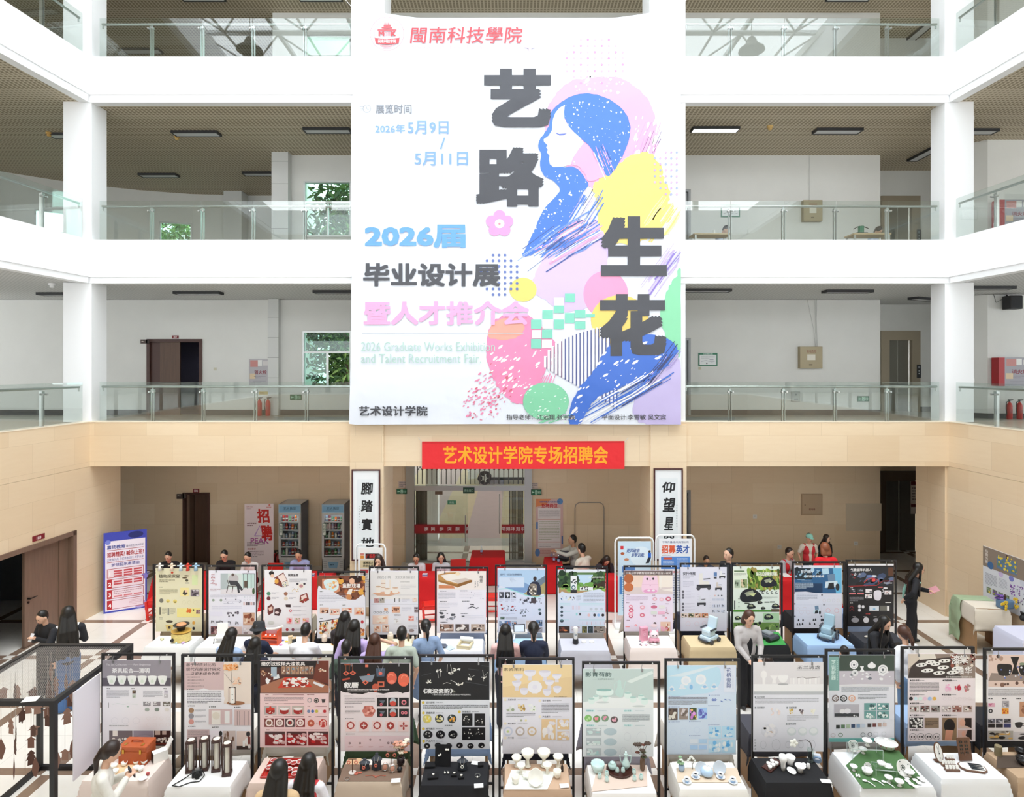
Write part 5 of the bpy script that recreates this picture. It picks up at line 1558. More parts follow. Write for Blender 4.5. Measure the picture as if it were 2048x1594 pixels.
def f6(P):
 P.R(132,207,862,548,'e2ca9c');P.Y([(132,440),(862,330),(862,548),(132,548)],'dcc294');P.U()
 P.T(142,238,34,'素瓷茉莉','5a4a3a',0,fit=212)
 for x,y,w,h,st in((420,290,62,40,1),(575,295,62,42,1),(296,325,48,32,1),(700,325,48,32,1),(280,400,48,38,1),(622,390,48,34,1),(358,480,44,44,0),(598,490,44,44,0),(705,460,42,46,0)):
  if st:P.Y([(x-14,y),(x+14,y),(x+22,y+h*2),(x-22,y+h*2)],'d5d0d6')
  P.U();P.B([(x-w,y-h*.5),(x,y-h*.7),(x+w,y-h*.5),(x+w*.75,y+h*.6),(x,y+h),(x-w*.75,y+h*.6)],'e6e4ee',seg=3);P.U();P.E(x,y-h*.45,w*.9,h*.3,'cfccd8',16);P.lay-=2
 P.U().up();P.E(470,440,78,70,'eeedf4',10);P.U();P.E(470,440,26,24,'d9d7e2',12);P.T(670,536,12,'茉莉花元素陶瓷餐具设计','7a6a50',0)
 for x,y,tx in((160,572,'灵感来源'),(522,582,'设计说明'),(522,750,'产品展示'),(160,822,'细节展示'),(160,972,'尺寸图')):P.E(x,y,14,14,'e3d9c2',12);P.T(x+28,y-10,20,tx,'55525a',.005);P.L(x+130,y-4,x+300,y+6,1,'b5b3ba',.7)
 P.L(172,715,475,760,3,TX,.4);P.L(542,612,830,720,7,TX,.4)
 for x,cs in((210,['e9eaec','cfd3cc','9aa58c']),(330,['c9a860','a8823c','e3d2a0']),(445,['f1f2f3','dfe3dd','7d9a5e'])):P.K(16,x-30,630,x+30,695,cs,8,18,x)
 for x,c in((275,'e8e8ec'),(328,'9aa08a'),(376,'e6dfae')):P.E(x,790,12,11,c,10)
 for i,c in enumerate(('c3c9dc','b6aaa4','c9b08e')):P.E(190+i*125,903,48,47,c,22);P.U();P.E(190+i*125,903,34,32,'e3e2ea',16);P.U();P.E(188+i*125,906,14,12,['b9c98a','d2ccd6','d9cbb6'][i],10);P.lay-=2
 for q in((540,776,688,992),(706,778,832,884),(706,906,832,996)):P.H(*q,'d9bd93',['ece9ee','d9d5dd','f3f0f0'],12)
 for i in range(5):P.ring(235+i*135,1060-(i%2)*20,30,31.5,'cfcfd6',14)
def f7(P):
 P.R(975,252,1712,660,'b9c9c6');P.Y([(975,600),(1250,545),(1480,540),(1712,580),(1712,660),(975,660)],'dfe4e4');P.Y([(1430,380),(1700,270),(1712,300),(1480,400)],'d3dedb');P.U()
 P.T(1000,285,46,'影青荷韵','47605e',.015,fit=272);P.T(1075,348,18,'—— 文创陶瓷茶具设计','6b807e',0,fit=225)
 C1,C2='b9d2cd','d9e9e5'
 P.B([(1340,375),(1372,372),(1378,430),(1400,490),(1385,540),(1340,540),(1312,500),(1335,440)],C1,seg=4);P.N([(1335,380),(1303,410),(1305,470),(1320,490)],5,C1);P.N([(1420,380),(1408,440),(1395,480)],8,C1)
 P.B([(1115,470),(1160,462),(1200,455),(1245,465),(1292,472),(1275,525),(1130,525)],C2,seg=3);P.E(1195,470,80,14,'8db3ae',14)
 for x,y,r in((1065,585,36),(1110,555,34),(1210,560,34),(1445,525,40),(1500,570,38),(1585,550,34),(1620,590,40)):P.E(x,y,r,r*.95,C2,16);P.U();P.E(x,y-r*.6,r*.85,r*.25,'a5c6c1',12);P.lay-=1
 for x,y in((1560,640),(1330,545),(1180,600)):P.E(x,y,70,10,'c3cccb',12)
 for x,y,tx in((1010,690,'灵感来源'),(1405,690,'设计说明'),(1015,845,'细节展示'),(1405,845,'尺寸图示')):P.R(x-4,y-12,x+90,y+10,'cfe3e3');P.U();P.T(x,y-10,18,tx,'5aa3a8',.01);P.L(x+115,y-4,x+280,y+6,1,'a5bcbf',.6);P.lay-=1
 P.L(1390,728,1675,808,6,'55606a',.45)
 for x,y,cs in((1030,767,['7fb86a','b3d49a']),(1118,774,['6f8f62','e58a9a']),(1207,766,['7a9a7e','d98fa8']),(1303,783,['5a5050','e3a9ba'])):P.E(x,y,39,36,cs[0],18);P.U();P.K(7,x-16,y-14,x+16,y+14,cs[1],7,13,int(x));P.lay-=1
 for j in range(3):
  P.H(1010,870+j*106,1167,947+j*106,'b3bcc0',['c9dbd9','a5c6c6','e0e8e8'],10,j);P.E(1262,908+j*108,68,38,'b3c4cb',24)
 P.U()
 for x,y,r in((1440,960,34),(1590,970,50),(1510,1100,34),(1400,1110,30),(1640,1090,30)):P.ring(x,y,r,r+1.6,'b9c0c8',14,1.2)
def f8(P):
 P.R(125,215,850,1145,'d3e2f2');P.R(125,215,850,520,'ccd9ea');P.U()
 P.B([(125,222),(400,218),(640,225),(690,300),(680,400),(600,490),(400,515),(125,515)],'b9d9ea',seg=3);P.Y([(130,330),(560,225),(660,222),(300,330)],'dcebf4');P.U()
 for x,y,r in((325,375,52),(480,360,56)):P.E(x,y,r,r*.95,'e6eaee',22);P.U();P.E(x,y,r*.6,r*.58,'d7dfe8',18);P.lay-=1
 for x,y in((175,465),(285,445),(520,440),(620,440)):P.E(x,y+8,40,9,'e8eef5',14);P.U();P.E(x,y-14,24,26,'dfeaf4',12);P.E(x,y-4,20,14,'8ab4d6',12);P.lay-=1
 P.E(375,430,34,40,'c3dcee');P.U();P.E(378,440,18,26,'7fb3da');P.R(722,205,840,490,'dfe6f4');P.U();P.vtext(772,235,50,'花柄瓷韵','47588c',.01);P.L(815,320,820,470,12,'9aa6c2',.7)
 P.L(140,545,548,632,6,'5b4f58',.45)
 for x,y in((150,540),(570,526),(150,648),(565,634),(150,805),(365,800),(365,948),(565,836)):P.R(x-6,y-5,x+4,y+5,'6a86b8');P.L(x+12,y-5,x+180,y+6,1,'9aa9c4',.7)
 for q,bg,cs in(((140,662,236,784),'4a3c36',['d9d6cc','6b5a4e']),((252,660,346,780),'8d8078',['c9c2c4','6d605a']),((360,658,436,782),'3f4f2e',['c07ac4','d79ad6','e6c05a']),((452,656,545,775),'9fc4ea',['5a5fb0','7a86cc'])):P.H(*q,bg,cs,12)
 for a in range(5):P.E(620+22*math.cos(-a*.5-.6),590+22*math.sin(-a*.5-.6),16,5,'6b7fbc',8,-a*.5-.6)
 for x,y in((700,590),(740,572),(785,575)):P.E(x,y,16,5,'5a76b6',8,.4)
 for i in range(9):P.ring(620+(i%3)*75,670+(i//3)*50,14,15.5,'b9cbe4',10)
 for x,y in((190,925),(300,905),(185,1030),(300,1050),(440,890)):P.ring(x,y,32,33.5,'b3c3dc',14)
 for i,c in enumerate(('dbe4ee','b3d4ef','a9c9e8','a9c9ea')):P.R(366+(i%2)*95,985+(i//2)*65,448+(i%2)*95,1030+(i//2)*65,c)
 for q in((560,852,690,982),(698,852,835,972),(560,1000,690,1125),(695,990,838,1130)):P.H(*q,'b9dcf0',['6fb0dc','e9f1f6','d3e6f3','4f9ad0'],9)
 P.U();P.Y([(612,858),(624,858),(628,910),(655,965),(585,965),(610,910)],'dcecf5')
def f9(P):
 P.R(1032,182,1765,520,'d5d2d4');P.R(1032,475,1765,520,'b3b6ba');P.R(1032,410,1765,485,'e3e2e3');P.U()
 P.R(1485,262,1730,264,'6b7076');P.T(1488,215,38,'玉兰清盏','55585e',.0,fit=240,shear=.2)
 P.E(1140,310,34,42,'eceaea');P.Y([(1125,340),(1158,340),(1155,410),(1128,410)],'eceaea');P.Y([(1205,320),(1290,320),(1265,360),(1272,405),(1225,405),(1235,360)],'e6e4e4');P.B([(1290,325),(1340,318),(1395,325),(1370,385),(1315,385)],'e9e8e8');P.E(1342,410,56,9,'a9a9ab')
 for i in range(11):P.R(1412+i*29,345,1436+i*29,408,'e9e7e7' if i%2 else 'dedbdc')
 P.N([(1490,345),(1550,335),(1580,348),(1640,345),(1730,335)],4,'5a4a44')
 for x,y,tx in((1045,545,'设计说明'),(1045,655,'效果展示'),(1378,655,'灵感来源'),(1372,828,'细节说明')):P.R(x,y-8,x+15,y+9,'7a8288');P.T(x+24,y-10,20,tx,'5a6066',.005)
 P.L(1048,560,1715,618,4,'9a9aa2',.4);P.L(1385,740,1715,798,4,'9a9aa2',.4)
 for x,cs in((1425,['c2a04e','8a6a2e','e3cf92']),(1533,['9a8a86','6b5f62','e3dcd6']),(1655,['efede2','d9d1ae','f6f5ef'])):P.K(10,x-16,672,x+18,724,cs,7,14,x)
 P.K(12,1220,670,1310,740,['f0eeee','e3d3cf'],7,16,3);P.E(1200,900,90,70,'d3d4dc',18);P.U();P.K(20,1140,840,1260,945,['f1f0f3','ebe9ee','c9b9ae'],12,26,5)
 for i in range(3):P.E(1432+i*115,905,50,44,'cfd6d9',20);P.U();P.E(1432+i*115,898,38,28,'e3e7e9',16);P.lay-=1
 for x,w in((1135,30),(1270,44),(1395,26),(1530,26),(1640,40)):P.ring(x,1045,w,w+1.6,'9aa0a6',12,1.3)
 P.vtext(1050,985,22,'尺寸大小','5a6066',.005,step=1.4)
def f10(P):
 P.R(90,152,745,455,'3d4a42');P.R(90,310,745,455,'bfb9c2');P.Y([(90,455),(400,440),(745,448),(745,470),(90,470)],'d5d4d8');P.U()
 P.R(90,165,192,505,'7ea6a0');P.U();P.vtext(135,200,46,'芝说新器','cfe3dd',.015,step=1.12);P.L(170,200,178,430,12,'a5c6c0',.7)
 for x,y,r in((340,248,44),(350,330,32),(630,298,52)):P.E(x,y,r,r,'eeeef0',14);P.U();P.E(x,y,r*.25,r*.25,'5a5f66',8);P.ring(x,y,r*.6,r*.68,'9a9ea6',14);P.lay-=1
 P.E(518,258,42,28,'efeff1');P.E(518,228,14,10,'e6e6ea');P.Y([(400,262),(440,262),(432,290),(450,320),(395,320),(412,290)],'ededf0');P.K(26,230,320,700,395,['efeff2','dcdce2','6f747c'],6,18,4,ang=0,asp=1.5)
 P.L(215,470,690,525,4,'6f747c',.4);P.L(382,545,670,600,4,'6f747c',.4)
 for x,c in((155,'6a5a58'),(237,'2f3338'),(320,'d9a890')):P.E(x,585,36,33,c,20);P.U();P.ring(x,585,14,22,'dedde2',16);P.R(x-30,583,x+30,587,'dedde2');P.R(x-2,556,x+2,614,'dedde2');P.lay-=1
 P.R(140,645,392,775,'b3b0b8');P.U();P.R(145,735,390,768,'3a3c40');P.E(225,715,30,22,'eceaee');P.E(275,712,34,26,'e4e2e8');P.K(10,150,738,380,765,'e0dfe3',6,14,2)
 for i in range(4):
  x,y=443+(i%2)*128,632+(i//2)*82
  P.R(x,y,x+120,y+74,'6a9a98');P.U();P.K(9,x+18,y+14,x+102,y+60,['eef2f1','dfe8e6','3f5f60'],8,20,i);P.lay-=1
 for i,c in enumerate(('2b302c','5f7a60','a9bca2','3a4a6a','8aa3c2','c2cbdc','2e2522','6a3432','a98d80','c9b5b0')):P.R(160+i*51+(10 if i>5 else 0),852-i*2.4,198+i*51+(10 if i>5 else 0),888-i*2.4,c)
 for i,x in enumerate((130,205,430,500,560,640)):P.ring(x,955-i*3,18,24,['c2b9bc','6f8a72','8a9098','6f747c','c9ccd2','c9ccd2'][i],12,.9)
 P.R(90,985,745,1022,'6fb3ae')
def f11(P):
 P.R(885,140,1558,382,'8a7a70');P.Y([(960,200),(1330,170),(1420,382),(885,382),(900,300)],'3a302e');P.Y([(885,140),(1000,140),(1000,190),(885,290)],'c9bcae');P.Y([(980,140),(1150,140),(1170,185),(1000,200)],'d6cfc4');P.K(40,1310,145,1550,260,['6a342a','8a4a3a','d9cdbf','5a2a22'],8,22,4);P.U()
 for x,y,rx in((1018,250,56),(1110,222,52),(1158,240,52),(1250,208,60),(1078,306,62),(1236,275,58),(1195,330,60),(1375,285,56),(1330,326,60)):P.E(x,y,rx,20,'eeece8',20,-.08);P.U();P.E(x-rx*.35,y+2,9,7,'2e2826',8);P.E(x+rx*.35,y-2,9,7,'2e2826',8);P.lay-=1
 P.U().up();P.T(1315,150,95,'漆','f4f1ee',.02,fit=90);P.T(1400,150,85,'棠','f4f1ee',.02,fit=85);P.T(1380,265,80,'釉','f4f1ee',.02,fit=60);P.T(1450,265,80,'华','f4f1ee',.02,fit=75);P.T(1240,362,16,'—基于海棠花纹样的漆艺首饰设计','efebe6',.01,fit=290)
 for x,y,tx in((902,405,'设计说明'),(1228,405,'灵感来源'),(900,548,'色彩分析'),(1222,548,'纹样提取'),(900,635,'制作过程'),(900,755,'产品展示'),(1222,755,'佩戴展示'),(900,903,'细节展示')):P.E(x+8,y,7,7,'2a2a2c',8);P.T(x+18,y-9,18,tx,'2f2f33',.02);P.L(x+95,y-2,x+180,y+8,1,'8a8488',.6)
 P.L(898,425,1195,525,8,'5d585e',.45);P.L(1240,660,1250,670,1,TX)
 for x,cs in((1285,['e8a9c9','f3cfe0']),(1382,['b3203a','d94a5a']),(1477,['a98a86','c96a72'])):P.K(14,x-26,450,x+26,510,cs,9,18,x)
 for i,c in enumerate(('2a2426','d3e6ec','d2e6dc','ecc9dc','a9c6ea','e0b25a')):P.E(912+i*47,588,19,19,c,16)
 for i in range(6):P.ring(1250+i*50,588,15,17,'d3c9cc',10);P.H(900+i*107,656,992+i*107,722,['b9b2ae','8a8280','9a9692','c2b9b9','9a6a60','b9a9a2'][i],['2e2826','efe9e4','6a3a36'],9,i)
 P.R(896,778,1038,882,'2e2a2a');P.R(1048,780,1192,882,'8a7560');P.R(1226,780,1372,1005,'8c7256');P.R(1382,780,1522,888,'cdb3a6');P.R(1382,898,1522,1005,'c9a9a0');P.U()
 P.K(26,905,785,1028,872,'efece8',8,13,2);P.L(1060,815,1185,860,4,'2e2622',.5);P.E(1298,860,56,70,'1d1a1a',20);P.Y([(1262,900),(1335,905),(1320,1003),(1250,1003)],'c98f76');P.Y([(1450,782),(1520,782),(1520,885),(1440,850)],'2a2222');P.E(1428,830,30,36,'d6a690',12);P.Y([(1480,900),(1522,900),(1522,1003),(1460,960)],'2a2222');P.E(1440,940,20,30,'d3a08c',12)
 for i in range(4):P.ring(930+i*80,968,33,36,'3a3638',18,.95);P.U();P.E(918+i*80,970,8,8,'2a2628',8);P.E(944+i*80,970,8,8,'2a2628',8);P.lay-=1
def f12(P):
 P.R(1690,150,2360,470,'d6bfb4');P.Y([(1720,330),(2360,360),(2360,415),(1690,410)],'8f8078');P.U();P.K(14,1700,155,1830,210,['5a3a30','a98a7a'],8,22,3);P.K(12,1750,420,2300,470,['5a4038','7a5a4c'],12,26,6)
 P.B([(1780,250),(1850,240),(1925,255),(1905,350),(1800,350)],'1c1a1c');P.Y([(1912,168),(2000,168),(1972,260),(2000,345),(1920,345),(1945,260)],'161416');P.B([(2000,260),(2080,250),(2160,265),(2130,350),(2020,350)],'1a181a');P.E(2030,240,30,14,'7f8a72');P.U();P.K(18,1785,270,2120,380,['dfe0e6','5a6ab0','a9b5d6'],4,12,5)
 P.L(1690,492,2340,570,6,'5d585e',.4)
 for i in range(5):P.L(1690+i*140,583,1770+i*140,596,1,'3a3a3e',.8)
 P.H(1688,632,1755,670,'d3a3b6',['b86a8a'],5);P.H(1828,610,1897,675,'a9a6ac',['d9d6d9','7a7880'],8);P.H(1826,683,1893,742,'e09a2e',['c2502a','f0c04a'],7);P.ring(1712,712,10,22,'3a3a40',12);P.H(2003,620,2120,770,'b98a6a',['d9b596','8a5a40'],9)
 for i in range(3):P.H(1684+i*80,790,1755+i*80,830,'5a5a66',['1c1a1c','c9c9d2'],6,i);P.R(1684+i*80,838,1755+i*80,878,['1f1c1e','24232c','2e3466'][i])
 P.R(1938,805,2120,888,'dfdfe2');P.U();P.B([(1958,830),(2030,826),(2020,875),(1970,875)],'1c1a1c');P.ring(2038,848,8,14,'1c1a1c',10);P.H(1684,910,1938,1002,'a9a59f',['1c1a1c','c9a25a','e8e4dc','5a5046'],14);P.H(1945,920,2300,1000,'c9c6ca',['1c1a1c','2a2a30'],10)
FR=[
 ((204,350,1306),(1040,205,1735,1078),5.078,ZA,'tea set poster with six pale cups','e4e3e7',f1),
 ((363,507,1308),(150,178,852,1100),5.244,ZB,'pinkish flower vase poster','f1eff3',f2),
 ((516,668,1309),(945,165,1668,1074),5.244,ZB,'red lacquer tea set poster','e2c6c5',f3),
 ((676,826,1313),(110,192,840,1115),5.244,ZC,'red jewellery poster with black top','ded4d6',f4),
 ((838,989,1309),(950,176,1675,1092),5.244,ZC,'poster of white flower jewellery on black','d9dce3',f5),
 ((997,1149,1315),(130,205,865,1140),5.243,ZD,'sand-coloured poster of white jasmine bowls','e6e5ef',f6),
 ((1164,1320,1323),(973,250,1714,1172),5.243,ZD,'pale green celadon tea set poster','d9dfe2',f7),
 ((1329,1480,1317),(125,213,852,1147),5.243,ZE,'light blue tea set poster','d3e2f2',f8),
 ((1503,1651,1310),(1030,180,1765,1118),5.243,ZE,'pale grey magnolia cup poster','dcdde5',f9),
 ((1650,1789,1298),(88,150,747,1024),5.02,ZF,'dark green topped porcelain tableware poster','d9dae2',f10),
 ((1802,1948,1293),(883,138,1560,1018),5.02,ZF,'hair ornament poster with white ovals','e3d9dc',f11),
 ((1967,2110,1296),(1686,148,2350,1012),5.02,ZF,'black vase poster cut by the picture edge','e0dde0',f12),
]
ZFR=[]
for(a,b_,yt),bx,sc,zo,desc,base,fn in FR:
 Z=stand(a,b_,yt,desc+' in the front row');ZFR.append(Z)
 poster(Z,bx,sc,zo,desc+' in the front row',base,fn)
#back row of stands
YA=(290,1090);YB_=(610,1090);YC=(960,1070);YD=(1230,1060);YE=(1540,1050)
def grid(P,x0,y0,x1,y1,nx,ny,cols,seed=0,r=.3):
 rd=random.Random(seed)
 for i in range(nx):
  for j in range(ny):
   w,h=(x1-x0)/nx,(y1-y0)/ny
   P.E(x0+(i+.5)*w,y0+(j+.5)*h,w*r*rd.uniform(.6,1.1),h*r*rd.uniform(.6,1.1),rd.choice(cols),8,rd.uniform(0,3))
def g1(P):
 P.U();P.T(160,345,42,'植物探探屋','3f3a2c',.01,fit=245,shear=.08);P.L(170,405,350,445,2,'8a8468',.5);P.E(318,322,15,13,'c9482c',10)
 for x,y in((485,360),(465,385)):P.E(x,y,30,8,'5a4a30',10)
 P.E(490,415,18,15,'4a4636',12);P.R(472,440,518,450,'777');P.R(550,350,618,470,'cfdba8');P.L(172,515,382,578,6,'8a8468',.45);P.L(170,490,230,500,1,'555',.7)
 P.R(412,500,515,598,'eadc9a');P.U();P.Y([(455,530),(485,525),(500,570),(470,590),(440,570)],'3f3a3a');P.E(480,540,14,16,'e3c2a4',10);P.lay-=1
 P.H(535,522,635,602,'7a7078',['3a343a','c9c2c6'],9);P.E(192,650,24,26,'77756a',14);P.E(270,655,22,20,'d9c46a',12);P.E(352,660,24,22,'dcc86e',12);P.R(262,660,278,672,'222');P.R(345,662,362,674,'222')
 for x in(455,520,590):P.ring(x,672,20,22,'c9c49a',10)
 P.R(168,725,188,815,'6f6c5c');P.L(200,735,255,812,6,'99937a',.4);P.R(265,738,285,820,'8a8a80');P.L(300,740,358,815,6,'99937a',.4);P.R(375,740,645,845,'ecdf8e');P.U();P.K(12,490,745,535,785,['e08a3a','d96a2a'],8,18,2);P.H(598,755,643,805,'a98a86',['5a3a3a'],5);P.E(568,760,10,12,'5a5a3a',8);P.lay-=1
 P.Y([(240,935),(335,930),(318,1000),(255,1005)],'d9c27a');P.E(285,895,42,16,'4a4030',12);P.E(285,965,17,17,'4a3a2c',12);P.E(570,910,18,20,'d9a24a',10);P.E(570,975,16,18,'2f3038',10)
 for q in(855,870):P.L(170,q-5,235,q+3,1,'666',.7)
def g2(P):
 P.H(885,332,1292,575,'c9d2cf');P.U();P.R(885,332,970,520,'aab4b6');P.R(1140,335,1285,520,'b9cfca');P.Y([(885,520),(1285,500),(1285,585),(890,575)],'d3cfd3');P.U()
 for x in(1150,1195,1240,1280):P.R(x,332,x+6,510,'4a5250')
 P.R(1140,332,1285,340,'3a4240');P.B([(985,365),(1030,340),(1085,360),(1090,420),(1010,440),(975,410)],'b5b0b2',seg=3);P.E(1028,348,16,18,'5a4a44',10);P.Y([(975,415),(1080,420),(1150,520),(1130,535),(1060,470),(1000,470)],'3a3a40');P.N([(1080,440),(1100,560)],24,'34343a');P.N([(975,470),(955,555)],9,'3f3430');P.N([(1030,480),(1020,555)],9,'3f3430');P.N([(965,410),(985,480),(1080,480)],9,'4a3f3a');P.R(1160,420,1205,500,'5a4a40');P.E(1270,540,16,40,'3f5a3a',10)
 P.vtext(795,335,58,'云之','a9525a',0,step=1.15);P.vtext(830,450,24,'造','a9525a',0);P.L(765,512,890,548,2,'a98a8e',.5);P.L(765,575,1290,620,3,'a9a9b6',.35)
 for x in(800,890):P.E(x,645,17,15,'8f9a8e',10)
 P.K(14,930,630,1130,690,['55555c','9a9aa6'],3,10,3);P.L(920,640,1130,700,3,'b9b9c9',.3)
 for i,c in enumerate(('d9c4c4','6a5a5c','3f3a44','c9a9a4','8a8088')):P.R(1150+i*28,668,1172+i*28,702,c)
 grid(P,1150,595,1280,650,4,2,['b9c4c9','c9c9d2'],2,.2);P.R(765,780,905,832,'e6e4f2');P.K(9,940,785,1090,835,['4a444c','6b6570'],8,18,5);P.L(780,720,1130,770,3,'b5b5c9',.3)
 P.H(1148,790,1285,940,'c29a80',['8a4a30','d9c2ae','6a3a2a'],9);P.H(1148,945,1285,1045,'d6cbcb',['9a8a8a','eae6e8'],6);P.H(770,950,880,1045,'8a5a5c',['4a3238','c9a9a9'],8);P.H(945,955,1140,1045,'d9c2bc',['8a4a40','e8d9d2','5a4a4c'],8)
 for x,y in((790,895),(845,900),(890,895),(985,905),(1075,910)):P.U();P.N([(x-16,y+20),(x-12,y-12),(x+14,y-6),(x+18,y+22)],6,'3a3438');P.N([(x-14,y+2),(x+16,y+4)],6,'3a3438')
def g3(P):
 P.U();P.T(1675,335,32,'闽南童音','3a363a',.02,fit=120);P.L(1690,395,1895,440,4,'8a868e',.4);P.R(1680,372,1760,377,'b9a9a9')
 P.Y([(1510,385),(1620,320),(1675,430),(1680,475),(1615,498),(1515,455)],'7a3a2e');P.U();P.Y([(1550,370),(1620,335),(1660,410),(1600,440)],'f0ded6');P.E(1540,425,24,28,'d9a24a',14);P.Y([(1600,440),(1675,415),(1680,470),(1612,498)],'d9d2c4');P.K(8,1605,435,1670,485,['c2303a','8aa96a','3f5a8a'],5,10,3);P.E(1480,330,30,26,'2a2222',12);P.E(1490,362,22,22,'e3bfa6',12);P.Y([(1455,400),(1530,390),(1540,440),(1470,450)],'e6e2dd')
 P.E(1825,478,42,34,'ece6dc',14);P.E(1785,455,14,12,'33303a');P.E(1866,455,14,12,'33303a');P.U();P.E(1828,480,22,20,'b9868a',12);P.K(10,1710,495,1800,545,['8a7a6a','c9a24a'],4,7,2)
 for x,y,c in((1447,568,'4f8a6a'),(1447,624,'6a2a32'),(1648,570,'9a6a52'),(1650,626,'d9cdb9')):P.E(x,y,23,22,c,16);P.L(x+35,y-14,x+120,y+12,2,'9a96a0',.4)
 P.Y([(1815,590),(1895,560),(1920,640),(1850,680),(1808,660)],'8a3a30');P.U();P.Y([(1825,600),(1885,575),(1895,615),(1835,640)],'ecd6cf');P.K(8,1815,635,1880,665,['d9c9b9','c2303a','7a9a5a'],5,9,4)
 P.Y([(1435,720),(1480,690),(1505,720),(1500,790),(1450,820),(1435,795)],'6a2f2a');P.U();P.Y([(1445,735),(1490,715),(1495,760),(1455,775)],'d9b9a9');P.Y([(1515,745),(1570,735),(1600,760),(1570,830),(1515,820)],'4a3032');P.E(1545,790,24,14,'d9c9c4',10);P.Y([(1645,695),(1705,695),(1705,728),(1650,725)],'3a2a2c');P.ring(1703,767,9,17,'c2484e',12)
 for y in(712,758,812):P.L(1730,y,1890,y+16,2,'9a96a0',.4)
 for q,cs in(((1655,850,1725,922),['d94a5a','e88a7a']),((1748,852,1818,922),['d9a9a0','b93a4a','8a9a5a']),((1846,852,1920,922),['4a4a8a','d9849a','e8a05a'])):P.H(*q,'e3c2c2',cs,9)
 for x,c in((1664,'a93a44'),(1732,'8a4a5a')):P.E(x,990,17,17,c,14)
 P.E(1475,910,40,22,'c9c9c4',14);P.L(1760,980,1850,1000,2,'9a96a0',.4)
def g4(P):
 P.R(135,340,665,605,'7a4a36');P.U();P.K(40,350,345,660,590,['a9623a','c98a5a','4a2a24','d9a24a','6a3a2c'],14,40,3);P.U()
 P.Y([(190,375),(365,370),(390,510),(250,560),(190,470)],'c98a6a');P.U();P.B([(215,390),(350,385),(370,480),(290,520),(225,470)],'cfe0e0',seg=3);P.U();P.K(20,240,410,350,490,['e8b06a','d9c9a9','c98a6a','efe6d6'],8,18,5);P.E(560,375,70,45,'2f1e1c',16);P.E(520,400,30,34,'e3b496',12);P.Y([(485,490),(530,480),(510,550),(460,545)],'e6e0d6');P.U();P.T(415,425,50,'童影戏墙','f3ece6',.03,fit=200);P.L(540,495,660,510,1,'e9dcd4',.8)
 P.B([(140,490),(200,488),(280,500),(380,555),(470,600),(560,605),(665,575),(670,1032),(400,1034),(140,1034)],'e6e6ee',seg=4);P.U()
 P.L(152,540,460,640,6,'a9a9b6',.35);P.L(165,510,225,522,1,'555',.7);P.L(165,658,225,670,1,'777',.7);P.L(415,660,475,672,1,'777',.7);P.L(165,808,225,822,1,'777',.7)
 for q in((165,690,265,757),(275,705,382,775),(405,695,520,755),(545,690,655,775)):P.H(*q,'d9b9a9',['c2563a','f0e6dc','5a3a34','e3a46a'],10)
 P.Y([(155,850),(395,810),(395,1000),(170,1030)],'efe9e4');P.Y([(155,845),(395,806),(395,812),(155,856)],'333');P.U()
 for i in range(2):
  for j in range(2):P.K(24,165+i*130,850-i*15+j*75,265+i*130,905-i*15+j*75,['c98a3a','3f4a44','e3b46a','a9402c','d9d2c4'],6,15,i*3+j,ang=1.5,asp=1.6)
 P.E(635,850,16,20,'b93a44',10);P.K(16,600,920,660,1000,['d98a3a','e8b98a','a95a3a'],8,20,6)
def g5(P):
 P.R(722,290,1250,600,'dfdcda');P.U();P.T(805,342,30,'闽式小筑','8a8a86',.0,fit=145);P.T(1000,342,30,'文创文具包装设计','8a8a86',.0,fit=220);P.L(1055,405,1230,415,1,'a9a6a2',.7);P.L(1060,440,1230,490,4,'b9b6b6',.3)
 P.Y([(745,530),(1010,500),(1060,530),(940,565),(800,560)],'d9a98a');P.U()
 for x,y,w,h in((812,490,34,50),(912,510,34,46),(1000,500,36,44)):P.B([(x-w,y-h*.6),(x,y-h*.8),(x+w,y-h*.6),(x+w*.8,y+h*.6),(x,y+h*.8),(x-w*.8,y+h*.6)],'ece4da',seg=3);P.U();P.E(x,y-h*.6,w*.9,8,'c9a990',12);P.lay-=1
 P.R(842,385,890,500,'e3d9ce');P.R(932,385,950,480,'e0d6ca');P.U();P.R(842,420,890,428,'b98a6a');P.R(842,465,890,472,'b98a6a')
 for y in(552,655):P.R(735,y,1255,y+2,'9a9aa2')
 P.H(765,590,818,640,'b98a86',['6a3a36'],5);P.H(825,585,880,640,'a9a29a',['4a4a46','7a6a5a'],6);P.R(988,588,998,630,'555');P.R(1038,588,1050,630,'999');P.L(1075,590,1160,630,4,'a9a9b6',.3);P.H(1190,588,1242,628,'e0cdc2',['c98a6a','efe6dd'],6)
 P.H(962,682,1050,748,'d9a98f',['7a4a3a','f0e3d6'],10);P.H(875,695,918,728,'d9b9a2',['a95a3a'],5);P.L(1070,690,1180,740,4,'a9a9b6',.3);P.H(1208,685,1250,710,'8a8088',['4a3a4a'],5);P.H(1210,718,1252,745,'8a7a7a',['4a3a3a'],5)
 for i in range(5):P.ring(770+i*35,746,9,13,'7a7a80',10)
 P.H(748,780,920,875,'e3c9bc',['d9a98a','f0e2d6'],8);P.U();P.R(790,858,880,864,'b97a5a');P.L(990,770,1110,782,1,'444',.8);P.H(985,810,1060,870,'e0e0e6',['b9b2b2'],4);P.H(1145,785,1205,840,'e0a9a0',['c94a44','efe6e6'],6);P.H(1212,785,1250,840,'d9d9e2',['a9a9b9'],3)
 P.H(760,890,840,965,'e0c4b6',['b97a5a','f3e9e0'],9);P.H(855,885,930,965,'d9b9a9',['7a4a3a','efe3d9'],9);P.L(1145,885,1240,960,4,'b9b9c2',.3);P.E(1180,945,30,16,'9a8a8a',10)
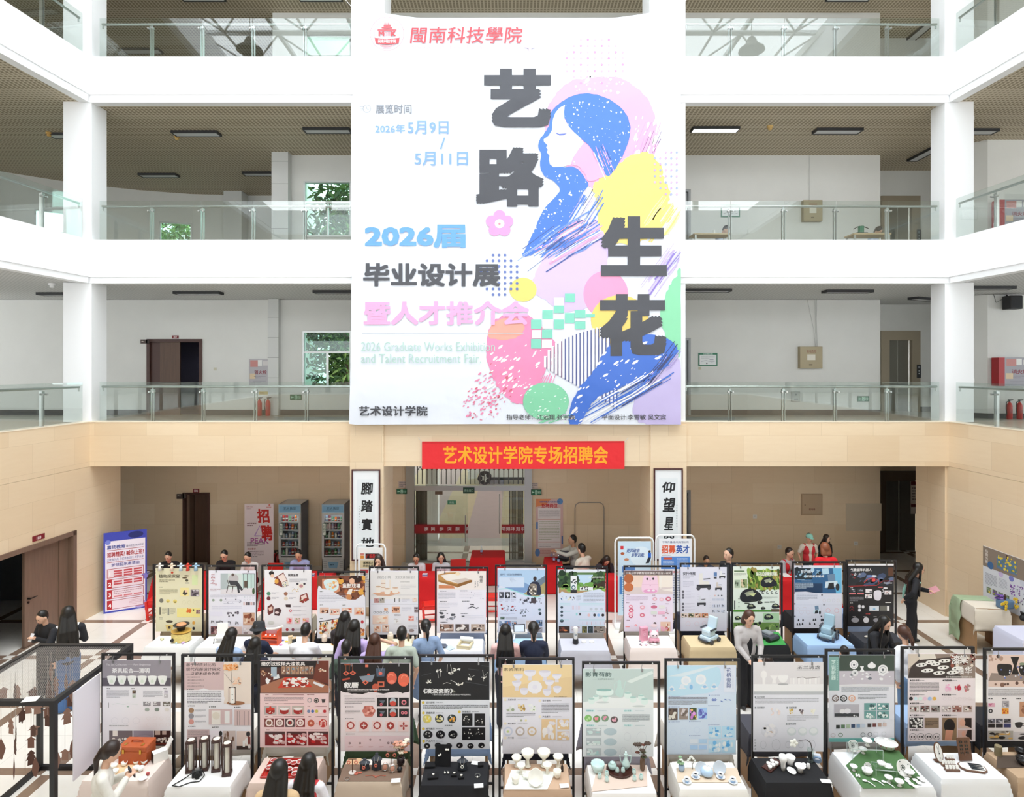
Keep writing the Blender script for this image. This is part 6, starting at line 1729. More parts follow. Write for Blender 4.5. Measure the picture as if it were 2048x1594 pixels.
def g6(P):
 P.R(1460,290,2002,495,'e6ddd6');P.U();P.Y([(1470,330),(1560,305),(1700,300),(1855,400),(1690,470),(1475,390)],'b98a52');P.U();P.Y([(1500,335),(1600,320),(1740,320),(1830,380),(1700,430),(1560,390)],'e6dfd6');P.U();P.Y([(1690,430),(1850,385),(1850,410),(1690,468)],'8a5f30');P.Y([(1475,385),(1690,440),(1690,468),(1475,405)],'9a6d3a');P.Y([(1620,390),(1780,365),(1830,385),(1700,428)],'c9bcb2');P.Y([(1480,440),(1640,450),(1660,480),(1480,480)],'c9825a')
 P.E(1690,318,26,18,'ecd9b9');P.vtext(1950,335,40,'榻意','4a4646',.0);P.L(1880,400,1892,480,6,'777',.6);P.L(1908,400,1920,470,6,'999',.6)
 for x,y in((1490,510),(1720,508),(1490,625),(1740,622),(1490,725),(1725,760),(1500,855)):P.L(x,y-5,x+130,y+5,1,'5a5a62',.8)
 P.L(1475,525,1665,600,6,'9a9aa6',.35);P.K(8,1800,520,1980,600,['55555c','a9a9b6'],3,9,2);P.L(1710,525,1960,600,4,'c2c2cc',.3)
 P.L(1480,640,1690,700,4,'c2c2cc',.3);P.N([(1800,700),(1850,680),(1900,700),(1920,690)],10,'4a4a50');P.N([(1825,655),(1870,660)],10,'3a3a40');P.K(14,1490,750,1680,830,['7a7a82','b9b9c2','4a4a50'],5,16,6,ang=.1,asp=2);P.E(1750,785,18,8,'333');P.L(1730,780,1980,830,3,'d0d0d9',.3)
 for q in((1490,875,1645,955),(1665,875,1815,955),(1838,875,1988,955)):P.H(*q,['9a7a6a','5a4e4c','b9a290'][int(q[0]>1600)+int(q[0]>1800)],['e6dfd9','4a3a34','c9b2a4'],11)
def g7(P):
 P.R(195,388,720,690,'a9c4de');P.Y([(500,640),(600,560),(720,480),(720,690),(440,690)],'a99a6a');P.Y([(195,560),(350,480),(480,520),(560,560),(500,640),(195,600)],'7a9ac2');P.Y([(560,560),(640,500),(720,450),(720,520),(600,620)],'6a7a8a');P.U()
 P.T(222,425,22,'徒步行・仿生式支撑辅助包','3a4a6a',.01,fit=245);P.R(210,470,490,580,'ccd9ea');P.L(330,475,480,520,3,'a9b6c9',.4)
 P.B([(575,520),(640,520),(672,580),(675,662),(640,665),(525,665),(535,580)],'2a3044',seg=3);P.E(608,485,20,26,'3a3030',12);P.U();P.B([(550,550),(620,545),(632,600),(610,662),(560,655)],'8a7f72',seg=3);P.U();P.K(14,550,560,620,650,['c9bfae','4a4440','e3dccf'],7,15,3)
 P.B([(195,600),(300,592),(400,625),(500,665),(620,690),(720,672),(722,1082),(195,1082)],'dfe3f2',seg=4);P.N([(195,600),(300,592),(400,625),(500,665),(620,688),(720,672)],10,'9ad6d2');P.U()
 for i in range(3):P.H(212+i*65,630,268+i*65,702,['4a4a54','2e3038','b9bcc9'][i],['1c1c22','d9d9e0','6a6a76'],7,i);P.L(212+i*65,710,268+i*65,740,3,'9a9ab0',.35)
 P.K(34,425,700,680,755,['3a3a44','8a8a96','c9ccd9'],4,17,5);P.R(565,700,620,752,'4a4044');P.K(26,220,770,400,845,['3a3a44','7a7a86','a93a3a'],4,13,6);P.K(22,440,815,545,900,['3a4048','6a747c'],4,12,7);P.R(575,810,690,890,'d9dfee');P.E(665,870,16,18,'2f3a44',10);P.E(660,825,18,12,'4a6a6a',10)
 P.L(225,865,390,890,2,'9a9ab0',.35);P.H(225,905,272,935,'6a7a6a',['3a4a3a'],4);P.R(285,908,410,935,'b9bcc9')
 for i in range(3):P.H(212+i*68,950,272+i*68,1010,['8a9ab2','5a7aa9','a9b6c9'][i],['3a4a6a','e0e6f0','c9825a'],7,i)
 P.H(510,945,610,1040,'c9b9ae',['8a6a5a','e3dcd6'],7);P.H(620,940,690,1010,'6a86a9',['2a3040','d9d9d9'],6);P.H(620,1020,690,1075,'9a9aa9',['4a3a3a','c9c9d2'],6)
def g8(P):
 P.R(872,415,1383,645,'5a7a4a');P.R(872,570,1383,645,'a98a62');P.R(1080,440,1260,560,'b9d2e6');P.U();P.K(60,872,420,1080,570,['2f4a2e','3f5f38','1f3524'],14,40,3);P.K(50,1240,420,1383,580,['2f4a2e','4a6a3a','3a2e24'],14,38,4);P.K(30,900,545,1380,610,['6a9a4a','8ab05a','4a6a34'],12,30,5,ang=0,asp=2);P.U()
 P.R(1003,450,1072,640,'e6e8ea');P.R(1105,575,1250,612,'dfe2e4');P.U();P.K(12,1008,490,1068,545,['2a2c30','5a5e62'],5,12,6);P.ring(1035,580,14,24,'2f5a6a',14);P.R(1003,605,1072,640,'2a2c30');P.K(7,1115,580,1245,605,['2a2c30'],6,12,7);P.T(1200,460,18,'多功能应急手电筒','e3ece0',.01,fit=170)
 P.B([(872,655),(1000,655),(1120,640),(1180,628),(1383,632),(1385,1082),(872,1082)],'d9e2f2',seg=3);P.U();P.L(1145,640,1375,750,8,'8a90a0',.45)
 for i,c in enumerate(('4a6a9a','9ac2e0','d9d2a9','2f4a7a')):P.H(880+i*46,672,918+i*46,728,'dfe6f2',[c,'3a3a44'],4,i)
 P.L(1068,670,1118,730,5,'8a90a0',.4)
 for y in(752,772,845,938,995):P.R(880,y,1000 if y<900 else 990,y+3,'9ad0d2');P.R(1090,y,1380,y+3,'9ad0d2')
 for i in range(6):P.R(1020+i*16,780,1023+i*16,822,'d9a9b0');P.R(1135+i*48,960,1138+i*48,1000,'c98a90')
 for y in(800,850,890,950):P.E(905,y,22 if y>900 else 15,18 if y>900 else 14,'3a4a54',12)
 for x,c in((1070,'9acfd2'),(1107,'4a4a50')):P.R(x-10,862,x+10,890,c)
 for x,c in((1205,'d9b9b9'),(1268,'3a3a40'),(1312,'8ab4e0'),(1360,'2f2a2c')):P.E(x,886,16,17,c,12)
 for x in(1230,1285,1345):P.E(x,818,16,16,'b9c2cc',12)
 P.H(872,1010,993,1083,'3a2c28',['d98a5a','8a4a3a'],6);P.H(1005,1008,1110,1070,'cfcdd9',['a9a2ae'],4);P.H(1128,1010,1185,1083,'6a6a4a',['d9c25a','3a3a2a'],6);P.H(1195,1010,1250,1083,'2f3a40',['4a5a62'],4);P.H(1255,1010,1385,1083,'8a8078',['4a443f','b9ada2'],7)
def g9(P):
 P.R(112,490,692,770,'dfc9b9');P.R(112,490,692,545,'6a5a58');P.R(530,545,692,720,'e9e0d6');P.R(112,690,692,770,'cfc2c0');P.U();P.T(130,505,30,'儿童陪伴早教智能故事机产品设计研究','efe9e6',.005,fit=545)
 P.E(165,585,58,56,'a9603a',20);P.E(165,690,58,52,'b96a40',20);P.U();P.B([(335,600),(345,560),(365,545),(420,560),(480,555),(500,545),(515,600),(525,700),(500,755),(420,765),(340,755),(318,700)],'eac9dc',seg=4);P.U();P.E(387,590,12,14,'2a2226',12);P.E(460,588,12,14,'2a2226',12);P.E(424,604,5,4,'4a3a40',8);P.E(424,670,5,5,'7a4a5a',8);P.N([(325,655),(520,655)],2,'c99ab4');P.E(425,735,85,24,'d99ac0',18);P.U();P.E(408,728,20,12,'fbf3f8',12);P.E(462,728,20,12,'fbf3f8',12)
 P.Y([(540,560),(560,560),(556,705),(546,705)],'f2ece4');P.Y([(560,720),(692,700),(692,745)],'f1e9e2')
 P.L(130,800,400,855,5,'b9a9bc',.4)
 for x,y in((170,780),(480,785),(165,876),(330,880),(480,885),(640,888),(170,1086),(490,1035),(600,1035)):P.L(x-30,y-4,x+30,y+6,1,'8a6a7a',.8)
 for x,y,r,c in((480,830,28,'d9a9b6'),(560,835,26,'e6b9c6'),(643,830,34,'c2607a'),(190,920,24,'d98a9c'),(195,965,30,'c24a66'),(190,1010,32,'e09aae'),(190,1042,24,'b94460'),(330,930,30,'dda2b2'),(328,1025,30,'c9687e'),(250,1146,14,'e05a5a'),(612,1062,12,'e05a6a')):P.E(x,y,r,r*.8,c,14);P.U();P.E(x,y,r*.55,r*.4,'f3dce4',10);P.lay-=1
 P.E(470,925,38,20,'c26a86',14);P.R(530,905,600,945,'d9d9d6');P.R(432,975,505,1015,'cfd6d0');P.R(515,980,600,1015,'ecb9d2');P.K(8,610,935,640,1012,['8a4a5a'],5,9,2);P.H(548,1105,668,1220,'d9b9a6',['eaa9c4','a95a3a','e3dcd6','d98aa8'],9);P.E(480,1128,18,20,'4a3a3a',10);P.R(125,1160,175,1170,'e08a8a');P.E(470,1150,40,22,'e3d2d9',10)
def chairbot(P,x,y,s,c='d9d9dc'):
 P.Y([(x-45*s,y-110*s),(x-10*s,y-115*s),(x-5*s,y-30*s),(x+60*s,y-25*s),(x+62*s,y+5*s),(x-45*s,y+10*s)],c);P.Y([(x-70*s,y+8*s),(x+75*s,y+5*s),(x+80*s,y+40*s),(x-70*s,y+45*s)],'34353c');P.U();P.E(x-52*s,y+45*s,22*s,22*s,'4a4a52',12);P.E(x+58*s,y+45*s,18*s,18*s,'4a4a52',12);P.N([(x,y-50*s),(x+70*s,y-55*s)],10*s,'3a3b42');P.lay-=1
def g10(P):
 P.U();P.T(818,505,40,'安行伴照','4a4a58',.02,fit=150);P.L(820,560,950,590,2,'a9a9b9',.4);chairbot(P,1065,650,1.15,'dcd9d6');chairbot(P,1245,690,.55,'c9bfba');chairbot(P,1290,550,.5,'e0e0e4');P.R(1190,510,1228,560,'5a7aa9');P.E(1208,578,20,8,'3a3a44',10)
 P.L(820,620,945,690,5,'b5b5c6',.35);chairbot(P,1040,870,.7,'cfd2dc')
 for y in(740,780,815,890,930,965):P.E(820,y,15,15,'6a6a76',10);P.L(845,y-10,960,y+10,2,'b9b9c9',.35)
 for i in range(3):P.E(1205+i*40,790,10,10,['d9b9b9','8a8f9c','4a4f5c'][i],10);P.R(1172+i*50,825,1212+i*50,850,'c2c6d9')
 for i in range(6):P.H(1168+(i%3)*55,895+(i//3)*62,1210+(i%3)*55,932+(i//3)*62,'c9cde0',['3a3a48','6a6f84'],5,i)
 for i in range(4):P.H(795+i*83,1005,872+i*83,1055,['d9c9c2','b9a98a','d9a98a','c9825a'][i],['5a3a34','efe6de','3a4a3a'],8,i)
 for x in(880,985,1075):P.ring(x,1130,26,28,'d9b9c2',12)
 for i in range(12):P.L(990+(i%2)*150,775+i*14,1035+(i%2)*130,783+i*14,1,'c2c2d0',.6)
def mower(P,x,y,s):
 P.B([(x-120*s,y+30*s),(x-90*s,y-50*s),(x,y-80*s),(x+70*s,y-50*s),(x+120*s,y),(x+110*s,y+50*s),(x-60*s,y+75*s)],'23252c',seg=3);P.U();P.Y([(x-70*s,y-30*s),(x+20*s,y-60*s),(x+40*s,y-20*s),(x-40*s,y+10*s)],'9a9f8a');P.Y([(x-30*s,y-20*s),(x+60*s,y-30*s),(x+30*s,y+10*s)],'c9cf9a');P.lay-=1
def g11(P):
 P.R(1425,480,1980,715,'6a8a3a');P.R(1425,480,1600,715,'dfe6d6');P.U();P.K(120,1600,485,1978,712,['4a6a24','8aa94a','b5c96a','38521e','9a8a4a'],8,26,3,ang=1.3,asp=2.2);P.U().up();P.T(1700,505,44,'脉冲式绿篱修剪机器人'[:8],'f3f6ea',.03,fit=255);P.R(1720,548,1900,554,'dfe6cf');mower(P,1850,630,.8);P.R(1435,488,1560,502,'55704a');P.L(1435,520,1580,560,3,'8a8f86',.4)
 P.H(1440,600,1505,695,'a9b9a2',['5a6a54','3a3f3a'],6);P.H(1512,595,1592,695,'8a9a6a',['3a4a2a','d9c2a9'],7);mower(P,1635,790,1.1)
 for i in range(4):P.ring(1782+i*55,755,9,17,'33363a',12,1,.5,5)
 P.L(1780,795,1960,830,3,'8a8f8a',.4);P.R(1735,725,1810,740,'2a2c2e');P.R(1435,850,1447,955,'33363a')
 for y in(825,870,920,960):P.L(1485,y,1510,y+10,1,'555',.8)
 P.R(1425,960,1980,985,'4f8a3a');mower(P,1640,920,.42);mower(P,1745,870,.25);mower(P,1785,940,.22);mower(P,1935,915,.4);P.U();P.R(1880,950,1978,985,'5a4a34')
 for x,y in((1590,882),(1665,855),(1830,868),(1895,866)):P.R(x-30,y-6,x+30,y+6,'3a3f3a')
 mower(P,1478,1060,.3);mower(P,1850,1045,.45);P.R(1785,1000,1980,1105,'a9c9a2');P.U();mower(P,1850,1050,.42);P.R(1425,1112,1980,1205,'6a8a4a');P.U();P.K(40,1430,1118,1975,1200,['3f5a2a','8aa95a','23252c','a9b98a'],10,26,9)
def wheelchair(P,x,y,s):
 P.Y([(x-40*s,y-100*s),(x+40*s,y-110*s),(x+50*s,y-20*s),(x-30*s,y-10*s)],'6a86a2');P.Y([(x-60*s,y-20*s),(x+70*s,y-30*s),(x+80*s,y+40*s),(x-70*s,y+50*s)],'c9dce6');P.U();P.Y([(x-25*s,y-5*s),(x+30*s,y-10*s),(x+36*s,y+60*s),(x-40*s,y+66*s)],'23282e');P.E(x+72*s,y+40*s,22*s,40*s,'2a2e33',12);P.lay-=1
def g12(P):
 P.R(288,508,845,808,'2f5f8a');P.R(288,508,500,640,'24303a');P.R(288,690,620,800,'1f3a5a');P.Y([(740,508),(845,508),(845,808),(780,808)],'6ab4d9');P.U();P.K(24,300,515,600,620,['a9c9dc','4a6a86','1a242c','8ab0c9'],10,30,3);P.Y([(610,515),(690,510),(700,575),(620,585)],'b3d4e6');P.U();wheelchair(P,720,690,1.05);P.U();P.T(360,530,36,'智护随行','dfeaf3',.02,fit=150,shear=.1);P.T(425,590,30,'智能老年轮椅','f3f7fa',.02,fit=212,shear=.1);P.L(320,640,470,650,1,'a9c6dc',.7);P.L(365,658,570,668,1,'dfe9f3',.6);P.L(300,682,510,752,6,'c2d4e3',.55)
 P.B([(288,790),(420,785),(520,800),(640,806),(845,806),(845,1218),(288,1218)],'e3e6f3',seg=2,smooth=False);P.U();P.L(310,812,560,890,6,'8a8fa2',.45)
 for x,y in((290,800),(612,825),(290,930),(635,940),(292,1078),(605,1078)):P.R(x-8,y-8,x+9,y+8,'3a3f4a')
 for y in(838,942,1085):P.R(585 if y<900 else 288,y,842,y+2,'b9bcc9')
 P.R(495,945,497,1085,'b9bcc9');P.R(600,950,602,1090,'b9bcc9');wheelchair(P,548,1010,.55)
 for i in range(4):P.ring(640+i*55,890,17,19,['c9b9b9','b9c9b9','b9b9c9','c9c9b9'][i],10);P.ring(330+i*40,990+(i%2)*40,22,24,'c9b9bc',10)
 for x in(685,785):P.ring(x,1010,24,27,'d99aa2',12)
 for x,y in((335,1120),(388,1118),(322,1170),(350,1170),(382,1165),(470,1160),(512,1118),(535,1115),(525,1165)):P.Y([(x-10,y+14),(x-4,y-16),(x+6,y-8),(x+12,y+15)],'2f3238')
 P.H(598,1105,650,1135,'4a4a52',['2a2a30'],3)
def g13(P):
 P.R(920,458,1460,495,'e3e3e8');P.R(920,480,1460,1198,'1b1c21');P.U();P.R(925,495,1460,720,'22262e');P.U();P.K(40,1060,590,1440,705,['3a4a6a','2a303a','5a6a8a','1a1c22'],12,40,3,ang=-.3,asp=1.8);P.R(1395,500,1455,600,'5a3a2a');P.U().text(948,512,34,'气囊缓降机器人','f3f3f3',.01,fit=250,shear=.1);P.L(955,546,1105,555,1,'9a9aa2',.6);P.K(10,940,570,1010,625,['8a2a2a','c9c9c9','4a4a52'],5,12,4)
 for x in(1010,1058):P.E(x,580,12,12,'9a9aa2',10)
 P.N([(1110,680),(1150,640),(1215,625),(1270,645),(1285,680)],9,'b93a3a');P.E(1222,652,22,18,'d94a4a',12);P.E(1225,602,36,12,'dfe6f3',12);P.E(1175,600,40,10,'6a84c2',12);P.N([(925,722),(1255,715),(1330,662),(1460,660)],5,'c22a30')
 P.L(950,735,1010,747,1,'c9c9c9',.8)
 for x in(972,1068):P.H(x-35,750,x+35,795,'33363e',['8a8f9c','c9c9d2'],5);P.R(x-38,803,x+38,818,'d97a80')
 for q in((1127,755,1208,802),(1122,818,1204,865),(1350,772,1434,822)):P.H(*q,'e3dfe2',['5a5a62','c9a9a9'],4)
 P.B([(1232,780),(1305,775),(1312,850),(1290,890),(1245,885),(1225,850)],'d9d6e0',seg=4);P.E(1362,744,26,11,'dfe0e6',12);P.N([(1310,800),(1340,790),(1330,755)],8,'d3d3da');P.R(1275,728,1330,740,'d96a70');P.L(938,850,1105,905,4,'8a8a92',.5);P.L(945,915,1000,925,1,'c9c9c9',.8)
 P.N([(935,980),(965,955),(990,985)],8,'8a3038');P.N([(940,1012),(968,990),(992,1010)],8,'7a2a32')
 for x,y in((1055,960),(1098,965),(1055,1005)):P.B([(x-13,y-16),(x+13,y-16),(x+13,y+14),(x-13,y+14)],'dfdfe4',seg=3)
 P.R(1160,945,1420,1022,'2c2e35');P.U();P.R(1172,955,1285,1012,'dfe6ee');P.R(1298,955,1410,1012,'6a6a64');P.U();P.R(1380,955,1408,1012,'e3e3e3');P.E(1228,990,16,8,'7ab4d9');P.L(1130,1045,1220,1055,1,'d94a4a',.8)
 for i,x in enumerate((1005,1133,1252,1385)):P.L(x-30,1078,x+30,1088,1,'c9c9c9',.7);P.E(x,1122,[46,34,34,36][i],[30,34,24,28][i],['9a9aa2','d0d0d6','8a8a92','c2c2c9'][i],14)
 P.R(1340,680,1440,690,'d9d9d9');P.R(1360,910,1430,918,'d9d9d9')
BR=[
 ((306,407,1128.5),(125,272,667,1012),5.851,YA,'pale yellow plant toy poster','d9d4b6',g1),
 ((413,513,1130),(745,298,1296,1046),5.851,YA,'white poster with a person in an armchair','e9e8f2',g2),
 ((523,624,1129.6),(1400,293,1946,1022),5.851,YA,'pale poster with a red toy music box','e2e0e2',g3),
 ((635,731,1142),(135,340,668,1032),5.535,YB_,'brown-topped shadow play poster','e6e6ee',g4),
 ((738,838,1133),(722,285,1252,992),5.535,YB_,'off-white stationery pots poster','e3e3ec',g5),
 ((870,977,1133.7),(1460,290,2005,975),5.535,YB_,'white poster with a wooden bed','e8e4ea',g6),
 ((990,1094,1129.6),(193,368,720,1082),5.535,YC,'blue hiking backpack poster','dfe3f2',g7),
 ((1112,1216,1132),(860,383,1390,1086),5.535,YC,'forest torch poster','e3e8f2',g8),
 ((1247,1353,1131),(110,488,698,1222),6.024,YD,'pink cat-shaped appliance poster','e9e0f0',g9),
 ((1359.5,1460,1126),(790,448,1347,1217),6.024,YD,'white robot chair poster','e3e3f2',g10),
 ((1463,1565,1125.6),(1423,440,1982,1206),6.024,YD,'green lawn robot poster','dfe8e0',g11),
 ((1584,1690,1123),(286,478,850,1220),5.903,YE,'blue smart wheelchair poster','e3e6f3',g12),
 ((1691.5,1793,1119.5),(918,458,1462,1198),5.903,YE,'black airbag robot poster','1b1c21',g13),
]
ZBR=[]
for(a,b_,yt),bx,sc,zo,desc,base,fn in BR:
 Z=stand(a,b_,yt,desc+' in the back row');ZBR.append(Z)
 poster(Z,bx,sc,zo,desc+' in the back row',base,fn)
for i,(px,c,d)in enumerate(((322,'e9e4dc','white'),(346,'ecd9c2','cream'),(364,'c9dce6','pale blue'),(378,'d9402c','red'),(394,'9fc2dc','blue'))):
 Z=ZBR[0]-.04
 p=aty(px,1130,Z)
 mb=MB().mat(PAINTC).color(c);mb.smooth=True
 mb.cyl((0,0,0),(0,0,.1),.036,.02,n=10).ball((0,0,.12),.026,10,8).cyl((-.07,0,.09),(.07,0,.095),.012,n=6)
 tag(place(mb.build('paper_doll'),(p.x,Z-.042,1.905)),f'little {d} cloth doll pinned above the pale yellow plant toy poster','doll')
#tables and cloths
CARD=M('kraft_brown_board','a5825c',.7,noise=.06,nscale=6)
def cloth(name,label,w,d,drops,col,loc,rz=0.0,z=0.0,amp=.011,seed=0,mat=None):
 """draped sheet: w x d on top, hanging drops (x-, x+, y-, y+)"""
 rd=random.Random(seed)
 l,r,f,b=drops
 st=.045
 def axis(n0,L,n1):
  a=[-n0+n0*i/max(1,round(n0/st))for i in range(max(1,round(n0/st)))]if n0>.001 else[]
  m=max(2,round(L/.12));a+=[L*i/m for i in range(m+1)]
  return a+([L+n1*(i+1)/max(1,round(n1/st))for i in range(max(1,round(n1/st)))]if n1>.001 else[])
 us,vs_=axis(l,w,r),axis(f,d,b)
 ph=rd.uniform(0,6)
 mb=MB().mat(mat or CLOTHC).color(col)
 out=[]
 for v in vs_:
  for u in us:
   du=-u if u<0 else max(0,u-w);dv=-v if v<0 else max(0,v-d)
   sx=-1 if u<0 else 1;sy=-1 if v<0 else 1
   x=min(max(u,0),w);y=min(max(v,0),d);zz=0.0
   s=u+1.7*v
   if du and dv:
    m=min(du,dv);k=max(du,dv)
    x+=sx*(.012+m*.2);y+=sy*(.012+m*.2);zz=-(k+m*.2)
   elif du or dv:
    q=du or dv
    fo=.012+amp*min(1,q/.25)*(1+math.sin(s*17+ph)*.8+math.sin(s*9.3+ph*2)*.5)
    if du:x+=sx*fo
    else:y+=sy*fo
    zz=-q
   out.append((x-w/2,y-d/2,zz))
 n=len(us)
 mb.add(out,[(j*n+i,j*n+i+1,(j+1)*n+i+1,(j+1)*n+i)for j in range(len(vs_)-1)for i in range(n-1)])
 o=mb.build(name,smooth=True)
 o.modifiers.new('thickness','SOLIDIFY').thickness=.003
 return tag(place(o,(loc[0],loc[1],z),rz),label,'tablecloth')
TZ=.75
def table(x0,x1,yf,yr,col,drops,desc,ccol,seed=0,tz=TZ,rz=0.0,red=False,cl=True):
 w,d=x1-x0-.03,yr-yf-.03
 c=((x0+x1)/2,(yf+yr)/2)
 t=thing('display_table','brown board table under the '+desc.replace('cloth of the table','cloth'),'table',(c[0],c[1],0),rz)
 MB().box((0,0,tz-.02),(w,d,.03)).build('table_top',CARD,t)
 for sx in(-1,1):MB().box((sx*(w/2-.015),0,(tz-.035)/2),(.025,d-.02,tz-.035)).build('side_panel',CARD,t)
 MB().box((0,(-1 if red else 1)*(d/2-.05),(tz-.035)/2+.1),(w-.06,.02,tz-.24)).build('back_panel',CARD,t)
 if cl:cloth('tablecloth',ccol+' '+desc,w+.004,d+.004,drops,col,c,rz,tz+.001,seed=seed)
 return t
NF=['tea set poster with six pale cups','pinkish flower vase poster','red lacquer poster','red jewellery poster','white flower jewellery poster','jasmine bowl poster','celadon poster','light blue tea set poster','magnolia cup poster','porcelain tableware poster','hair ornament poster','black vase poster']
FT=[(-5.25,-4.43,7.6,8.1,'ead9d0',(.5,.42,.5,.1),'pale pink'),(-4.16,-3.38,7.5,8.02,'f4f3f1',(.4,.3,.5,.1),'white'),(-3.2,-2.42,7.56,8.08,'dbc5b9',(.3,.35,.5,.1),'rosy beige'),
      (-2.13,-1.34,7.58,8.04,'cbb8a4',(.1,.35,.5,.05),'linen beige'),(-1.11,-.29,7.52,8.0,'17171c',(.3,.1,.6,.1),'black'),(-.1,.71,7.45,7.95,'c6a78d',(.2,.2,.5,.1),'light brown'),
      (.94,1.71,7.38,7.93,'f0ece8',(.3,.3,.5,.1),'white'),(2.0,2.82,7.45,7.98,'f2efe9',(.3,.3,.5,.05),'cream white'),(3.07,3.87,7.57,8.07,'17171b',(.3,.12,.6,.1),'black'),
      (4.18,5.08,7.5,8.2,'eff1f3',(.4,.25,.4,.1),'white'),(5.25,6.08,7.64,8.18,'f2f4f6',(.35,.3,.5,.1),'white'),(6.2,7.05,7.66,8.2,'bda285',(.35,.3,.45,.1),'tan')]
for i,(x0,x1,yf,yr,c,dr,cn)in enumerate(FT):
 table(x0,x1,yf,yr,c,dr,'cloth of the table before the '+NF[i],cn,i)
for i,(c,cn)in enumerate((('ddd2c4','sand'),('d8d2c9','pale grey'),('e6e2d6','cream'),('4a6242','dark green'),('a3bfe6','light blue'),('1c1e2c','black'),('bfbccb','lavender grey'),('e9e3d6','ivory'),('46464e','dark grey'),('a9a6a2','grey'),('9db8da','light blue'),('232327','black'))):
 x0=(FT[i][0]+FT[i][1])/2*1.055+(.18 if i==0 else 0)
 table(x0-.41,x0+.41,ZFR[i]+.34,ZFR[i]+.86,c,(.34,.34,.3,.4),'cloth of the table behind the '+NF[i],cn,20+i)
NB=['plant toy poster','armchair poster','music box poster','shadow play poster','stationery pots poster','wooden bed poster','hiking backpack poster','forest torch poster','pink cat poster','robot chair poster','lawn robot poster','blue wheelchair poster','black robot poster']
BT=[(-6.62,-5.8,11.23,11.73,'f3f4f2','white'),(-5.68,-4.86,11.2,11.7,'f4f4f4','white'),(-4.62,-3.8,11.15,11.7,'f2f3f5','white'),(-3.6,-2.8,11.1,11.4,'f2eedf','ivory'),(-2.62,-1.8,11.1,11.6,'eee3c3','cream'),(-1.33,-.52,11.07,11.6,'eef1f6','white'),(-.28,.58,11.08,11.62,'a9c9ee','light blue'),(.87,1.74,11.1,11.62,'c6c6d0','light grey'),(2.12,2.95,11.2,11.74,'f3e6e0','pale pink'),(3.2,4.02,11.23,11.75,'d9c49c','tan'),(4.18,5.02,11.3,11.82,'1d1f22','black'),(5.34,6.2,11.3,11.84,'a6c6ee','light blue'),(6.42,7.25,11.4,11.9,'33343a','charcoal')]
for i,(x0,x1,yf,yr,c,cn)in enumerate(BT):
 table(x0,x1,yf,yr,c,(.34,.34,.34+.1*(i%3),.08),'cloth of the table before the '+NB[i],cn,40+i)
for i,(c,cn)in enumerate((('a8977c','khaki'),('d9d3c6','sand'),('b9b2a0','greyish'),('26262b','black'),('303038','black'),('a9bce0','blue'),('b9d0e8','pale blue'),('cbc8c2','grey'),('dcd6cd','sand'),('2a2e40','navy'),('d6d6dc','silver grey'),('232327','black'),('a6bfe8','light blue'))):
 x0=(BT[i][0]+BT[i][1])/2*1.045
 table(x0-.4,x0+.4,ZBR[i]+.32,ZBR[i]+.8,c,(.3,.3,.3,.35),'cloth of the table behind the '+NB[i],cn,60+i)
def runner(name,label,pts,col,z=TZ+.006):
 P=[atz(x,y,z)for x,y in pts]
 mb=MB().mat(CLOTHC).color(col)
 mb.prism([(p.x,p.y)for p in P],z,z+.003)
 return tag(mb.build(name),label,'table runner')
def qa(x,y):return(x/5.078,1280+y/5.078)
def qb(x,y):return(340+x/5.244,1290+y/5.244)
def qc(x,y):return(660+x/5.244,1290+y/5.244)
def qd(x,y):return(980+x/5.243,1290+y/5.243)
def qe(x,y):return(1310+x/5.243,1290+y/5.243)
def qf(x,y):return(1640+x/5.02,1280+y/5.02)
def q2(x,y):return(290+x/5.851,1090+y/5.851)
def q6(x,y):return(610+x/5.535,1090+y/5.535)
def q9(x,y):return(960+x/5.535,1070+y/5.535)
def q12(x,y):return(1230+x/6.024,1060+y/6.024)
def q15(x,y):return(1540+x/5.903,1050+y/5.903)
runner('table_runner','orange-cream runner under the small white cups',[qa(1130,1385),qa(1450,1330),qa(1400,1240),qa(1120,1265)],'ecca9f')
runner('table_runner','brown runner on the linen table with red jewellery',[qc(85,1430),qc(750,1430),qc(800,1265),qc(150,1255)],'7d6656')
runner('table_runner','white gauze spread under the jasmine bowls',[qd(150,1515),qd(600,1515),qd(690,1330),qd(225,1310)],'f4f5f0')
runner('table_runner','rosy linen sheet lying askew under the celadon tea set',[qd(1062,1540),qd(1650,1480),qd(1640,1262),qd(1135,1250)],'d8c3b5')
runner('table_runner','beige runner under the light blue cups',[qe(235,1440),qe(905,1440),qe(860,1290),qe(225,1290)],'ddc9b2')
runner('table_runner','dark green runner under the white porcelain tableware',[qf(430,1490),qf(950,1490),qf(1010,1380),qf(790,1110),qf(420,1110),qf(260,1260)],'4f7446')
runner('table_runner','dark woven mat under the black tea bowls',[qf(1770,1290),qf(2180,1270),qf(2120,1160),qf(1780,1160)],'4f4238')
o=runner('grass_mat','bright green artificial grass mat on the lawn robot table',[q12(1460,1400),q12(2060,1385),q12(1970,1230),q12(1450,1245)],'3f9a4a')
o['category']='mat'
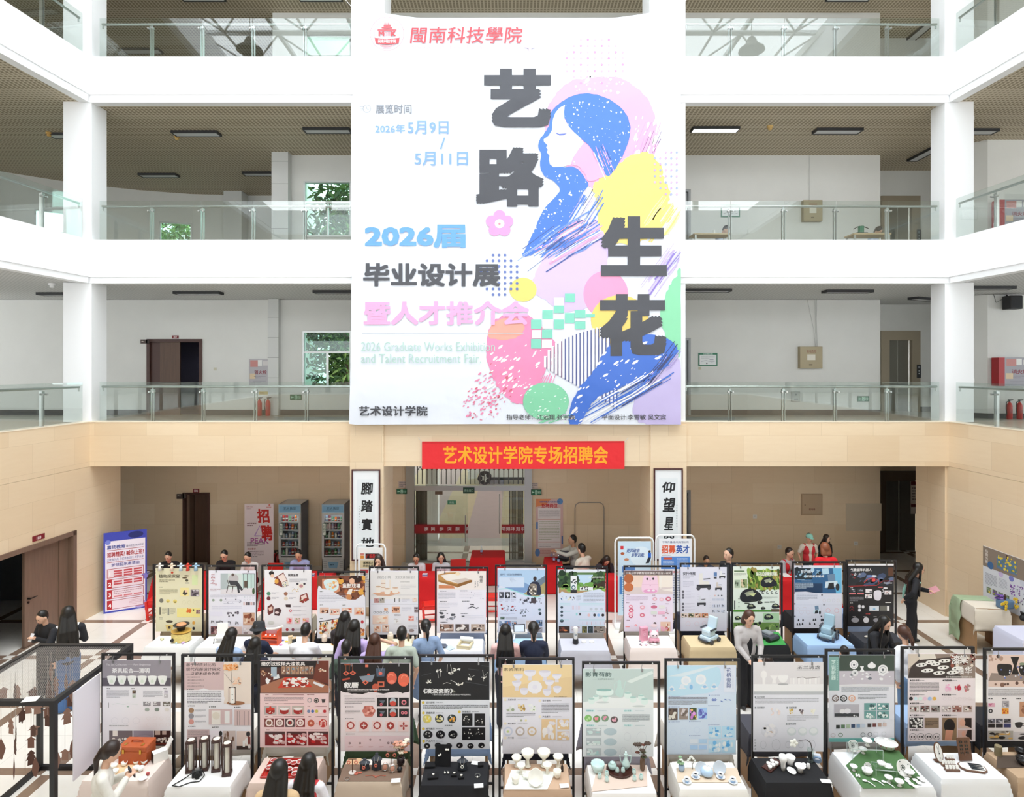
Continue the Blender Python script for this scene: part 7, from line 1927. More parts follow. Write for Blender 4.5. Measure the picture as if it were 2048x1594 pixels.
#small exhibits
def item(mb,name,label,cat,loc,rz=0.0,group=None,smooth=None,mat=None):
 o=mb.build(name,mat,smooth=smooth)if isinstance(mb,MB)else mb
 return tag(place(o,loc,rz),label,cat,group)
CUP=[(.55,0),(.6,.04),(.62,.1),(.9,.5),(1,1),(.94,1),(.82,.55),(.45,.15),(0,.12)]
STEM=[(.5,0),(.52,.04),(.3,.1),(.24,.45),(.5,.58),(.85,.75),(1,1),(.93,1),(.75,.78),(.3,.62),(0,.6)]
PLATE=[(.5,0),(.55,.1),(.95,.8),(1,1),(.93,.95),(.5,.25),(0,.22)]
BEAK=[(.6,0),(.72,.1),(.8,.4),(.75,.7),(.6,.9),(.62,1),(.5,1),(.5,.9),(.6,.6),(.4,.2),(0,.15)]
JAR=[(.5,0),(.85,.15),(1,.4),(.9,.65),(.55,.78),(.6,.82),(.55,.86),(.2,.93),(.12,1),(0,1)]
BOTTLE=[(.5,0),(.95,.1),(1,.25),(.8,.42),(.28,.62),(.22,.9),(.34,1),(.24,1),(.18,.9),(0,.85)]
def ware(prof,r,h,col,px,py,name,label,cat,z=TZ+.012,group=None,wob=None,tilt=None,mat=None,col2=None):
 mb=MB().mat(mat or GLAZEC).color(col);mb.smooth=True
 mb.lathe([(a*r,b*h)for a,b in prof],n=20,wob=wob)
 o=mb.build(name)
 p=atz(px,py,z)if z is not None else Vector((px,py[0],py[1]))
 tag(place(o,p),label,cat,group)
 if tilt:o.rotation_euler=tilt
 return o
petal=lambda n,a:(lambda t,z:1+a*abs(math.sin(t*n/2))-a*.5)
def card(px,py,label,w=.11,d=.075,rz=.1,col='f6f6f6',z=TZ+.012):
 item(MB().mat(PAINTC).color(col).box((0,0,.002),(w,d,.003)),'label_card',label,'card',atz(px,py,z),rz)
p=atz(*qa(1395,1215),TZ+.003)
t=thing('leather_case','orange-brown leather case with handle behind the small white cups','case',p,-.03)
LEA=M('orange_leather','b9592c',.5,bump=.1,bscale=60);GOLD=M('gold_metal','c9a24a',.3,metal=1)
MB().rbox((0,0,.085),(.36,.22,.17),.012).build('body',LEA,t);MB().rbox((0,0,.2),(.365,.225,.06),.012).build('lid',LEA,t)
MB().tube([(-.07,0,.225),(-.065,0,.255),(0,0,.262),(.065,0,.255),(.07,0,.225)],.011,8).build('handle',LEA,t,smooth=True)
for sx in(-.11,.11):MB().box((sx,-.06,.232),(.03,.05,.006)).box((sx,-.116,.17),(.025,.006,.05)).build('clasp',GOLD,t)
p=atz(*qa(1625,1215),TZ+.003)
t=thing('gift_box','open white gift box with a dark end beside the leather case','box',p,.75)
MB().box((0,0,.06),(.17,.1,.12)).build('body',M('white_card','f2f1ec',.6),t);MB().box((-.088,0,.06),(.004,.1,.12)).build('dark_end',BLACK,t);MB().box((.1,0,.16),(.01,.1,.16),(0,.5,0)).build('lid',MATS['white_card'],t)
for i,(x,y)in enumerate(((1160,1300),(1172,1352),(1262,1275),(1385,1258),(1465,1255),(1380,1322),(1428,1325),(1302,1350))):
 ware(CUP,.038,.045,'f1f4ef',*qa(x,y),'tea_cup','small white cup set out on the orange-cream runner','cup',group='white cups on the orange runner')
item(MB().mat(PAINTC).color('b95a5a').cyl((0,0,0),(0,0,.025),.02,n=12),'seal_stamp','small red round seal on the pale pink cloth','seal',atz(*qa(1500,1368),TZ+.01))
ware(PLATE,.05,.012,'f4f2f0',*qa(1450,1412),'small_dish','flat white dish at the front of the pale pink table','dish')
DW=M('dark_stained_wood','3f2620',.45,noise=.15,nscale=6);PORC=M('ivory_porcelain','e9e4d6',.25,noise=.05,nscale=5)
for(x,y,lb)in((222,1322,'first of the four wooden frame vases, standing alone before the text of the poster'),(362,1300,'second of the four wooden frame vases, counted from the leather case'),(490,1310,'third of the four wooden frame vases, counted from the leather case'),(600,1355,'last of the four wooden frame vases, closest to the table edge')):
 p=atz(*qb(x,y),TZ+.004)
 t=thing('frame_vase',lb,'vase',p,.2,'wooden frame vases')
 MB().box((0,0,.015),(.105,.105,.03)).build('base',DW,t);MB().box((0,0,.375),(.105,.105,.03)).build('top',DW,t)
 for a in(-1,1):
  for b in(-1,1):MB().box((a*.044,b*.044,.195),(.014,.014,.335)).build('post',DW,t)
 MB().cyl((0,0,.03),(0,0,.36),.03,n=18).build('porcelain_tube',PORC,t,smooth=True);MB().cyl((0,0,.389),(0,0,.394),.04,n=24).build('top_disc',PORC,t)
p=atz(*qb(285,1375),TZ+.004)
t=thing('camera','black camera with a loose strap lying on the white cloth before the frame vases','camera',p,.5)
MB().rbox((0,0,.04),(.12,.05,.075),.01).build('camera_body',BLACK,t);MB().cyl((0,-.02,.04),(0,-.075,.04),.032,n=18).build('lens',RUBBER,t);MB().box((0,0,.085),(.05,.04,.02)).build('viewfinder',SMETAL,t)
MB().tube([(-.06,0,.05),(-.12,.02,.01),(-.2,-.02,.006),(-.27,-.06,.006),(-.2,-.12,.006),(-.08,-.1,.006),(.02,-.13,.006),(.08,-.06,.02),(.062,0,.05)],.006,6).build('strap',RUBBER,t,smooth=True)
P4=[atz(*qb(x,y),TZ+.004)for x,y in((950,1398),(1425,1398),(1428,1205),(1065,1202))]
t=thing('lacquer_tray','red lacquer tray with white and red tea ware on the rosy beige table','tray',(0,0,0))
REDL=M('red_lacquer','b22a22',.2,coat=.6)
MB().prism([(q.x,q.y)for q in P4],TZ+.004,TZ+.012).build('tray_base',REDL,t)
mb=MB()
for a,b in zip(P4,P4[1:]+P4[:1]):mb.cyl((a.x,a.y,TZ+.016),(b.x,b.y,TZ+.016),.011,n=8)
mb.build('rim',REDL,t)
for i,(x,y)in enumerate(((1090,1235),(1240,1255),(1300,1262),(1312,1335),(1040,1310),(1360,1250),(1245,1330),(1310,1375))):
 o=ware(CUP,.042,.04,'f2eeea',*qb(x,y),'lacquer_cup','white-lined red tea cup on the red lacquer tray','cup',z=TZ+.015,group='cups on the red tray')
 mb=MB().mat(GLAZEC).color('a92a24');mb.smooth=True;mb.lathe([(.024,-.001),(.026,.004),(.039,.02),(.0425,.034)],n=18);mb.build('red_outside',None,o)
PINKM=M('coral_jewellery','d2705a',.35)
def bust(px,py,h,label,pend,fn=qc):
 p=atz(*fn(px,py),TZ+.012)
 t=thing('necklace_bust',label,'jewellery stand',p)
 MB().lathe([(.06,0),(.062,.01),(.055,h*.5),(.07,h*.62),(.04,h*.78),(.022,h*.85),(.02,h)],n=18,sy=.6).build('bust_form',M('slate_bust' if h<.24 else 'black_bust','3a3f48' if h<.24 else '17171a',.6),t,smooth=True)
 MB().tube([(-.028,-.02,h*.8),(-.02,-.05,h*.6),(0,-.052,h*.42),(.02,-.05,h*.6),(.028,-.02,h*.8)],.003,5).build('chain',SMETAL,t)
 MB().mat(pend).torus((0,-.055,h*.38),.016,.006,'Y',14,6).build('pendant',None,t)
bust(490,1300,.2,'dark bust with a neck wearing a coral ring pendant on the red jewellery table',PINKM)
bust(365,1300,.13,'low dark bust with coral pendant between the earring stand and the tall bust',PINKM)
bust(1390,1300,.16,'black necklace bust on the black table of white flower jewellery',M('pearl','f1efe6',.2))
for x,y,lb in((235,1340,'small metal T-stand with coral earrings at the edge of the brown runner'),(640,1262,'small metal T-stand behind the two ear models')):
 p=atz(*qc(x,y),TZ+.012)
 t=thing('earring_stand',lb,'jewellery stand',p,0,None)
 MB().cyl((0,0,0),(0,0,.008),.045,n=18).build('base',M('pale_stone','d6cec6',.5),t);MB().cyl((0,0,0),(0,0,.17),.006).cyl((-.05,0,.17),(.05,0,.17),.006).build('post',M('bronze','7a5a48',.35,metal=.8),t)
 for sx in(-.045,.045):MB().torus((sx,-.004,.13),.018,.006,'Y',14,6).build('earring',PINKM,t)
for x,y,lb in((578,1318,'pink ear model with metal ornament, the one beside the black bust'),(655,1335,'pink ear model with metal ornament, the one beside the ring ball')):
 p=atz(*qc(x,y),TZ+.012)
 o=item(MB().ball((0,0,.052),(.042,.022,.05),14,10),'ear_model',lb,'ear model',p,.2,None,True,M('ear_silicone','d9a08a',.5))
 MB().torus((0,-.012,.055),.036,.008,'Y',18,6,1,1.2).build('ear_rim',SMETAL,o)
item(MB().ball((0,0,.03),.03,14,10).torus((0,0,.032),.031,.004,'Z',16,5),'ring_ball','small dark ball with a ring on the red jewellery table','jewellery',atz(*qc(730,1325),TZ+.012),0,None,True,BLACK)
item(MB().mat(PAINTC).color('d9b48c').box((0,0,.004),(.17,.12,.006)),'wooden_sheet','tan wooden sheet flat at the back of the red jewellery table','board',atz(*qc(250,1225),TZ+.004))
item(MB().mat(PAINTC).color('efe9e2').box((0,0,.004),(.35,.1,.006)),'paper_sheet','white paper strip flat along the back of the brown runner','paper',atz(*qc(520,1235),TZ+.004))
item(MB().torus((0,0,.005),.03,.004,'Z',18,5),'bracelet','thin silver bracelet at the corner of the brown runner','bracelet',atz(*qc(180,1405),TZ+.012),0,None,True,SMETAL)
item(MB().torus((0,0,.006),.02,.007,'Z',12,5).box((.05,0,.006),(.04,.02,.01)),'coral_brooch','coral brooch lying before the T-stand','brooch',atz(*qc(275,1350),TZ+.012),.2,None,None,PINKM)
item(MB().tube([(-.13,.02,.003),(-.05,.03,.003),(0,0,.003),(.05,.03,.003),(.12,.02,.003)],.003,5).ball((0,-.005,.006),.012,8,6),'necklace','fine necklace laid flat in the middle of the brown runner','necklace',atz(*qc(480,1385),TZ+.012),0,None,None,PINKM)
card(*qc(690,1422),'white label card on the brown runner');
def vase_flowers(px,py,zz,label,vcol,cols,n,hh,spread,fn,r=.045,vh=.12,seed=0,leaf=None):
 p=atz(*fn(px,py),zz)
 t=thing('flower_vase',label,'vase',p)
 mb=MB().mat(GLAZEC).color(vcol);mb.smooth=True;mb.lathe([(.7*r,0),(r,.02),(r,vh*.7),(.75*r,vh),(.6*r,vh),(.6*r,vh*.9)],n=16);mb.build('vase_body',None,t)
 rd=random.Random(seed)
 st=MB();bl=[]
 for i in range(n):
  q=Vector((rd.uniform(-spread,spread),rd.uniform(-spread,spread)*.6,rd.uniform(hh*.55,hh)))
  st.tube([(0,0,vh*.8),(q.x*.4,q.y*.4,(vh+q.z)/2),tuple(q)],.003,4);bl.append(q)
 st.build('stems',M('dry_stem','6a5f42',.7),t)
 for q in bl:
  c=rd.choice(cols);mb=MB().mat(PAINTC).color(c);s=rd.uniform(.014,.028)
  for k in range(6):
   a=k*PI/3;mb.ball((q.x+s*math.cos(a),q.y+s*.7*math.sin(a),q.z),(s*.75,s*.75,s*.5),6,4)
  mb.ball(tuple(q),s*.7,6,4);mb.build('blossom',None,t)
 return t
vase_flowers(742,1250,TZ+.012,'dark vase with cream and coral dried flowers at the end of the red jewellery table','2a1f22',['d9a08a','e6d2b9','c98a6a','f0e6d2'],22,.29,.085,qc,.05,.1,3)
BV=M('black_velvet','121216',.95)
p=atz(*qc(1185,1262),TZ+.004)
t=thing('earring_board','black upright board with two pairs of white earrings','jewellery stand',p,-.05)
MB().box((0,0,.13),(.2,.012,.25),(-.15,0,0)).build('board',BV,t);MB().box((0,.06,.06),(.02,.1,.12)).build('rear_prop',BV,t)
for x,z in((.04,.2),(.065,.2),(-.03,.14),(-.05,.13)):MB().ball((x,-.012-(z-.13)*-.15,z),.013,10,8).build('earring',MATS['pearl'],t,smooth=True)
for x,y,w,d,lb in((1080,1385,.13,.1,'open black box with a white flower brooch'),(1050,1270,.13,.1,'empty black velvet box at the back edge of the black table'),(1300,1370,.07,.06,'small black box with one pearl earring'),(1375,1395,.07,.06,'small black box with a gold-mounted pearl'),(1580,1265,.07,.07,'small closed black box behind the pearl bracelet')):
 o=item(MB().rbox((0,0,.014),(w,d,.026),.006),'jewellery_box',lb,'box',atz(*qc(x,y),TZ+.004),.1,None,None,BV)
 if 'empty' not in lb and 'closed' not in lb:MB().ball((0,0,.034),.012,10,8).ball((.012,.008,.032),.008,8,6).build('pearl_piece',MATS['pearl'],o,smooth=True)
for x,y,lb in((1205,1350,'white drop earring lying on black cloth, nearer the brooch box'),(1240,1350,'white drop earring lying on black cloth, nearer the pearl box')):
 item(MB().ball((0,0,.012),(.012,.014,.012),10,8).cyl((0,.01,.012),(0,.04,.006),.003),'earring',lb,'earring',atz(*qc(x,y),TZ+.004),.2,None,True,MATS['pearl'])
o=item(MB().torus((0,0,.004),.032,.003,'Z',20,5),'pearl_bracelet','ring-shaped bracelet with a hanging pearl on black cloth','bracelet',atz(*qc(1548,1370),TZ+.004),0,None,True,SMETAL);MB().ball((0,-.045,.012),.012,10,8).build('pearl_drop',MATS['pearl'],o,smooth=True)
card(*qc(1525,1238),'white card at the back of the black jewellery table',.1,.07,-.2,z=TZ+.004);card(*qc(1560,1476),'white label card at the front of the black jewellery table',z=TZ+.004)
W_='f3efe2'
for x,y,r,h,lb in((395,1272,.078,.19,'tall white lotus bowl on a foot, the one above the flower plate'),(565,1268,.08,.19,'tall white lotus bowl on a foot, the one beside the small dark bottle side'),(280,1270,.063,.12,'white scalloped stem bowl at the back corner of the jasmine table'),(715,1270,.063,.13,'white scalloped stem bowl at the other back corner by the dark bottle'),(325,1345,.055,.11,'white stem cup before the tall lotus bowl'),(600,1340,.058,.11,'white stem cup between plate and small beaker')):
 ware(STEM,r,h,W_,*qd(x,y),'stem_bowl',lb,'bowl',wob=petal(7,.1))
for x,y,lb in((268,1448,'white beaker at the front edge of the gauze'),(705,1385,'white beaker by the brown end of the jasmine table')):ware(CUP,.05,.085,W_,*qd(x,y),'beaker',lb,'cup')
ware(PLATE,.095,.03,'f5f3ea',*qd(478,1385),'flower_plate','white flower-shaped plate leaning upright among the jasmine bowls','plate',z=TZ+.1,wob=petal(6,.14),tilt=(1.1,0,0))
t=thing('lily_bloom','white lily bloom with green tips lying on the gauze','flower',atz(*qd(390,1395),TZ+.012),.6)
for k in range(6):MB().ball((.035*math.cos(k*1.05),.035*math.sin(k*1.05),.03),(.04,.018,.02),8,6,(0,-.5,k*1.05)).build('petal',M('lily_white','f2f3ea',.5),t,smooth=True)
MB().ball((.06,-.04,.015),(.03,.015,.01),8,6).build('leaf',M('lily_green','9cc95a',.5),t,smooth=True)
item(MB().cyl((0,0,0),(0,0,.06),.016,n=12).cyl((0,0,.06),(0,0,.1),.012,.004,n=12),'small_bottle','small dark bottle standing beside the jasmine bowls','bottle',atz(*qd(757,1325),TZ+.004),0,None,True,M('dark_bottle','2f2622',.3))
card(*qd(780,1476),'white label card at the front of the jasmine table')
CE='d0e8e4'
ware(CUP,.085,.105,CE,*qd(1130,1325),'lotus_bowl','pale green bowl with petal rim beside the brown round tray','bowl',wob=petal(9,.1))
o=ware([(.9,0),(1,.3),(1,1),(.93,1),(.9,.4),(0,.35)],.165,.02,'4a2a22',*qd(1358,1315),'wooden_tray','dark brown round tray under the celadon ewer and cups','tray',mat=Mcol('lacquered_wood',.3))
zt=TZ+.024
ware(JAR,.055,.1,'c6e2de',*qd(1283,1300),'tea_jar','pale green lidded jar on the brown round tray','jar',z=zt)
p=atz(*qd(1425,1288),zt)
t=thing('ewer','tall pale green ewer with handle and thin spout on the brown round tray','ewer',p)
CEM=M('celadon_glaze','d0e8e4',.15)
MB().lathe([(.03,0),(.05,.03),(.052,.06),(.02,.12),(.017,.15),(.024,.17),(.012,.185),(.012,.2)],n=18).build('ewer_body',CEM,t,smooth=True);MB().tube([(.02,0,.16),(.065,0,.15),(.06,0,.08),(.045,0,.05)],.006,6).build('handle',CEM,t,smooth=True);MB().tube([(-.045,0,.05),(-.07,0,.1),(-.075,0,.155)],.006,6).build('spout',CEM,t,smooth=True)
for x,y,zz,lb in((1335,1335,zt,'pale green cup on the brown tray below the jar'),(1395,1335,zt,'pale green cup on the brown tray below the ewer'),(1150,1395,None,'pale green cup before the lotus bowl'),(1225,1370,None,'pale green cup between lotus bowl and tray, rear one'),(1225,1430,None,'pale green cup at the front of the celadon table'),(1510,1350,None,'pale green cup behind the paired cup near the twig vase'),(1515,1420,None,'pale green cup in front of the paired cup near the twig vase'),(1585,1405,None,'pale green cup standing alone under the twig vase')):ware(BEAK,.032,.055,CE,*qd(x,y),'tea_cup',lb,'cup',z=zz or TZ+.012)
t=vase_flowers(1598,1310,TZ+.012,'brown bark vase with dried seed heads on the celadon table','6d5340',['6a3a2c','4a3a30','5a6248','7a4436'],9,.33,.08,qd,.032,.16,5)
LB='dfe9f3'
for x,y,lb in((335,1440,'blue and white cup on a saucer at the fringe corner'),(425,1388,'blue and white cup on a saucer beside the bud vase'),(688,1390,'blue and white cup on a saucer below the bigger plate'),(818,1440,'blue and white cup on a saucer at the plain front corner')):
 ware(PLATE,.055,.014,'f0f2f5',*qe(x,y),'saucer','white saucer under the '+lb[:40].replace(' on a saucer','')+lb[40:].split(' on a saucer')[-1],'saucer')
 o=ware(CUP,.034,.052,'9fc0e2',*qe(x,y-4),'tea_cup',lb,'cup',z=TZ+.017);mb=MB().mat(GLAZEC).color('f2f4f6');mb.smooth=True;mb.lathe([(.0325,.03),(.0345,.052),(.031,.0525),(.028,.03)],n=18);mb.build('white_rim',None,o)
for x,y,r,lb in((480,1290,.078,'pale plate upright on a rest, smaller one beside the white blossoms'),(672,1285,.082,'pale plate upright on a rest, bigger one')):
 o=ware(PLATE,r,.02,'d6e0ea',*qe(x,y),'upright_plate',lb,'plate',z=TZ+.085,tilt=(1.25,0,0));MB().box((0,-r-.012,.01),(.1,.014,.05)).build('plate_rest',M('pale_wood','d9c6a6',.6),o)
p=atz(*qe(545,1368),TZ+.012)
t=thing('tea_pot','round blue and white pot with a lid in the centre of the light blue set','teapot',p)
MB().lathe([(.04,0),(.07,.02),(.078,.05),(.065,.085),(.05,.095)],n=20).build('pot_body',M('blue_white_glaze','bcd6ee',.15),t,smooth=True);MB().lathe([(.052,.094),(.045,.105),(.012,.115),(.014,.13),(0,.132)],n=18).build('lid',M('white_glaze','f0f3f6',.15),t,smooth=True)
vase_flowers(278,1315,TZ+.012,'small blue bottle vase with a green sprig','a9c3e0',['8fb08a','e6efe2'],6,.17,.03,qe,.038,.08,7)
t=thing('blossom_branch','white blossom branch standing by the smaller upright plate','flowers',atz(*qe(395,1300),TZ+.012))
MB().tube([(0,0,0),(-.01,0,.1),(-.06,0,.15)],.004,5).tube([(0,0,.06),(.03,0,.13)],.003,5).build('stem',MATS['dry_stem'],t)
for k in range(9):MB().ball((-.06+k*.011,.01*(k%2),.15-abs(k-4)*.012),.014,8,6).build('blossom',MATS['lily_white'],t,smooth=True)
P4=[atz(*qe(x,y),TZ+.006)for x,y in((1118,1285),(1215,1345),(1330,1240),(1250,1190))]
item(MB().prism([(q.x,q.y)for q in P4],TZ+.006,TZ+.02),'wooden_tray','reddish brown square tray under five white cups','tray',(0,0,0),0,None,None,M('red_brown_wood','4a2822',.4))
for x,y in((1190,1265),(1228,1240),(1240,1280),(1206,1300),(1275,1262)):ware(CUP,.026,.04,'f3f2f0',*qe(x,y),'tea_cup','little white cup huddled on the square brown tray','cup',z=TZ+.024,group='cups on the brown square tray')
W9='f5f4f3'
ware([(.5,0),(.55,.3),(.6,.5),(1,.75),(.95,1),(.8,1),(.7,.75),(0,.6)],.05,.18,W9,*qe(1343,1310),'magnolia_cup','tallest white magnolia cup next to the square tray','cup',z=TZ+.006)
ware([(.55,0),(.6,.4),(1,1),(.92,1),(.45,.4),(0,.3)],.062,.105,W9,*qe(1418,1255),'magnolia_cup','flared white cup behind the oval dish','cup',z=TZ+.006,wob=petal(3,.15))
o=ware(PLATE,.065,.012,W9,*qe(1432,1325),'oval_dish','flat white oval dish in the middle of the black table','dish',z=TZ+.006);o.scale=(.8,1.15,1)
ware([(.45,0),(.5,.5),(1,1),(.92,1),(.35,.5),(0,.3)],.065,.085,W9,*qe(1525,1335),'magnolia_cup','white funnel cup in front of the two little cups','cup',z=TZ+.006)
ware(CUP,.024,.06,W9,*qe(1562,1295),'small_cup','little white cup touching the funnel cup','cup',z=TZ+.006);ware(BEAK,.03,.06,W9,*qe(1608,1295),'small_cup','little white cup standing alone near the glass vase','cup',z=TZ+.006)
p=atz(*qe(1632,1222),TZ+.006)
t=thing('glass_vase','clear glass vase with a bare branch and one white orchid','vase',p)
MB().lathe([(.04,0),(.042,.01),(.035,.1),(.045,.16),(.042,.16),(.032,.1),(.036,.015),(0,.012)],n=18).build('vase_body',CLEARG,t,smooth=True)
MB().tube([(0,0,.02),(.02,0,.15),(0,0,.24),(-.06,0,.28),(-.14,0,.27),(-.2,-.01,.25)],[.006,.006,.005,.004,.003,.002],6).build('branch',M('dark_twig','2f2724',.7),t,smooth=True)
mb=MB()
for k in range(5):mb.ball((-.22+.03*math.cos(k*1.25),-.01,.24+.03*math.sin(k*1.25)),(.03,.012,.022),8,6,(0,-k*1.25,0))
mb.build('orchid_bloom',MATS['lily_white'],t,smooth=True)
item(MB().mat(PAINTC).color('e3e8f0').cyl((0,0,.05),(0,.02,.1),.05,n=20).color('8aa4c6').cyl((-.01,-.03,.05),(0,0,.06),.05,n=20),'round_tin','white and blue round tin beside the glass vase','tin',atz(*qe(1700,1235),TZ-.02))
card(*qe(1792,1428),'white label card at the corner of the black magnolia table',.12,.07,-.1,z=TZ+.006)
WP='f4f4f2'
ACR=Mglass('clear_acrylic',(.97,.985,.98),refl=1.3)
def acrylic(p,w,d,h,label,rz):
 t=thing('acrylic_stand',label,'display riser',p,rz)
 MB().box((0,0,h-.003),(w,d,.006)).build('shelf_plate',ACR,t)
 for sx in(-1,1):MB().box((sx*(w/2-.003),0,h/2),(.006,d,h-.006)).build('side_plate',ACR,t)
 mb=MB()
 for sx in(-1,1):
  for sy in(-1,1):mb.box((sx*(w/2-.002),sy*(d/2-.002),h/2),(.005,.005,h))
 for sy in(-1,1):mb.box((0,sy*(d/2-.002),h-.003),(w,.005,.006))
 mb.build('bright_edges',M('acrylic_edge','dfe9e6',.2),t)
acrylic(atz(*qf(450,1165),TZ+.012),.38,.16,.13,'tall clear acrylic riser at the back of the porcelain table',-.05)
acrylic(atz(*qf(640,1335),TZ+.012),.24,.16,.08,'low clear acrylic riser in the middle of the green runner',-.15)
def uplate(x,y,r,z,lb):
 o=ware(PLATE,r,.022,WP,*qf(x,y),'upright_plate',lb,'plate',z=z,wob=petal(4,.08),tilt=(1.2,0,.15))
 mb=MB().mat(M('plate_motif','2f3f3a',.3));mb.ball((0,0,.006),(r*.16,r*.16,.003),8,4)
 for k in range(4):mb.ball((r*.8*math.cos(k*PI/2+.4),r*.8*math.sin(k*PI/2+.4),.019),(r*.08,r*.08,.003),8,4)
 mb.torus((0,0,.007),r*.3,r*.03,'Z',12,4);mb.build('motif',None,o)
 MB().box((0,-r-.01,.0),(.06,.012,.05)).build('plate_rest',ACR,o)
uplate(325,1060,.073,TZ+.09,'white plate with dark motif upright at the back beside the tall riser')
uplate(828,1280,.095,TZ+.1,'largest white plate with dark motif upright on the green runner')
uplate(468,1272,.052,TZ+.06,'smallest white plate with dark motif upright behind the handled bowl')
for x,y,r,h,z,lb in((475,1060,.06,.075,TZ+.15,'white stem dish standing high on the acrylic riser'),(432,1135,.05,.06,TZ+.012,'white stem dish under the tall riser'),(338,1310,.045,.06,TZ+.012,'white stem dish at the runner side below the tall riser'),(690,1425,.048,.065,TZ+.012,'white stem dish before the low riser'),(797,1465,.052,.065,TZ+.012,'white stem dish at the very front of the green runner'),(890,1365,.066,.065,TZ+.012,'white stem dish under the largest plate')):
 ware(STEM,r,h,WP,*qf(x,y),'stem_dish',lb,'dish',z=z,wob=petal(4,.05))
ware(CUP,.062,.06,WP,*qf(475,1345),'rice_bowl','white bowl with a spoon in it on the green runner','bowl')
ware([(.5,0),(.9,.3),(1,.8),(.7,.85),(.5,1),(.12,1.15),(.1,1.3),(0,1.3)],.05,.05,WP,*qf(618,1258),'lidded_dish','white lidded dish on the low acrylic riser','dish',z=TZ+.094)
ware(PLATE,.055,.012,WP,*qf(680,1272),'small_dish','flat white dish on the low acrylic riser','dish',z=TZ+.094,wob=petal(4,.1))
p=atz(*qf(665,1090),TZ+.012)
t=thing('tureen','large white oval tureen with painted rim at the back corner of the porcelain table','tureen',p,-.3)
MB().lathe([(.05,0),(.09,.03),(.115,.075),(.12,.085),(.112,.085),(.08,.04),(0,.03)],n=24,sx=1.15).build('bowl',M('white_porcelain','f4f4f2',.15),t,smooth=True);MB().lathe([(.11,.084),(.09,.1),(.03,.115),(.02,.13),(0,.132)],n=24,sx=1.15).build('lid',MATS['white_porcelain'],t,smooth=True)
mb=MB()
for k in range(14):mb.ball((.125*1.15*math.cos(k*.45)*.95,.118*math.sin(k*.45),.07),.007,6,4)
mb.build('painted_flowers',M('painted_red','9a3a42',.3),t)
for i,(x,y)in enumerate(((450,1420),(540,1410),(640,1430))):
 o=item(MB().mat(GLAZEC).color(WP).ball((0,0,.012),(.028,.022,.01),10,8).tube([(.02,0,.012),(.06,-.03,.012),(.1,-.07,.006)],.006,6),'porcelain_spoon',('white spoon at the runner side near the rice bowl','white spoon between the two others on the green runner','white spoon nearest the stem dishes on the green runner'.replace('nearest','closest to'))[i],'spoon',atz(*qf(x,y),TZ+.012),-.35,None,True)
item(MB().mat(GLAZEC).color(WP).ball((-.02,0,.01),.014,8,6).ball((.02,0,.01),.014,8,6).box((0,0,.01),(.03,.012,.012)).ball((0,.022,.01),.012,8,6).ball((0,-.022,.01),.012,8,6),'chopstick_rest','white four-lobed chopstick rest below the rice bowl','chopstick rest',atz(*qf(380,1370),TZ+.012),.4,None,True)
for i,(x,y)in enumerate(((880,1420),(915,1452),(955,1412),(1000,1395),(955,1475),(992,1440),(1030,1415),(870,1390))):
 ware(PLATE,.03,.01,WP,*qf(x,y),'flower_dish','little white flower-shaped dish in the cluster at the runner corner','dish',group='flower dishes at the runner corner',wob=petal(4,.2))
WALN=M('walnut_display','6d4c38',.45,noise=.1,nscale=6)
p=atz(*qf(1185,1215),TZ+.006)
t=thing('oval_stand','oval wooden frame stand with a necklace on white felt','jewellery stand',p,.1)
R_=Matrix.Rotation(1.25,4,'X')
mb=MB();mb.mtx=R_;mb.lathe([(1,0),(1.05,.3),(1,1),(.9,1)],n=24,sx=.055,sy=.115);mb.mtx=Matrix.Translation((0,0,.11));b=MB();b.mtx=Matrix.Translation((0,0,.112))@ R_;b.prism([(.057*math.cos(a*PI/12),.118*math.sin(a*PI/12))for a in range(24)],0,.012);b.build('frame',WALN,t)
b=MB();b.mtx=Matrix.Translation((0,0,.112))@ R_;b.prism([(.047*math.cos(a*PI/12),.105*math.sin(a*PI/12))for a in range(24)],.012,.015);b.build('felt',MATS['white_card'],t)
b=MB();b.mtx=Matrix.Translation((0,0,.112))@ R_;b.tube([(-.02,.09,.018),(0,0,.018),(.02,.09,.018)],.0018,4).ball((0,-.01,.02),.007,8,6).ball((0,-.06,.02),.006,8,6);b.build('necklace',BLACK,t);MB().box((0,0,.008),(.09,.05,.014)).build('base',WALN,t)
p=atz(*qf(1465,1215),TZ+.006)
t=thing('earring_board','tall wooden slotted board with dark earrings on the white table','jewellery stand',p,.05)
b=MB();b.mtx=Matrix.Rotation(-.2,4,'X');b.box((0,0,.14),(.17,.014,.27));b.build('board',WALN,t)
b=MB();b.mtx=Matrix.Rotation(-.2,4,'X')
for i in range(4):
 for j in range(4):b.box((-.055+(i//2)*.07+(i%2)*.025,-.009,.1+j*.042),(.012,.006,.022))
b.build('earrings',M('dark_teal_enamel','20302f',.3),t)
MB().box((0,.05,.05),(.02,.09,.1)).build('rear_prop',WALN,t)
def ecard(x,y,w,n,lb):
 o=item(MB().box((0,0,.012),(w,.05,.022)),'earring_holder',lb,'jewellery stand',atz(*qf(x,y),TZ+.006),-.02,None,None,WALN)
 for k in range(n):
  xx=-w/2+w*(k+.5)/n;MB().box((xx,-.002,.045),(w/n*.8,.003,.045),(-.4,0,0)).build('earring_card',MATS['white_card'],o)
ecard(1305,1205,.1,3,'small wooden holder with three earring cards between oval stand and board')
ecard(1290,1262,.17,5,'wooden holder with a row of earring cards, rear one of two');ecard(1325,1310,.17,4,'wooden holder with a row of earring cards, front one of two')
p=atz(*qf(1530,1290),TZ+.006)
t=thing('ornament_tray','eight-sided wooden tray with striped hairpins on the white table','tray',p,-.25)
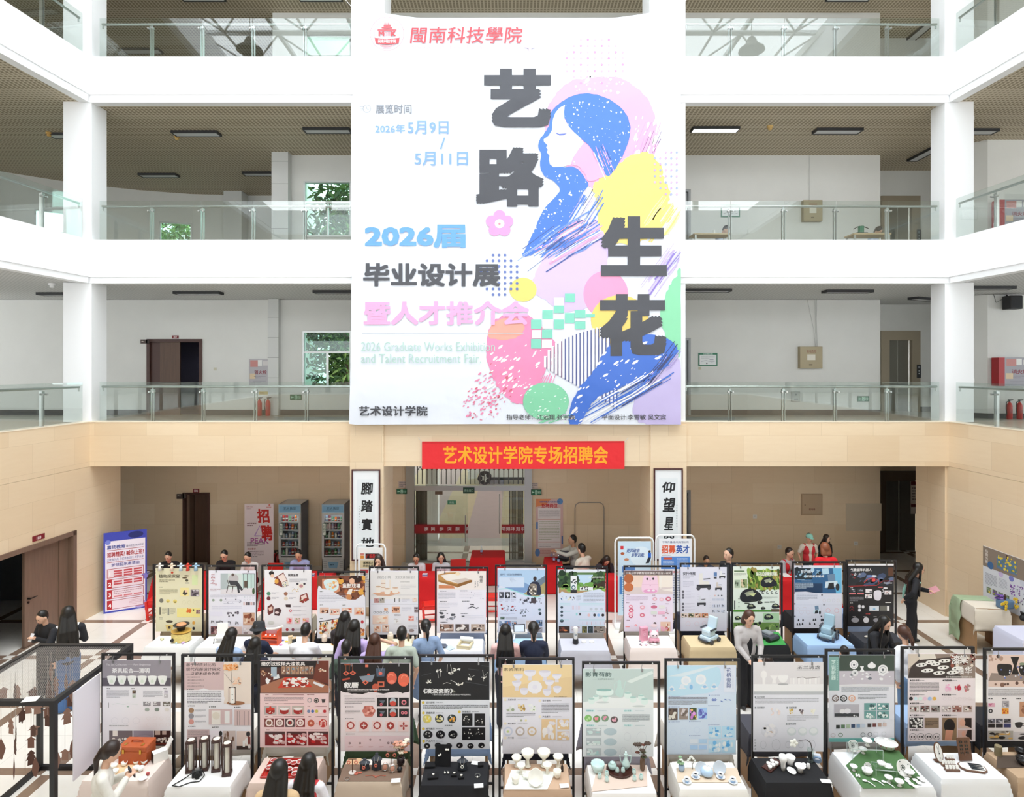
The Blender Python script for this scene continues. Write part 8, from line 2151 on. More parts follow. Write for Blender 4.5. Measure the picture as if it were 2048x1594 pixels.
pts8=[(-.15,-.04),(-.1,-.085),(.1,-.085),(.15,-.04),(.15,.04),(.1,.085),(-.1,.085),(-.15,.04)]
MB().prism(pts8,0,.02).build('tray_base',WALN,t);MB().prism([(a*.92,b*.88)for a,b in pts8],.02,.022).build('felt',MATS['white_card'],t)
for k in range(4):MB().cyl((-.03,-.05+k*.033,.03),(.115,-.05+k*.033,.03),.009,.004,n=8).build('hairpin',M('dark_hairpin','2a3038',.3),t)
MB().lathe([(1,0),(1,.006)],(-.085,0,.022),20,.045,.07,lambda a,z:1+.12*math.cos(6*a)).build('lobed_card',MATS['white_card'],t)
item(MB().lathe([(.042,0),(.044,.02),(.042,.06),(.044,.065),(.042,.12),(.036,.125),(0,.12)],n=18),'bamboo_vase','greenish bamboo section vase on the tan cloth','vase',atz(*qf(1790,1155),TZ+.006),0,None,True,M('bamboo','8b8062',.5,noise=.15))
for x,y,r,lb in((2010,1145,.06,'black glazed bowl with white spots at the back of the woven mat'),(2035,1245,.075,'larger black glazed bowl at the picture edge')):ware(CUP,r,r*1.05,'1a1a1e',*qf(x,y),'black_bowl',lb,'bowl',z=TZ+.012)
#back row exhibits
p=atz(*q2(425,1120),TZ+.003)
t=thing('plant_toy','yellow basket-shaped plant toy with a dark pan on top','toy',p)
MB().lathe([(.13,0),(.17,.02),(.175,.13),(.165,.16),(.13,.16)],n=24,sy=.8).build('basket',M('yellow_weave','e0cb80',.6,noise=.1,nscale=30),t,smooth=True);MB().lathe([(.14,.17),(.175,.175),(.178,.19),(0,.195)],n=24,sy=.8).build('rim',M('deep_yellow','d6a84a',.5),t,smooth=True);MB().lathe([(.06,.2),(.08,.26),(.13,.29),(.14,.3),(.12,.3),(0,.27)],n=20).build('pan',BLACK,t,smooth=True)
MB().ball((0,0,.3),(.09,.08,.035),12,8).build('orange_disc',M('orange_resin','d99a6a',.4),t,smooth=True);MB().cyl((-.1,-.1,.06),(-.1,-.145,.06),.03,n=14).build('porthole',BLACK,t)  # disc in the pan is plain orange resin
for x,y,c,lb in((445,1150,'c7a9cf','small lilac toy figure on the white cloth before the plant toy'),(370,1150,'c6dbe0','small pale blue toy figure beside the plant toy'),(200,1110,'d8d3b0','flat pale paper cut-out on the white plant toy table')):item(MB().mat(PAINTC).color(c).ball((0,0,.02),(.04,.025,.02),10,6).ball((.01,-.03,.015),.02,8,6),'toy_figure',lb,'toy',atz(*q2(x,y),TZ+.003),0,None,True)
p=atz(*q2(890,1130),TZ+.003)
t=thing('model_chair','model chair with white seat and thin dark legs on the armchair table','chair model',p,.1)
MB().box((0,0,.1),(.2,.18,.02)).build('seat',MATS['white_card'],t);MB().rbox((0,.08,.21),(.19,.02,.2),.01,(-.15,0,0)).build('backrest',MATS['white_card'],t)
for a in(-.09,.09):
 for b_ in(-.08,.08):MB().cyl((a,b_,.1),(a*1.15,b_*1.1,0),.007,n=6).build('leg',DW,t)
p=atz(*q2(1480,1150),TZ+.003)
t=thing('music_box_toy','orange and white open-fronted toy shelf with a curved white roof','toy',p,-.1)
OR_=M('toy_orange','e0572c',.45)
for sx in(-.15,.15):MB().box((sx,0,.13),(.02,.16,.26)).build('side_panel',OR_,t)
for z in(.01,.1,.14):MB().box((0,0,z),(.28,.16,.016)).build('shelf',OR_,t)
MB().box((0,.07,.19),(.28,.01,.11)).build('picture_back',M('toy_lilac','d9b9c2',.5),t);MB().tube([(-.2,0,.28),(-.08,0,.255),(.08,0,.27),(.22,0,.32)],[.02,.022,.022,.018],8).build('curved_roof',MATS['white_card'],t,smooth=True)
for i in range(3):MB().ball((-.08+i*.08,-.05,.165),.018,8,6).build('knob',MATS['white_card'],t,smooth=True)
for x,y,c,lb,h in((1700,1150,'ecd9b0','cream house-shaped paper box on the music box table',.12),(1745,1155,'2c2f36','dark paper box with a wooden top on the music box table',.1)):item(MB().mat(PAINTC).color(c).box((0,0,h/2),(.07,.07,h)).color('d9bd92').prism([(-.04,-.04),(.04,-.04),(.04,.04),(-.04,.04)],h,h+.01),'paper_box',lb,'box',atz(*q2(x,y),TZ+.003),.4)
for x,y,c,lb in((1610,1120,'7a7fd0','small blue toy piece beside the paper boxes'),(1655,1135,'e8d23a','small yellow toy piece beside the paper boxes'),(1590,1175,'d98ac0','small pink toy piece beside the paper boxes')):item(MB().mat(PAINTC).color(c).ball((0,0,.012),(.035,.02,.012),8,6),'toy_piece',lb,'toy',atz(*q2(x,y),TZ+.003),0,None,True)
for x,y,c,lb,s in((320,1100,'f0b02c','bright yellow toy lantern beside the standing shadow cards',.05),(358,1085,'e07a2c','orange toy lantern beside the yellow one',.055),(215,1070,'e3d2c4','cream paper box on the shadow play table',.05)):item(MB().mat(PAINTC).color(c).lathe([(.6*s,0),(s,.02),(s,s*2),(.5*s,s*2.6),(0,s*2.7)],n=10),'toy_lantern',lb,'toy',atz(*q6(x,y),TZ+.003))
ware([(1,0),(1,.1),(.4,.15),(.5,.3),(.7,.35),(.75,.75),(.65,.8),(.5,.85),(.5,.95),(.3,1),(0,1)],.075,.2,'e6d9c6',935,1276,'stationery_pot','tall stacked cream pot on a tray on the stationery table','pot',z=TZ+.003).location=atz(*q6(945,1085),TZ+.003)
for x,y,r,h,c,lb in((1195,1080,.035,.12,'e9e2d6','slim cream pot on the stationery table'),(1145,1060,.03,.13,'7a6a55','brown cork pot on the stationery table'),(870,1075,.05,.03,'f0eae0','flat cream dish on the stationery table')):ware(BEAK,r,h,c,*q6(x,y),'small_pot',lb,'pot',z=TZ+.003)
p=atz(*q6(1570,1130),TZ+.003)
item(MB().mat(PAINTC).color('565f6e').box((-.05,.02,.02),(.14,.16,.006),(0,.25,.5)).color('c9dcec').box((.06,-.05,.012),(.12,.16,.006),(0,-.12,.6)),'folded_leaflet','slate blue and pale blue folded leaflet on the wooden bed table','leaflet',p)
p=atz(*q6(1775,1120),TZ+.003)
t=thing('bed_model','beige wooden bed model with a rolled cover on the wooden bed table','model',p,-.2)
PW=M('pale_beech','d9cba6',.5)
for a,b_ in(((-.11,0,.03),(.03,.26,.06)),((.11,0,.03),(.03,.26,.06)),((0,-.12,.03),(.2,.03,.06)),((0,.12,.03),(.2,.03,.06))):MB().box(a,b_).build('rail',PW,t)
MB().cyl((-.12,.11,.085),(.12,.11,.085),.04,n=14).build('rolled_cover',MATS['white_card'],t,smooth=True)
card(*q6(1890,1115),'pale blue printed card on the wooden bed table',.2,.14,.2,'d9e2f0',TZ+.003)
p=atz(*q9(435,1090),TZ+.003)
t=thing('tablet_stand','white tablet on a stand with a walking-pole part on the blue table','device',p,.1)
MB().box((0,0,.1),(.22,.012,.14),(-.3,0,0)).build('tablet',BLACK,t);MB().box((0,-.008,.1),(.19,.008,.115),(-.3,0,0)).build('screen',M('pale_screen','dfe8f3',.3),t);MB().box((0,.03,.02),(.3,.14,.035)).build('base',MATS['white_card'],t)
MB().tube([(-.1,-.1,.02),(-.12,-.2,.02),(-.13,-.3,.02)],.015,8).build('pole_part',MATS['white_card'],t)
p=atz(*q9(1058,1200),TZ+.003)
t=thing('torch_device','upright white emergency torch with black base on the light grey table','torch',p)
MB().lathe([(.05,0),(.055,.02),(.05,.08),(.035,.09)],n=18).build('base',BLACK,t,smooth=True);MB().lathe([(.034,.09),(.036,.2),(.04,.21),(.044,.26),(.04,.29),(0,.295)],n=18).build('torch_body',MATS['white_card'],t,smooth=True);MB().torus((0,-.033,.17),.014,.005,'Y',12,5).build('dial',M('teal_ring','2f5a6a',.4),t)
for x,lb in((1150,'flat round white torch part beside the upright torch'),(1235,'flat round white torch part farther from the upright torch')):item(MB().lathe([(.045,0),(.045,.02),(.03,.025),(0,.022)],n=18),'torch_part',lb,'device part',atz(*q9(x,1185),TZ+.003),0,None,True,MATS['white_card'])
PK=M('appliance_pink','e3a3b6',.35);PKL=M('appliance_pale_pink','f2dbe2',.35)
p=atz(*q12(470,1365),TZ+.003)
t=thing('cat_appliance','pink cat-eared appliance with dark eyes on the pale pink table','appliance',p)
MB().ball((0,0,.065),(.1,.085,.068),18,12).build('body',PK,t,smooth=True);MB().ball((0,0,.16),(.085,.075,.07),18,12).build('head',PKL,t,smooth=True);MB().lathe([(.095,0),(.1,.02),(.09,.03)],n=20).build('base',SMETAL,t,smooth=True)
for sx in(-.055,.055):
 MB().cyl((sx,0,.205),(sx*1.25,0,.26),.025,.003,n=10).build('ear',PK,t);MB().ball((sx*.6,-.07,.17),.011,8,6).build('eye',BLACK,t,smooth=True);MB().ball((sx*.5,-.078,.06),(.028,.012,.012),8,6).build('light_slot',DW,t)
p=atz(*q12(345,1325),TZ+.003)
t=thing('product_box','pink product box standing behind the cat appliance','box',p,.3)
MB().box((0,0,.12),(.14,.08,.24)).build('carton',PK,t);P=Print(.14,.24,(-.07,-.041,.24),thick=0);P.up();P.ring(.07,.12,.02,.024,'f6e6ec');P.lines(.02,.03,.12,.06,2,'c95a7a',.6);P.build('box_print',None,t)
rd=random.Random(5)
for i in range(9):item(MB().mat(PAINTC).color(rd.choice(('c9c9cf','d9a9b9','b9d9e3','8a8a92'))).ball((0,0,.012),(.02,.014,.012),8,6),'spare_part','tiny loose part scattered before the pink product box','part',atz(*q12(rd.uniform(285,400),rd.uniform(1345,1395)),TZ+.003),rd.uniform(0,3),'loose parts on the pale pink table',True)
def robot(t,bm,s,dark):
 MB().rbox((0,0,.07),(.2,.26,.06),.025).build('chassis',bm,t)
 for a in(-.11,.11):
  for b_ in(-.09,.1):MB().cyl((a-.015,b_,.035),(a+.015,b_,.035),.036,n=16).build('wheel',dark,t)
 MB().rbox((0,-.02,.15),(.16,.17,.1),.03).build('seat',bm,t);MB().rbox((0,.09,.26),(.16,.05,.22),.02,(-.25,0,0)).build('backrest',bm,t)
 for a in(-.09,.09):MB().box((a,-.02,.21),(.02,.15,.02)).build('armrest',dark,t)
 MB().box((0,-.14,.04),(.14,.05,.02)).build('footrest',dark,t)
t=thing('robot_chair_model','light blue and white robot chair model on the tan cloth','model',atz(*q12(1135,1335),TZ+.003),-.9)
robot(t,M('pale_blue_shell','c9dde8',.35),1,M('dark_grey_plastic','43464e',.5));t.scale=(1.15,)*3
t=thing('wheelchair_model','pale blue wheelchair model with big spoked wheels on the blue cloth','model',atz(*q15(680,1340),TZ+.003),-.75)
robot(t,M('greyish_blue_shell','9fbccb',.35),1,MATS['dark_grey_plastic']);t.scale=(1.15,)*3
for a in(-.125,.125):MB().torus((a,.07,.075),.07,.012,'X',20,6).build('big_wheel',MATS['dark_grey_plastic'],t);MB().box((a,.07,.075),(.01,.13,.012)).box((a,.07,.075),(.01,.012,.13)).build('spokes',SMETAL,t)
t=thing('mower_robot','dark lawn robot on the green grass mat','robot',atz(*q12(1850,1310),TZ+.012),.5)
MB().rbox((0,0,.06),(.24,.3,.07),.04).build('shell',MATS['dark_grey_plastic'],t);MB().rbox((0,.02,.11),(.13,.18,.04),.03).build('top_cover',M('mower_silver','8d9398',.35),t)
for a in(-.12,.12):
 for b_ in(-.09,.1):MB().cyl((a-.02,b_,.04),(a+.02,b_,.04),.045,n=14).build('wheel',RUBBER,t)
for x,y,lb in((1150,1330,'pale stone-like rescue part on the charcoal cloth'),(1240,1265,'small dark rescue part on the charcoal cloth')):item(MB().mat(PAINTC).color('c9c2b4' if x<1200 else '5a5a62').ball((0,0,.02),(.06,.03,.02),10,6).ball((.04,.03,.025),.025,8,6),'robot_part',lb,'device part',atz(*q15(x,y),TZ+.003),0,None,True)
#recruiting tables under the gallery
REDC='d3171d'
for x0,x1,yf,yr,lb in((-8.65,-7.82,15.05,15.6,'red cloth to the floor on the recruiting table beside the blue board'),(-7.7,-6.3,14.9,15.45,'red cloth to the floor on the recruiting table with two seated recruiters'),(-5.9,-4.35,14.9,15.45,'red cloth to the floor on the recruiting table before the fridges'),(-2.5,-1.45,14.9,15.45,'red cloth to the floor on the recruiting table before the entrance'),(-1.1,-.2,16.5,17.2,'red cloth on the small table close to the glass entrance'),(.85,1.3,15.9,16.6,'red cloth on the table with the laptop and water bottles'),(1.65,2.55,14.75,15.3,'red cloth to the floor on the table between the torch poster and banner stand'),(6.35,7.65,14.7,15.25,'red cloth to the floor on the table of the red-vested volunteers')):
 table(x0,x1,yf,yr,REDC,(),lb.replace('red cloth to the floor on the','red-clothed').replace('recruiting table','table'),'',7,cl=False,red=True)
 cloth('tablecloth',lb,x1-x0-.02,yr-yf-.02,(.74,.74,.74,.02),REDC,((x0+x1)/2,(yf+yr)/2),0,TZ+.001,.012,9)
STOOL=M('red_plastic','dd2a22',.35)
def stool(x,y,label,rz=0.0,z=0.0):
 t=thing('plastic_stool',label,'stool',(x,y,z),rz)
 MB().rbox((0,0,.45),(.29,.29,.03),.012).build('seat',STOOL,t)
 for a in(-1,1):
  for b in(-1,1):MB().box((a*.145,b*.145,.22),(.045,.045,.44),(b*-.07,a*.07,0)).build('leg',STOOL,t)
 mb=MB()
 for a in(-1,1):mb.box((a*.158,0,.14),(.015,.28,.03)).box((0,a*.158,.14),(.28,.015,.03)).box((a*.138,0,.4),(.012,.26,.06)).box((0,a*.138,.4),(.26,.012,.06))
 mb.build('stretcher',STOOL,t)
stool(xpx(303,14.2),14.4,'red plastic stool in front of the blue recruiting board',.1)
stool(xpx(860,14.1),14.1,'red plastic stool before the entrance recruiting table, between two stands',.2)
stool(xpx(984,14.6),14.6,'red plastic stool seen between the wooden bed and hiking posters',0)
def chair(x,y,label,rz):
 t=thing('plastic_chair',label,'chair',(x,y,0),rz)
 MB().rbox((0,0,.43),(.42,.42,.04),.02).build('seat',STOOL,t);MB().rbox((0,.2,.6),(.4,.03,.3),.012,(-.12,0,0)).build('backrest',STOOL,t)
 for a in(-.18,.18):
  for b in(-.17,.17):MB().cyl((a,b,.42),(a*1.1,b*1.15,0),.02,.016,n=8).build('leg',STOOL,t)
chair(xpx(918,16.2),16.2,'empty red plastic chair beside the small red table',.2)
chair(xpx(545,15.85),15.85,'empty red plastic chair between the white-jacketed and blue-shirted recruiters',0);chair(xpx(850,15.8),15.8,'red plastic chair beside the man in the white shirt',0)
def bottle(x,y,z,label):
 t=thing('water_bottle',label,'bottle',(x,y,z))
 MB().lathe([(.03,0),(.032,.02),(.03,.09),(.032,.13),(.014,.19),(.014,.2)],n=14).build('bottle_body',Mglass('pet_plastic',(.9,.94,.97)),t,smooth=True);MB().cyl((0,0,.06),(0,0,.11),.0325,n=14).build('wrapper',M('bottle_label','8f9cc8',.4),t);MB().cyl((0,0,.2),(0,0,.22),.015,n=12).build('cap',M('bottle_cap','d9e0f0',.4),t)
for px,Y,lb in((963,16.8,'water bottle on the small red table by the entrance'),(1108,16.1,'water bottle at the corner of the laptop table, front one'),(1117,16.0,'water bottle at the corner of the laptop table beside another'),(1103,16.45,'water bottle at the far corner of the laptop table')):bottle(xpx(px,Y),Y,TZ+.004,lb)
for px,Y,lb in((850,15.05,'boxed drinks on the entrance recruiting table'),(292,15.2,'small printed packet on the table beside the blue board'),(624,15.05,'small printed packet on the table before the fridges')):
 item(MB().mat(PAINTC).color('d9dbe8').box((0,0,.03),(.12,.07,.06)).color('6a7bc0').box((0,-.001,.03),(.121,.07,.02)),'drink_pack',lb,'packet',(xpx(px,Y),Y,TZ+.003))
t=thing('laptop','open dark laptop on the red table beside the seated men','laptop',(xpx(1125,16.25),16.3,TZ+.004),-.5)
MB().box((0,0,.01),(.32,.22,.018)).build('keyboard_base',BLACK,t);MB().box((0,.1,.11),(.32,.012,.2),(-.3,0,0)).build('screen_lid',MATS['dark_grey_plastic'],t)
card(1188,1158,'white notice paper on the red table by the pink stand',.3,.2,.1,'f0efec',TZ+.004);card(1570,1150,'white paper on the volunteers table',.2,.28,.1,'f6f6f4',TZ+.004)
#recruiting boards
def board(name,label,px0,py0,w,h,Y,k,base,fn,rz=0.0,frame=None,feet=True,lean=0.0):
 p=aty(px0,py0,Y)
 t=thing(name,label,'banner stand',(p.x,Y,0),rz)
 P=Print(w,h,(0,0,p.z),k=k,base=base,thick=.02,gap=.0008);P.up();fn(P,w,h);P.build('printed_board',None,t)
 W,H=w*k,h*k
 if frame:
  FRM=M('white_tube','eef0f0',.3)
  MB().tube([(-.06,.02,.05),(-.06,.02,p.z-.02),(-.03,.02,p.z+.05),(.02,.02,p.z+.08),(W-.02,.02,p.z+.08),(W+.03,.02,p.z+.05),(W+.06,.02,p.z-.02),(W+.06,.02,.05)],.02,10).build('tube_frame',FRM,t,smooth=True)
  MB().rbox((W/2,.02,.035),(W+.2,.4,.07),.03).build('base',FRM,t)
 else:
  for xx in(.1,W-.1):MB().cyl((xx,.02,p.z-.3),(xx,.42,0),.012,n=6).build('rear_strut',SMETAL,t)
  if p.z-H>.03:MB().box((W/2,.01,(p.z-H)/2),(W,.02,p.z-H)).build('lower_edge',MATS['white_card'],t)
 return t
def bl(P,w,h):
 P.rect(0,0,w,h,'3f49b4');P.up();P.rect(3,18,w-3,h-8,'f3eaf6');P.ell(w*.74,9,14,7,'22286e',14);P.ell(w*.1,20,5,5,'7a86d9',12);P.ell(w*.95,h*.58,6,6,'8a7fd0',12);P.ell(w*.85,h-14,12,8,'b9a9e3',12);P.up()
 P.text(6,27,8,'嘉扬教育','3a4a9a',.02);P.text(40,29,5,'福州校区·泉州校区','3a3a70',0,fit=32);P.rect(6,37,w-6,38,'a9343c');P.text(6,41,11,'诚聘精英! 喊你上班!','b0262e',.025,fit=w-12);P.text(6,54,6,'以教育为舟·与优秀者同行·共梦未来','55509a',0,fit=w-12);P.rect(6,62,w-6,63,'a9343c');P.text(w/2,65,7,'梦想起来邀请函','4a4a9a',.015,align='c')
 for i in range(4):
  y=76+i*22;P.rect(6,y,w-6,y+19,'a9343c');P.up();P.rect(7,y+1,w-7,y+18,'f6e3ec');P.rect(7,y,15,y+19,'c22a34');P.up();P.text(11,y+5,10,str(i+1),'ffffff',.03,align='c')
  if i<2:
   for a in range(3):
    for b in range(3-i):P.rect(18+a*18,y+4+b*5,33+a*18,y+7.5+b*5,'cf5058')
  elif i==2:
   P.lines(18,y+4,w-9,y+12,2,'b98a9a',.4)
   for a in range(3):P.rect(18+a*18,y+13,33+a*18,y+16,'dd8088')
  else:P.lines(46,y+4,w-9,y+16,4,'d9a9b9',.35)
  P.lay-=2
board('recruiting_board','tall blue and white recruiting board with red numbers one to four',207,1067,78,172,14.65,14.65/FPX*.96,'3f49b4',bl,.5)
def pk(P,w,h):
 P.rect(0,0,w,h,'e6d9dc');P.up();P.text(4,4,3,'招聘计划','a9505a',0);P.lines(4,9,20,11,1,'b9a2a9',.7);P.text(w-14,5,3.5,'AIMAI','c23a3a',.02);P.ell(w-8,2.5,2,1.5,'d9604a',8);P.text(8,34,5,'Join us!','c9b9bf',0);P.line([(20,64),(30,44),(37,64),(20,64)],2.4,'b58fc9');P.text(12,68,12,'PEAK','a9569a',.015,fit=36);P.up()
 P.text(26,10,28,'招','c4201c',.035,fit=24,shear=-.1);P.text(34,42,32,'聘','c4201c',.035,fit=22,shear=-.1);P.lines(5,38,24,46,2,'8a6a70',.5);P.lines(5,77,40,86,3,'7a6a70',.5);P.text(6,88,4,'岗位要求','a9505a',.015);P.lines(6,94,38,108,4,'7a6a70',.5)
board('recruiting_board','pale pink recruiting board with two big red brush characters beside the fridge',489,1008,57,124,17.3,17.3/FPX,'e6d9dc',pk,.05)
def led(P,w,h):
 P.rect(4,10,w-4,h-2,'e3dfda');P.up();P.rect(5,11,12,13,'c94a3a');P.rect(5,15,12,21,'d98a3a');P.rect(15,11,w-6,21,'2a1418');P.up();P.text(17,12,8,'广招英才','e03a3a',.015,fit=w-26);P.rect(5,24,w-7,40,'d9c9a2');P.up();P.text(10,27,5,'诚聘英才','3a3a2a',.025);P.text(10,33,5,'共创未来','3a3a2a',.02);P.rect(5,43,w-7,50,'c23a44');P.lines(6,52,w-8,80,8,'8a8a8a',.4)
board('banner_stand','white tube banner stand with a dark red-lettered display strip before the calligraphy pillar',716,1096,49,118,14.15,14.15/FPX,'f0efee',led,0,True)
def b1(P,w,h):
 P.rect(0,0,w,h,'cfe6f6');P.ell(w*.7,30,22,20,'e3f2fb',18);P.rect(5,9,11,16,'d2323c');P.up();P.text(17,14,8,'逆风破浪','3a5aa0',.02,fit=26,shear=.15);P.text(26,23,8,'逐梦远航','3a5aa0',.02,fit=26,shear=.15);P.ell(9,24,4,3,'b9603a',8);P.ell(17,36,5,3,'c98a6a',8);P.rect(60,22,66,32,'2f6ad0');P.ell(63,20,2.4,2.6,'3a2f2a',8);P.poly([(60,32),(66,32),(62,43),(55,44)],'2a2f3a');P.rect(8,50,34,62,'5a86c6');P.lines(8,66,w-8,140,16,'8ab4d9',.5);P.rect(3,70,8,106,'4f8ad0')
board('banner_stand','white tube banner stand with a pale blue print and leaping figures',1236,1083,66,148,13.95,13.95/FPX,'cfe6f6',b1,0,True)
def b2(P,w,h):
 P.rect(0,0,w,h,'f1f3f8');P.text(w/2,4,5,'宇辉传播(泉州)有限公司','55608a',.01,fit=52,align='c');P.text(5,12,17,'招募','e2603a',.03,fit=28);P.text(34,12,17,'英才','3a62b4',.03,fit=27);P.text(6,31,3,'欢迎您的加入','8a6a60',0);P.rect(4,35,w-4,60,'5f95e0');P.up();P.rect(9,37,26,41,'e2603a');P.lines(8,44,30,57,5,'cfe0f6',.5);P.lines(36,38,w-8,57,7,'b9d0f2',.5);P.text(w/2,64,4,'★诚聘英才★','d9323c',.015,align='c');P.lines(6,72,w-6,130,12,'9aa6c2',.5)
board('banner_stand','white tube banner stand with orange and blue recruiting characters',1318,1078,66,148,13.75,13.75/FPX,'f1f3f8',b2,0,True)
def job(P,w,h):
 P.rect(0,0,w,h,'d9b6b2');P.poly([(0,0),(30,0),(20,12),(0,16)],'e08a5a');P.ell(w-6,5,6,6,'5f8fc6',14);P.ell(3,h-8,5,8,'5f86c0',12);P.rect(0,46,4,60,'6a86b9');P.rect(w-3,74,w,90,'5a78b4');P.up();P.text(w/2,4,4,'宇辉传播(泉州)有限公司','4a5a9a',.015,fit=40,align='c');P.text(w/2,9,8,'招聘岗位','c22a2e',.03,fit=32,align='c');P.rect(4,18,w-5,40,'e9e2e2');P.rect(4,42,w-5,85,'e9e2e2');P.rect(4,87,w-5,98,'e9e2e2');P.up();P.lines(6,22,w-7,38,7,'9a8f96',.35);P.lines(6,45,w-7,83,12,'9aa07a',.35);P.lines(6,89,w-7,97,3,'9a8f96',.4);P.lines(8,102,w-12,112,3,'c98a86',.4)
plate('job_poster','orange and pink job poster with blue dots on the stone wall beside the entrance','poster',1072,998,1126,1113,RW-.02,'d9b6b2',job,.006)
#right wall: lamp design board and tables
MR=RM
def lamp(P):
 P.rect(0,0,1.5,.42,'8d7f72');P.up();P.vtext(.1,.05,.07,'仙韵光影','e6dfd6',.01);P.rect(.36,.1,.85,.36,'5f7c9a');P.up();P.specks(40,.4,.06,.85,.33,['e8d24a','d9b93a','6a8a4a'],.015,.035,2);P.rect(.6,.02,.63,.12,'3a2226');P.ell(.2,.36,.08,.08,'3f6a9a');P.lay-=2
 for i in range(4):P.ell(.46+i*.26,.46+i*.005,.06,.06,['c9b9dc','7a7fc0','cfd3df','b9c9b0'][i],16)
 P.lines(.06,.55,.36,.8,9,'8f93a0',.45);P.lines(.42,.55,.62,.75,7,'a9adb9',.4);P.specks(24,.7,.58,.8,.78,['7a4a9a','9a6ab9'],.01,.03,4);P.specks(30,.84,.55,1.05,.9,['7a4a9a','5a5a6a','b9a9cf'],.01,.02,5)
 for i in range(4):P.photo(.1+i*.15,.84,.22+i*.15,.96,'6a7a5a',['8a5aa9','d9c24a','a9b9a0'],8,i)
P=Print(1.5,1.15,MR @ Vector((1.02,-.03,1.95)),ex=MR.to_3x3()@ Vector((1,0,0)),base='dcdfe6',thick=.02,gap=.0008);P.up();lamp(P)
tag(P.build('design_board'),'flower lamp design board hung on the stone side wall','poster')
plate('wall_hook','small black hook block above the flower lamp board','hook',1999,1086,2003,1093,13.2,'1d1d1f',None,.03)
table(9.38,10.02,12.55,13.3,'a3b59a',(.1,.1,.1,.1),'sheer green and cream cloth by the side wall','',3,.93,-.12,cl=False)
cloth('tablecloth','cream cloth under the sheer green cloth by the side wall',.62,.72,(.35,.1,.45,.05),'e9e1d2',(9.7,12.93),-.12,.931,.012,4)
cloth('sheer_cloth','sheer sage green cloth draped over one end of the table by the side wall',.64,.3,(.85,.02,0,.2),'a4b896',(9.7,13.14),-.12,.937,.02,5,Mcol('sheer_fabric',.9))
vase_flowers(1998,1212,.95,'purple artificial flower lamp on a slender stem by the side wall','7a6a9a',['8a62b4','a57fca','6f4fa0'],16,.24,.06,lambda x,y:(x,y),.03,.08,8)
t=thing('lamp_box','blue painted box lamp with yellow flowers and a dark finial','lamp',atz(2010,1215,.94),.2)
MB().rbox((0,0,.08),(.26,.2,.16),.03).build('box_body',M('painted_blue','5a7896',.5),t);MB().lathe([(.02,.16),(.012,.19),(.025,.22),(.015,.26),(0,.27)],n=12).build('finial',DW,t,smooth=True)
rd=random.Random(9)
for i in range(14):
 mb=MB();c=(rd.choice((-.15,.15))+rd.uniform(-.03,.03),-.11+rd.uniform(-.03,.03),rd.uniform(.02,.2))
 for k in range(5):mb.ball((c[0]+.02*math.cos(k*1.25),c[1],c[2]+.02*math.sin(k*1.25)),(.016,.01,.016),6,4)
 mb.build('yellow_flower',M('daffodil_yellow','e3c02c',.5),t)
table(9.4,10.0,11.5,12.2,'d9dcf2',(.6,.2,.6,.05),'white cloth of the table at the picture edge by the side wall','plain',11)
t=thing('black_vase','black ornament on the white table at the picture edge','vase',atz(2046,1240,TZ+.003));MB().lathe([(.05,0),(.06,.05),(.03,.1),(.05,.16),(0,.16)],n=16).build('vase_body',BLACK,t,smooth=True)
#hanging-leaf installation (black box frame)
LX0,LX1,LY0,LY1,LH=-6.8,-5.5,7.5,9.0,1.8
t=thing('box_frame','black steel box frame installation hung with brown paper leaves','frame',(LX0,LY0,0))
w,d=LX1-LX0,LY1-LY0
for a in(0,w):
 for b in(0,d):MB().box((a,b,LH/2),(.06,.06,LH)).build('post',BLACK,t)
for z in(.03,LH-.03):
 for b in(0,d):MB().box((w/2,b,z),(w-.06,.06,.06)).build('rail',BLACK,t)
 for a in(0,w):MB().box((a,d/2,z),(.06,d-.06,.06)).build('rail',BLACK,t)
mb=MB()
for i in range(48):mb.box((.03+(w-.06)*i/47,d/2,LH-.02),(.003,d-.06,.003))
mb.build('net_strings',M('pale_string','b9b4ac',.7),t)
hb=MB().box((0,0,0),(.012,.5,1.1));item(hb,'blank_panel','blank white panel hung on the side of the black box frame','panel',(LX1+.045,8.02,1.19),0,None,None,M('white_foam_board','edeaf3',.6))
item(MB().box((0,0,.003),(.16,.12,.004)),'paper_card','white card lying on the top rail of the black box frame','paper',(-5.78,7.51,LH+.001),.2,None,None,MATS['white_card'])
rd=random.Random(12)
LM_=[M('leaf_card_brown','7d5a4c',.8),M('leaf_card_dark','5f4238',.8),M('leaf_card_tan','9a7868',.8)]
shapes=[[(0,.16),(.05,.1),(.03,.09),(.06,.02),(.035,.03),(.04,-.05),(-.04,-.05),(-.035,.03),(-.06,.02),(-.03,.09),(-.05,.1)],[(0,.15),(.03,.06),(.045,0),(.03,-.06),(.01,-.12),(-.02,-.1),(-.04,-.02),(-.03,.07)],[(0,.08),(.07,.03),(.04,.03),(.04,-.07),(-.04,-.07),(-.04,.03),(-.07,.03)]]
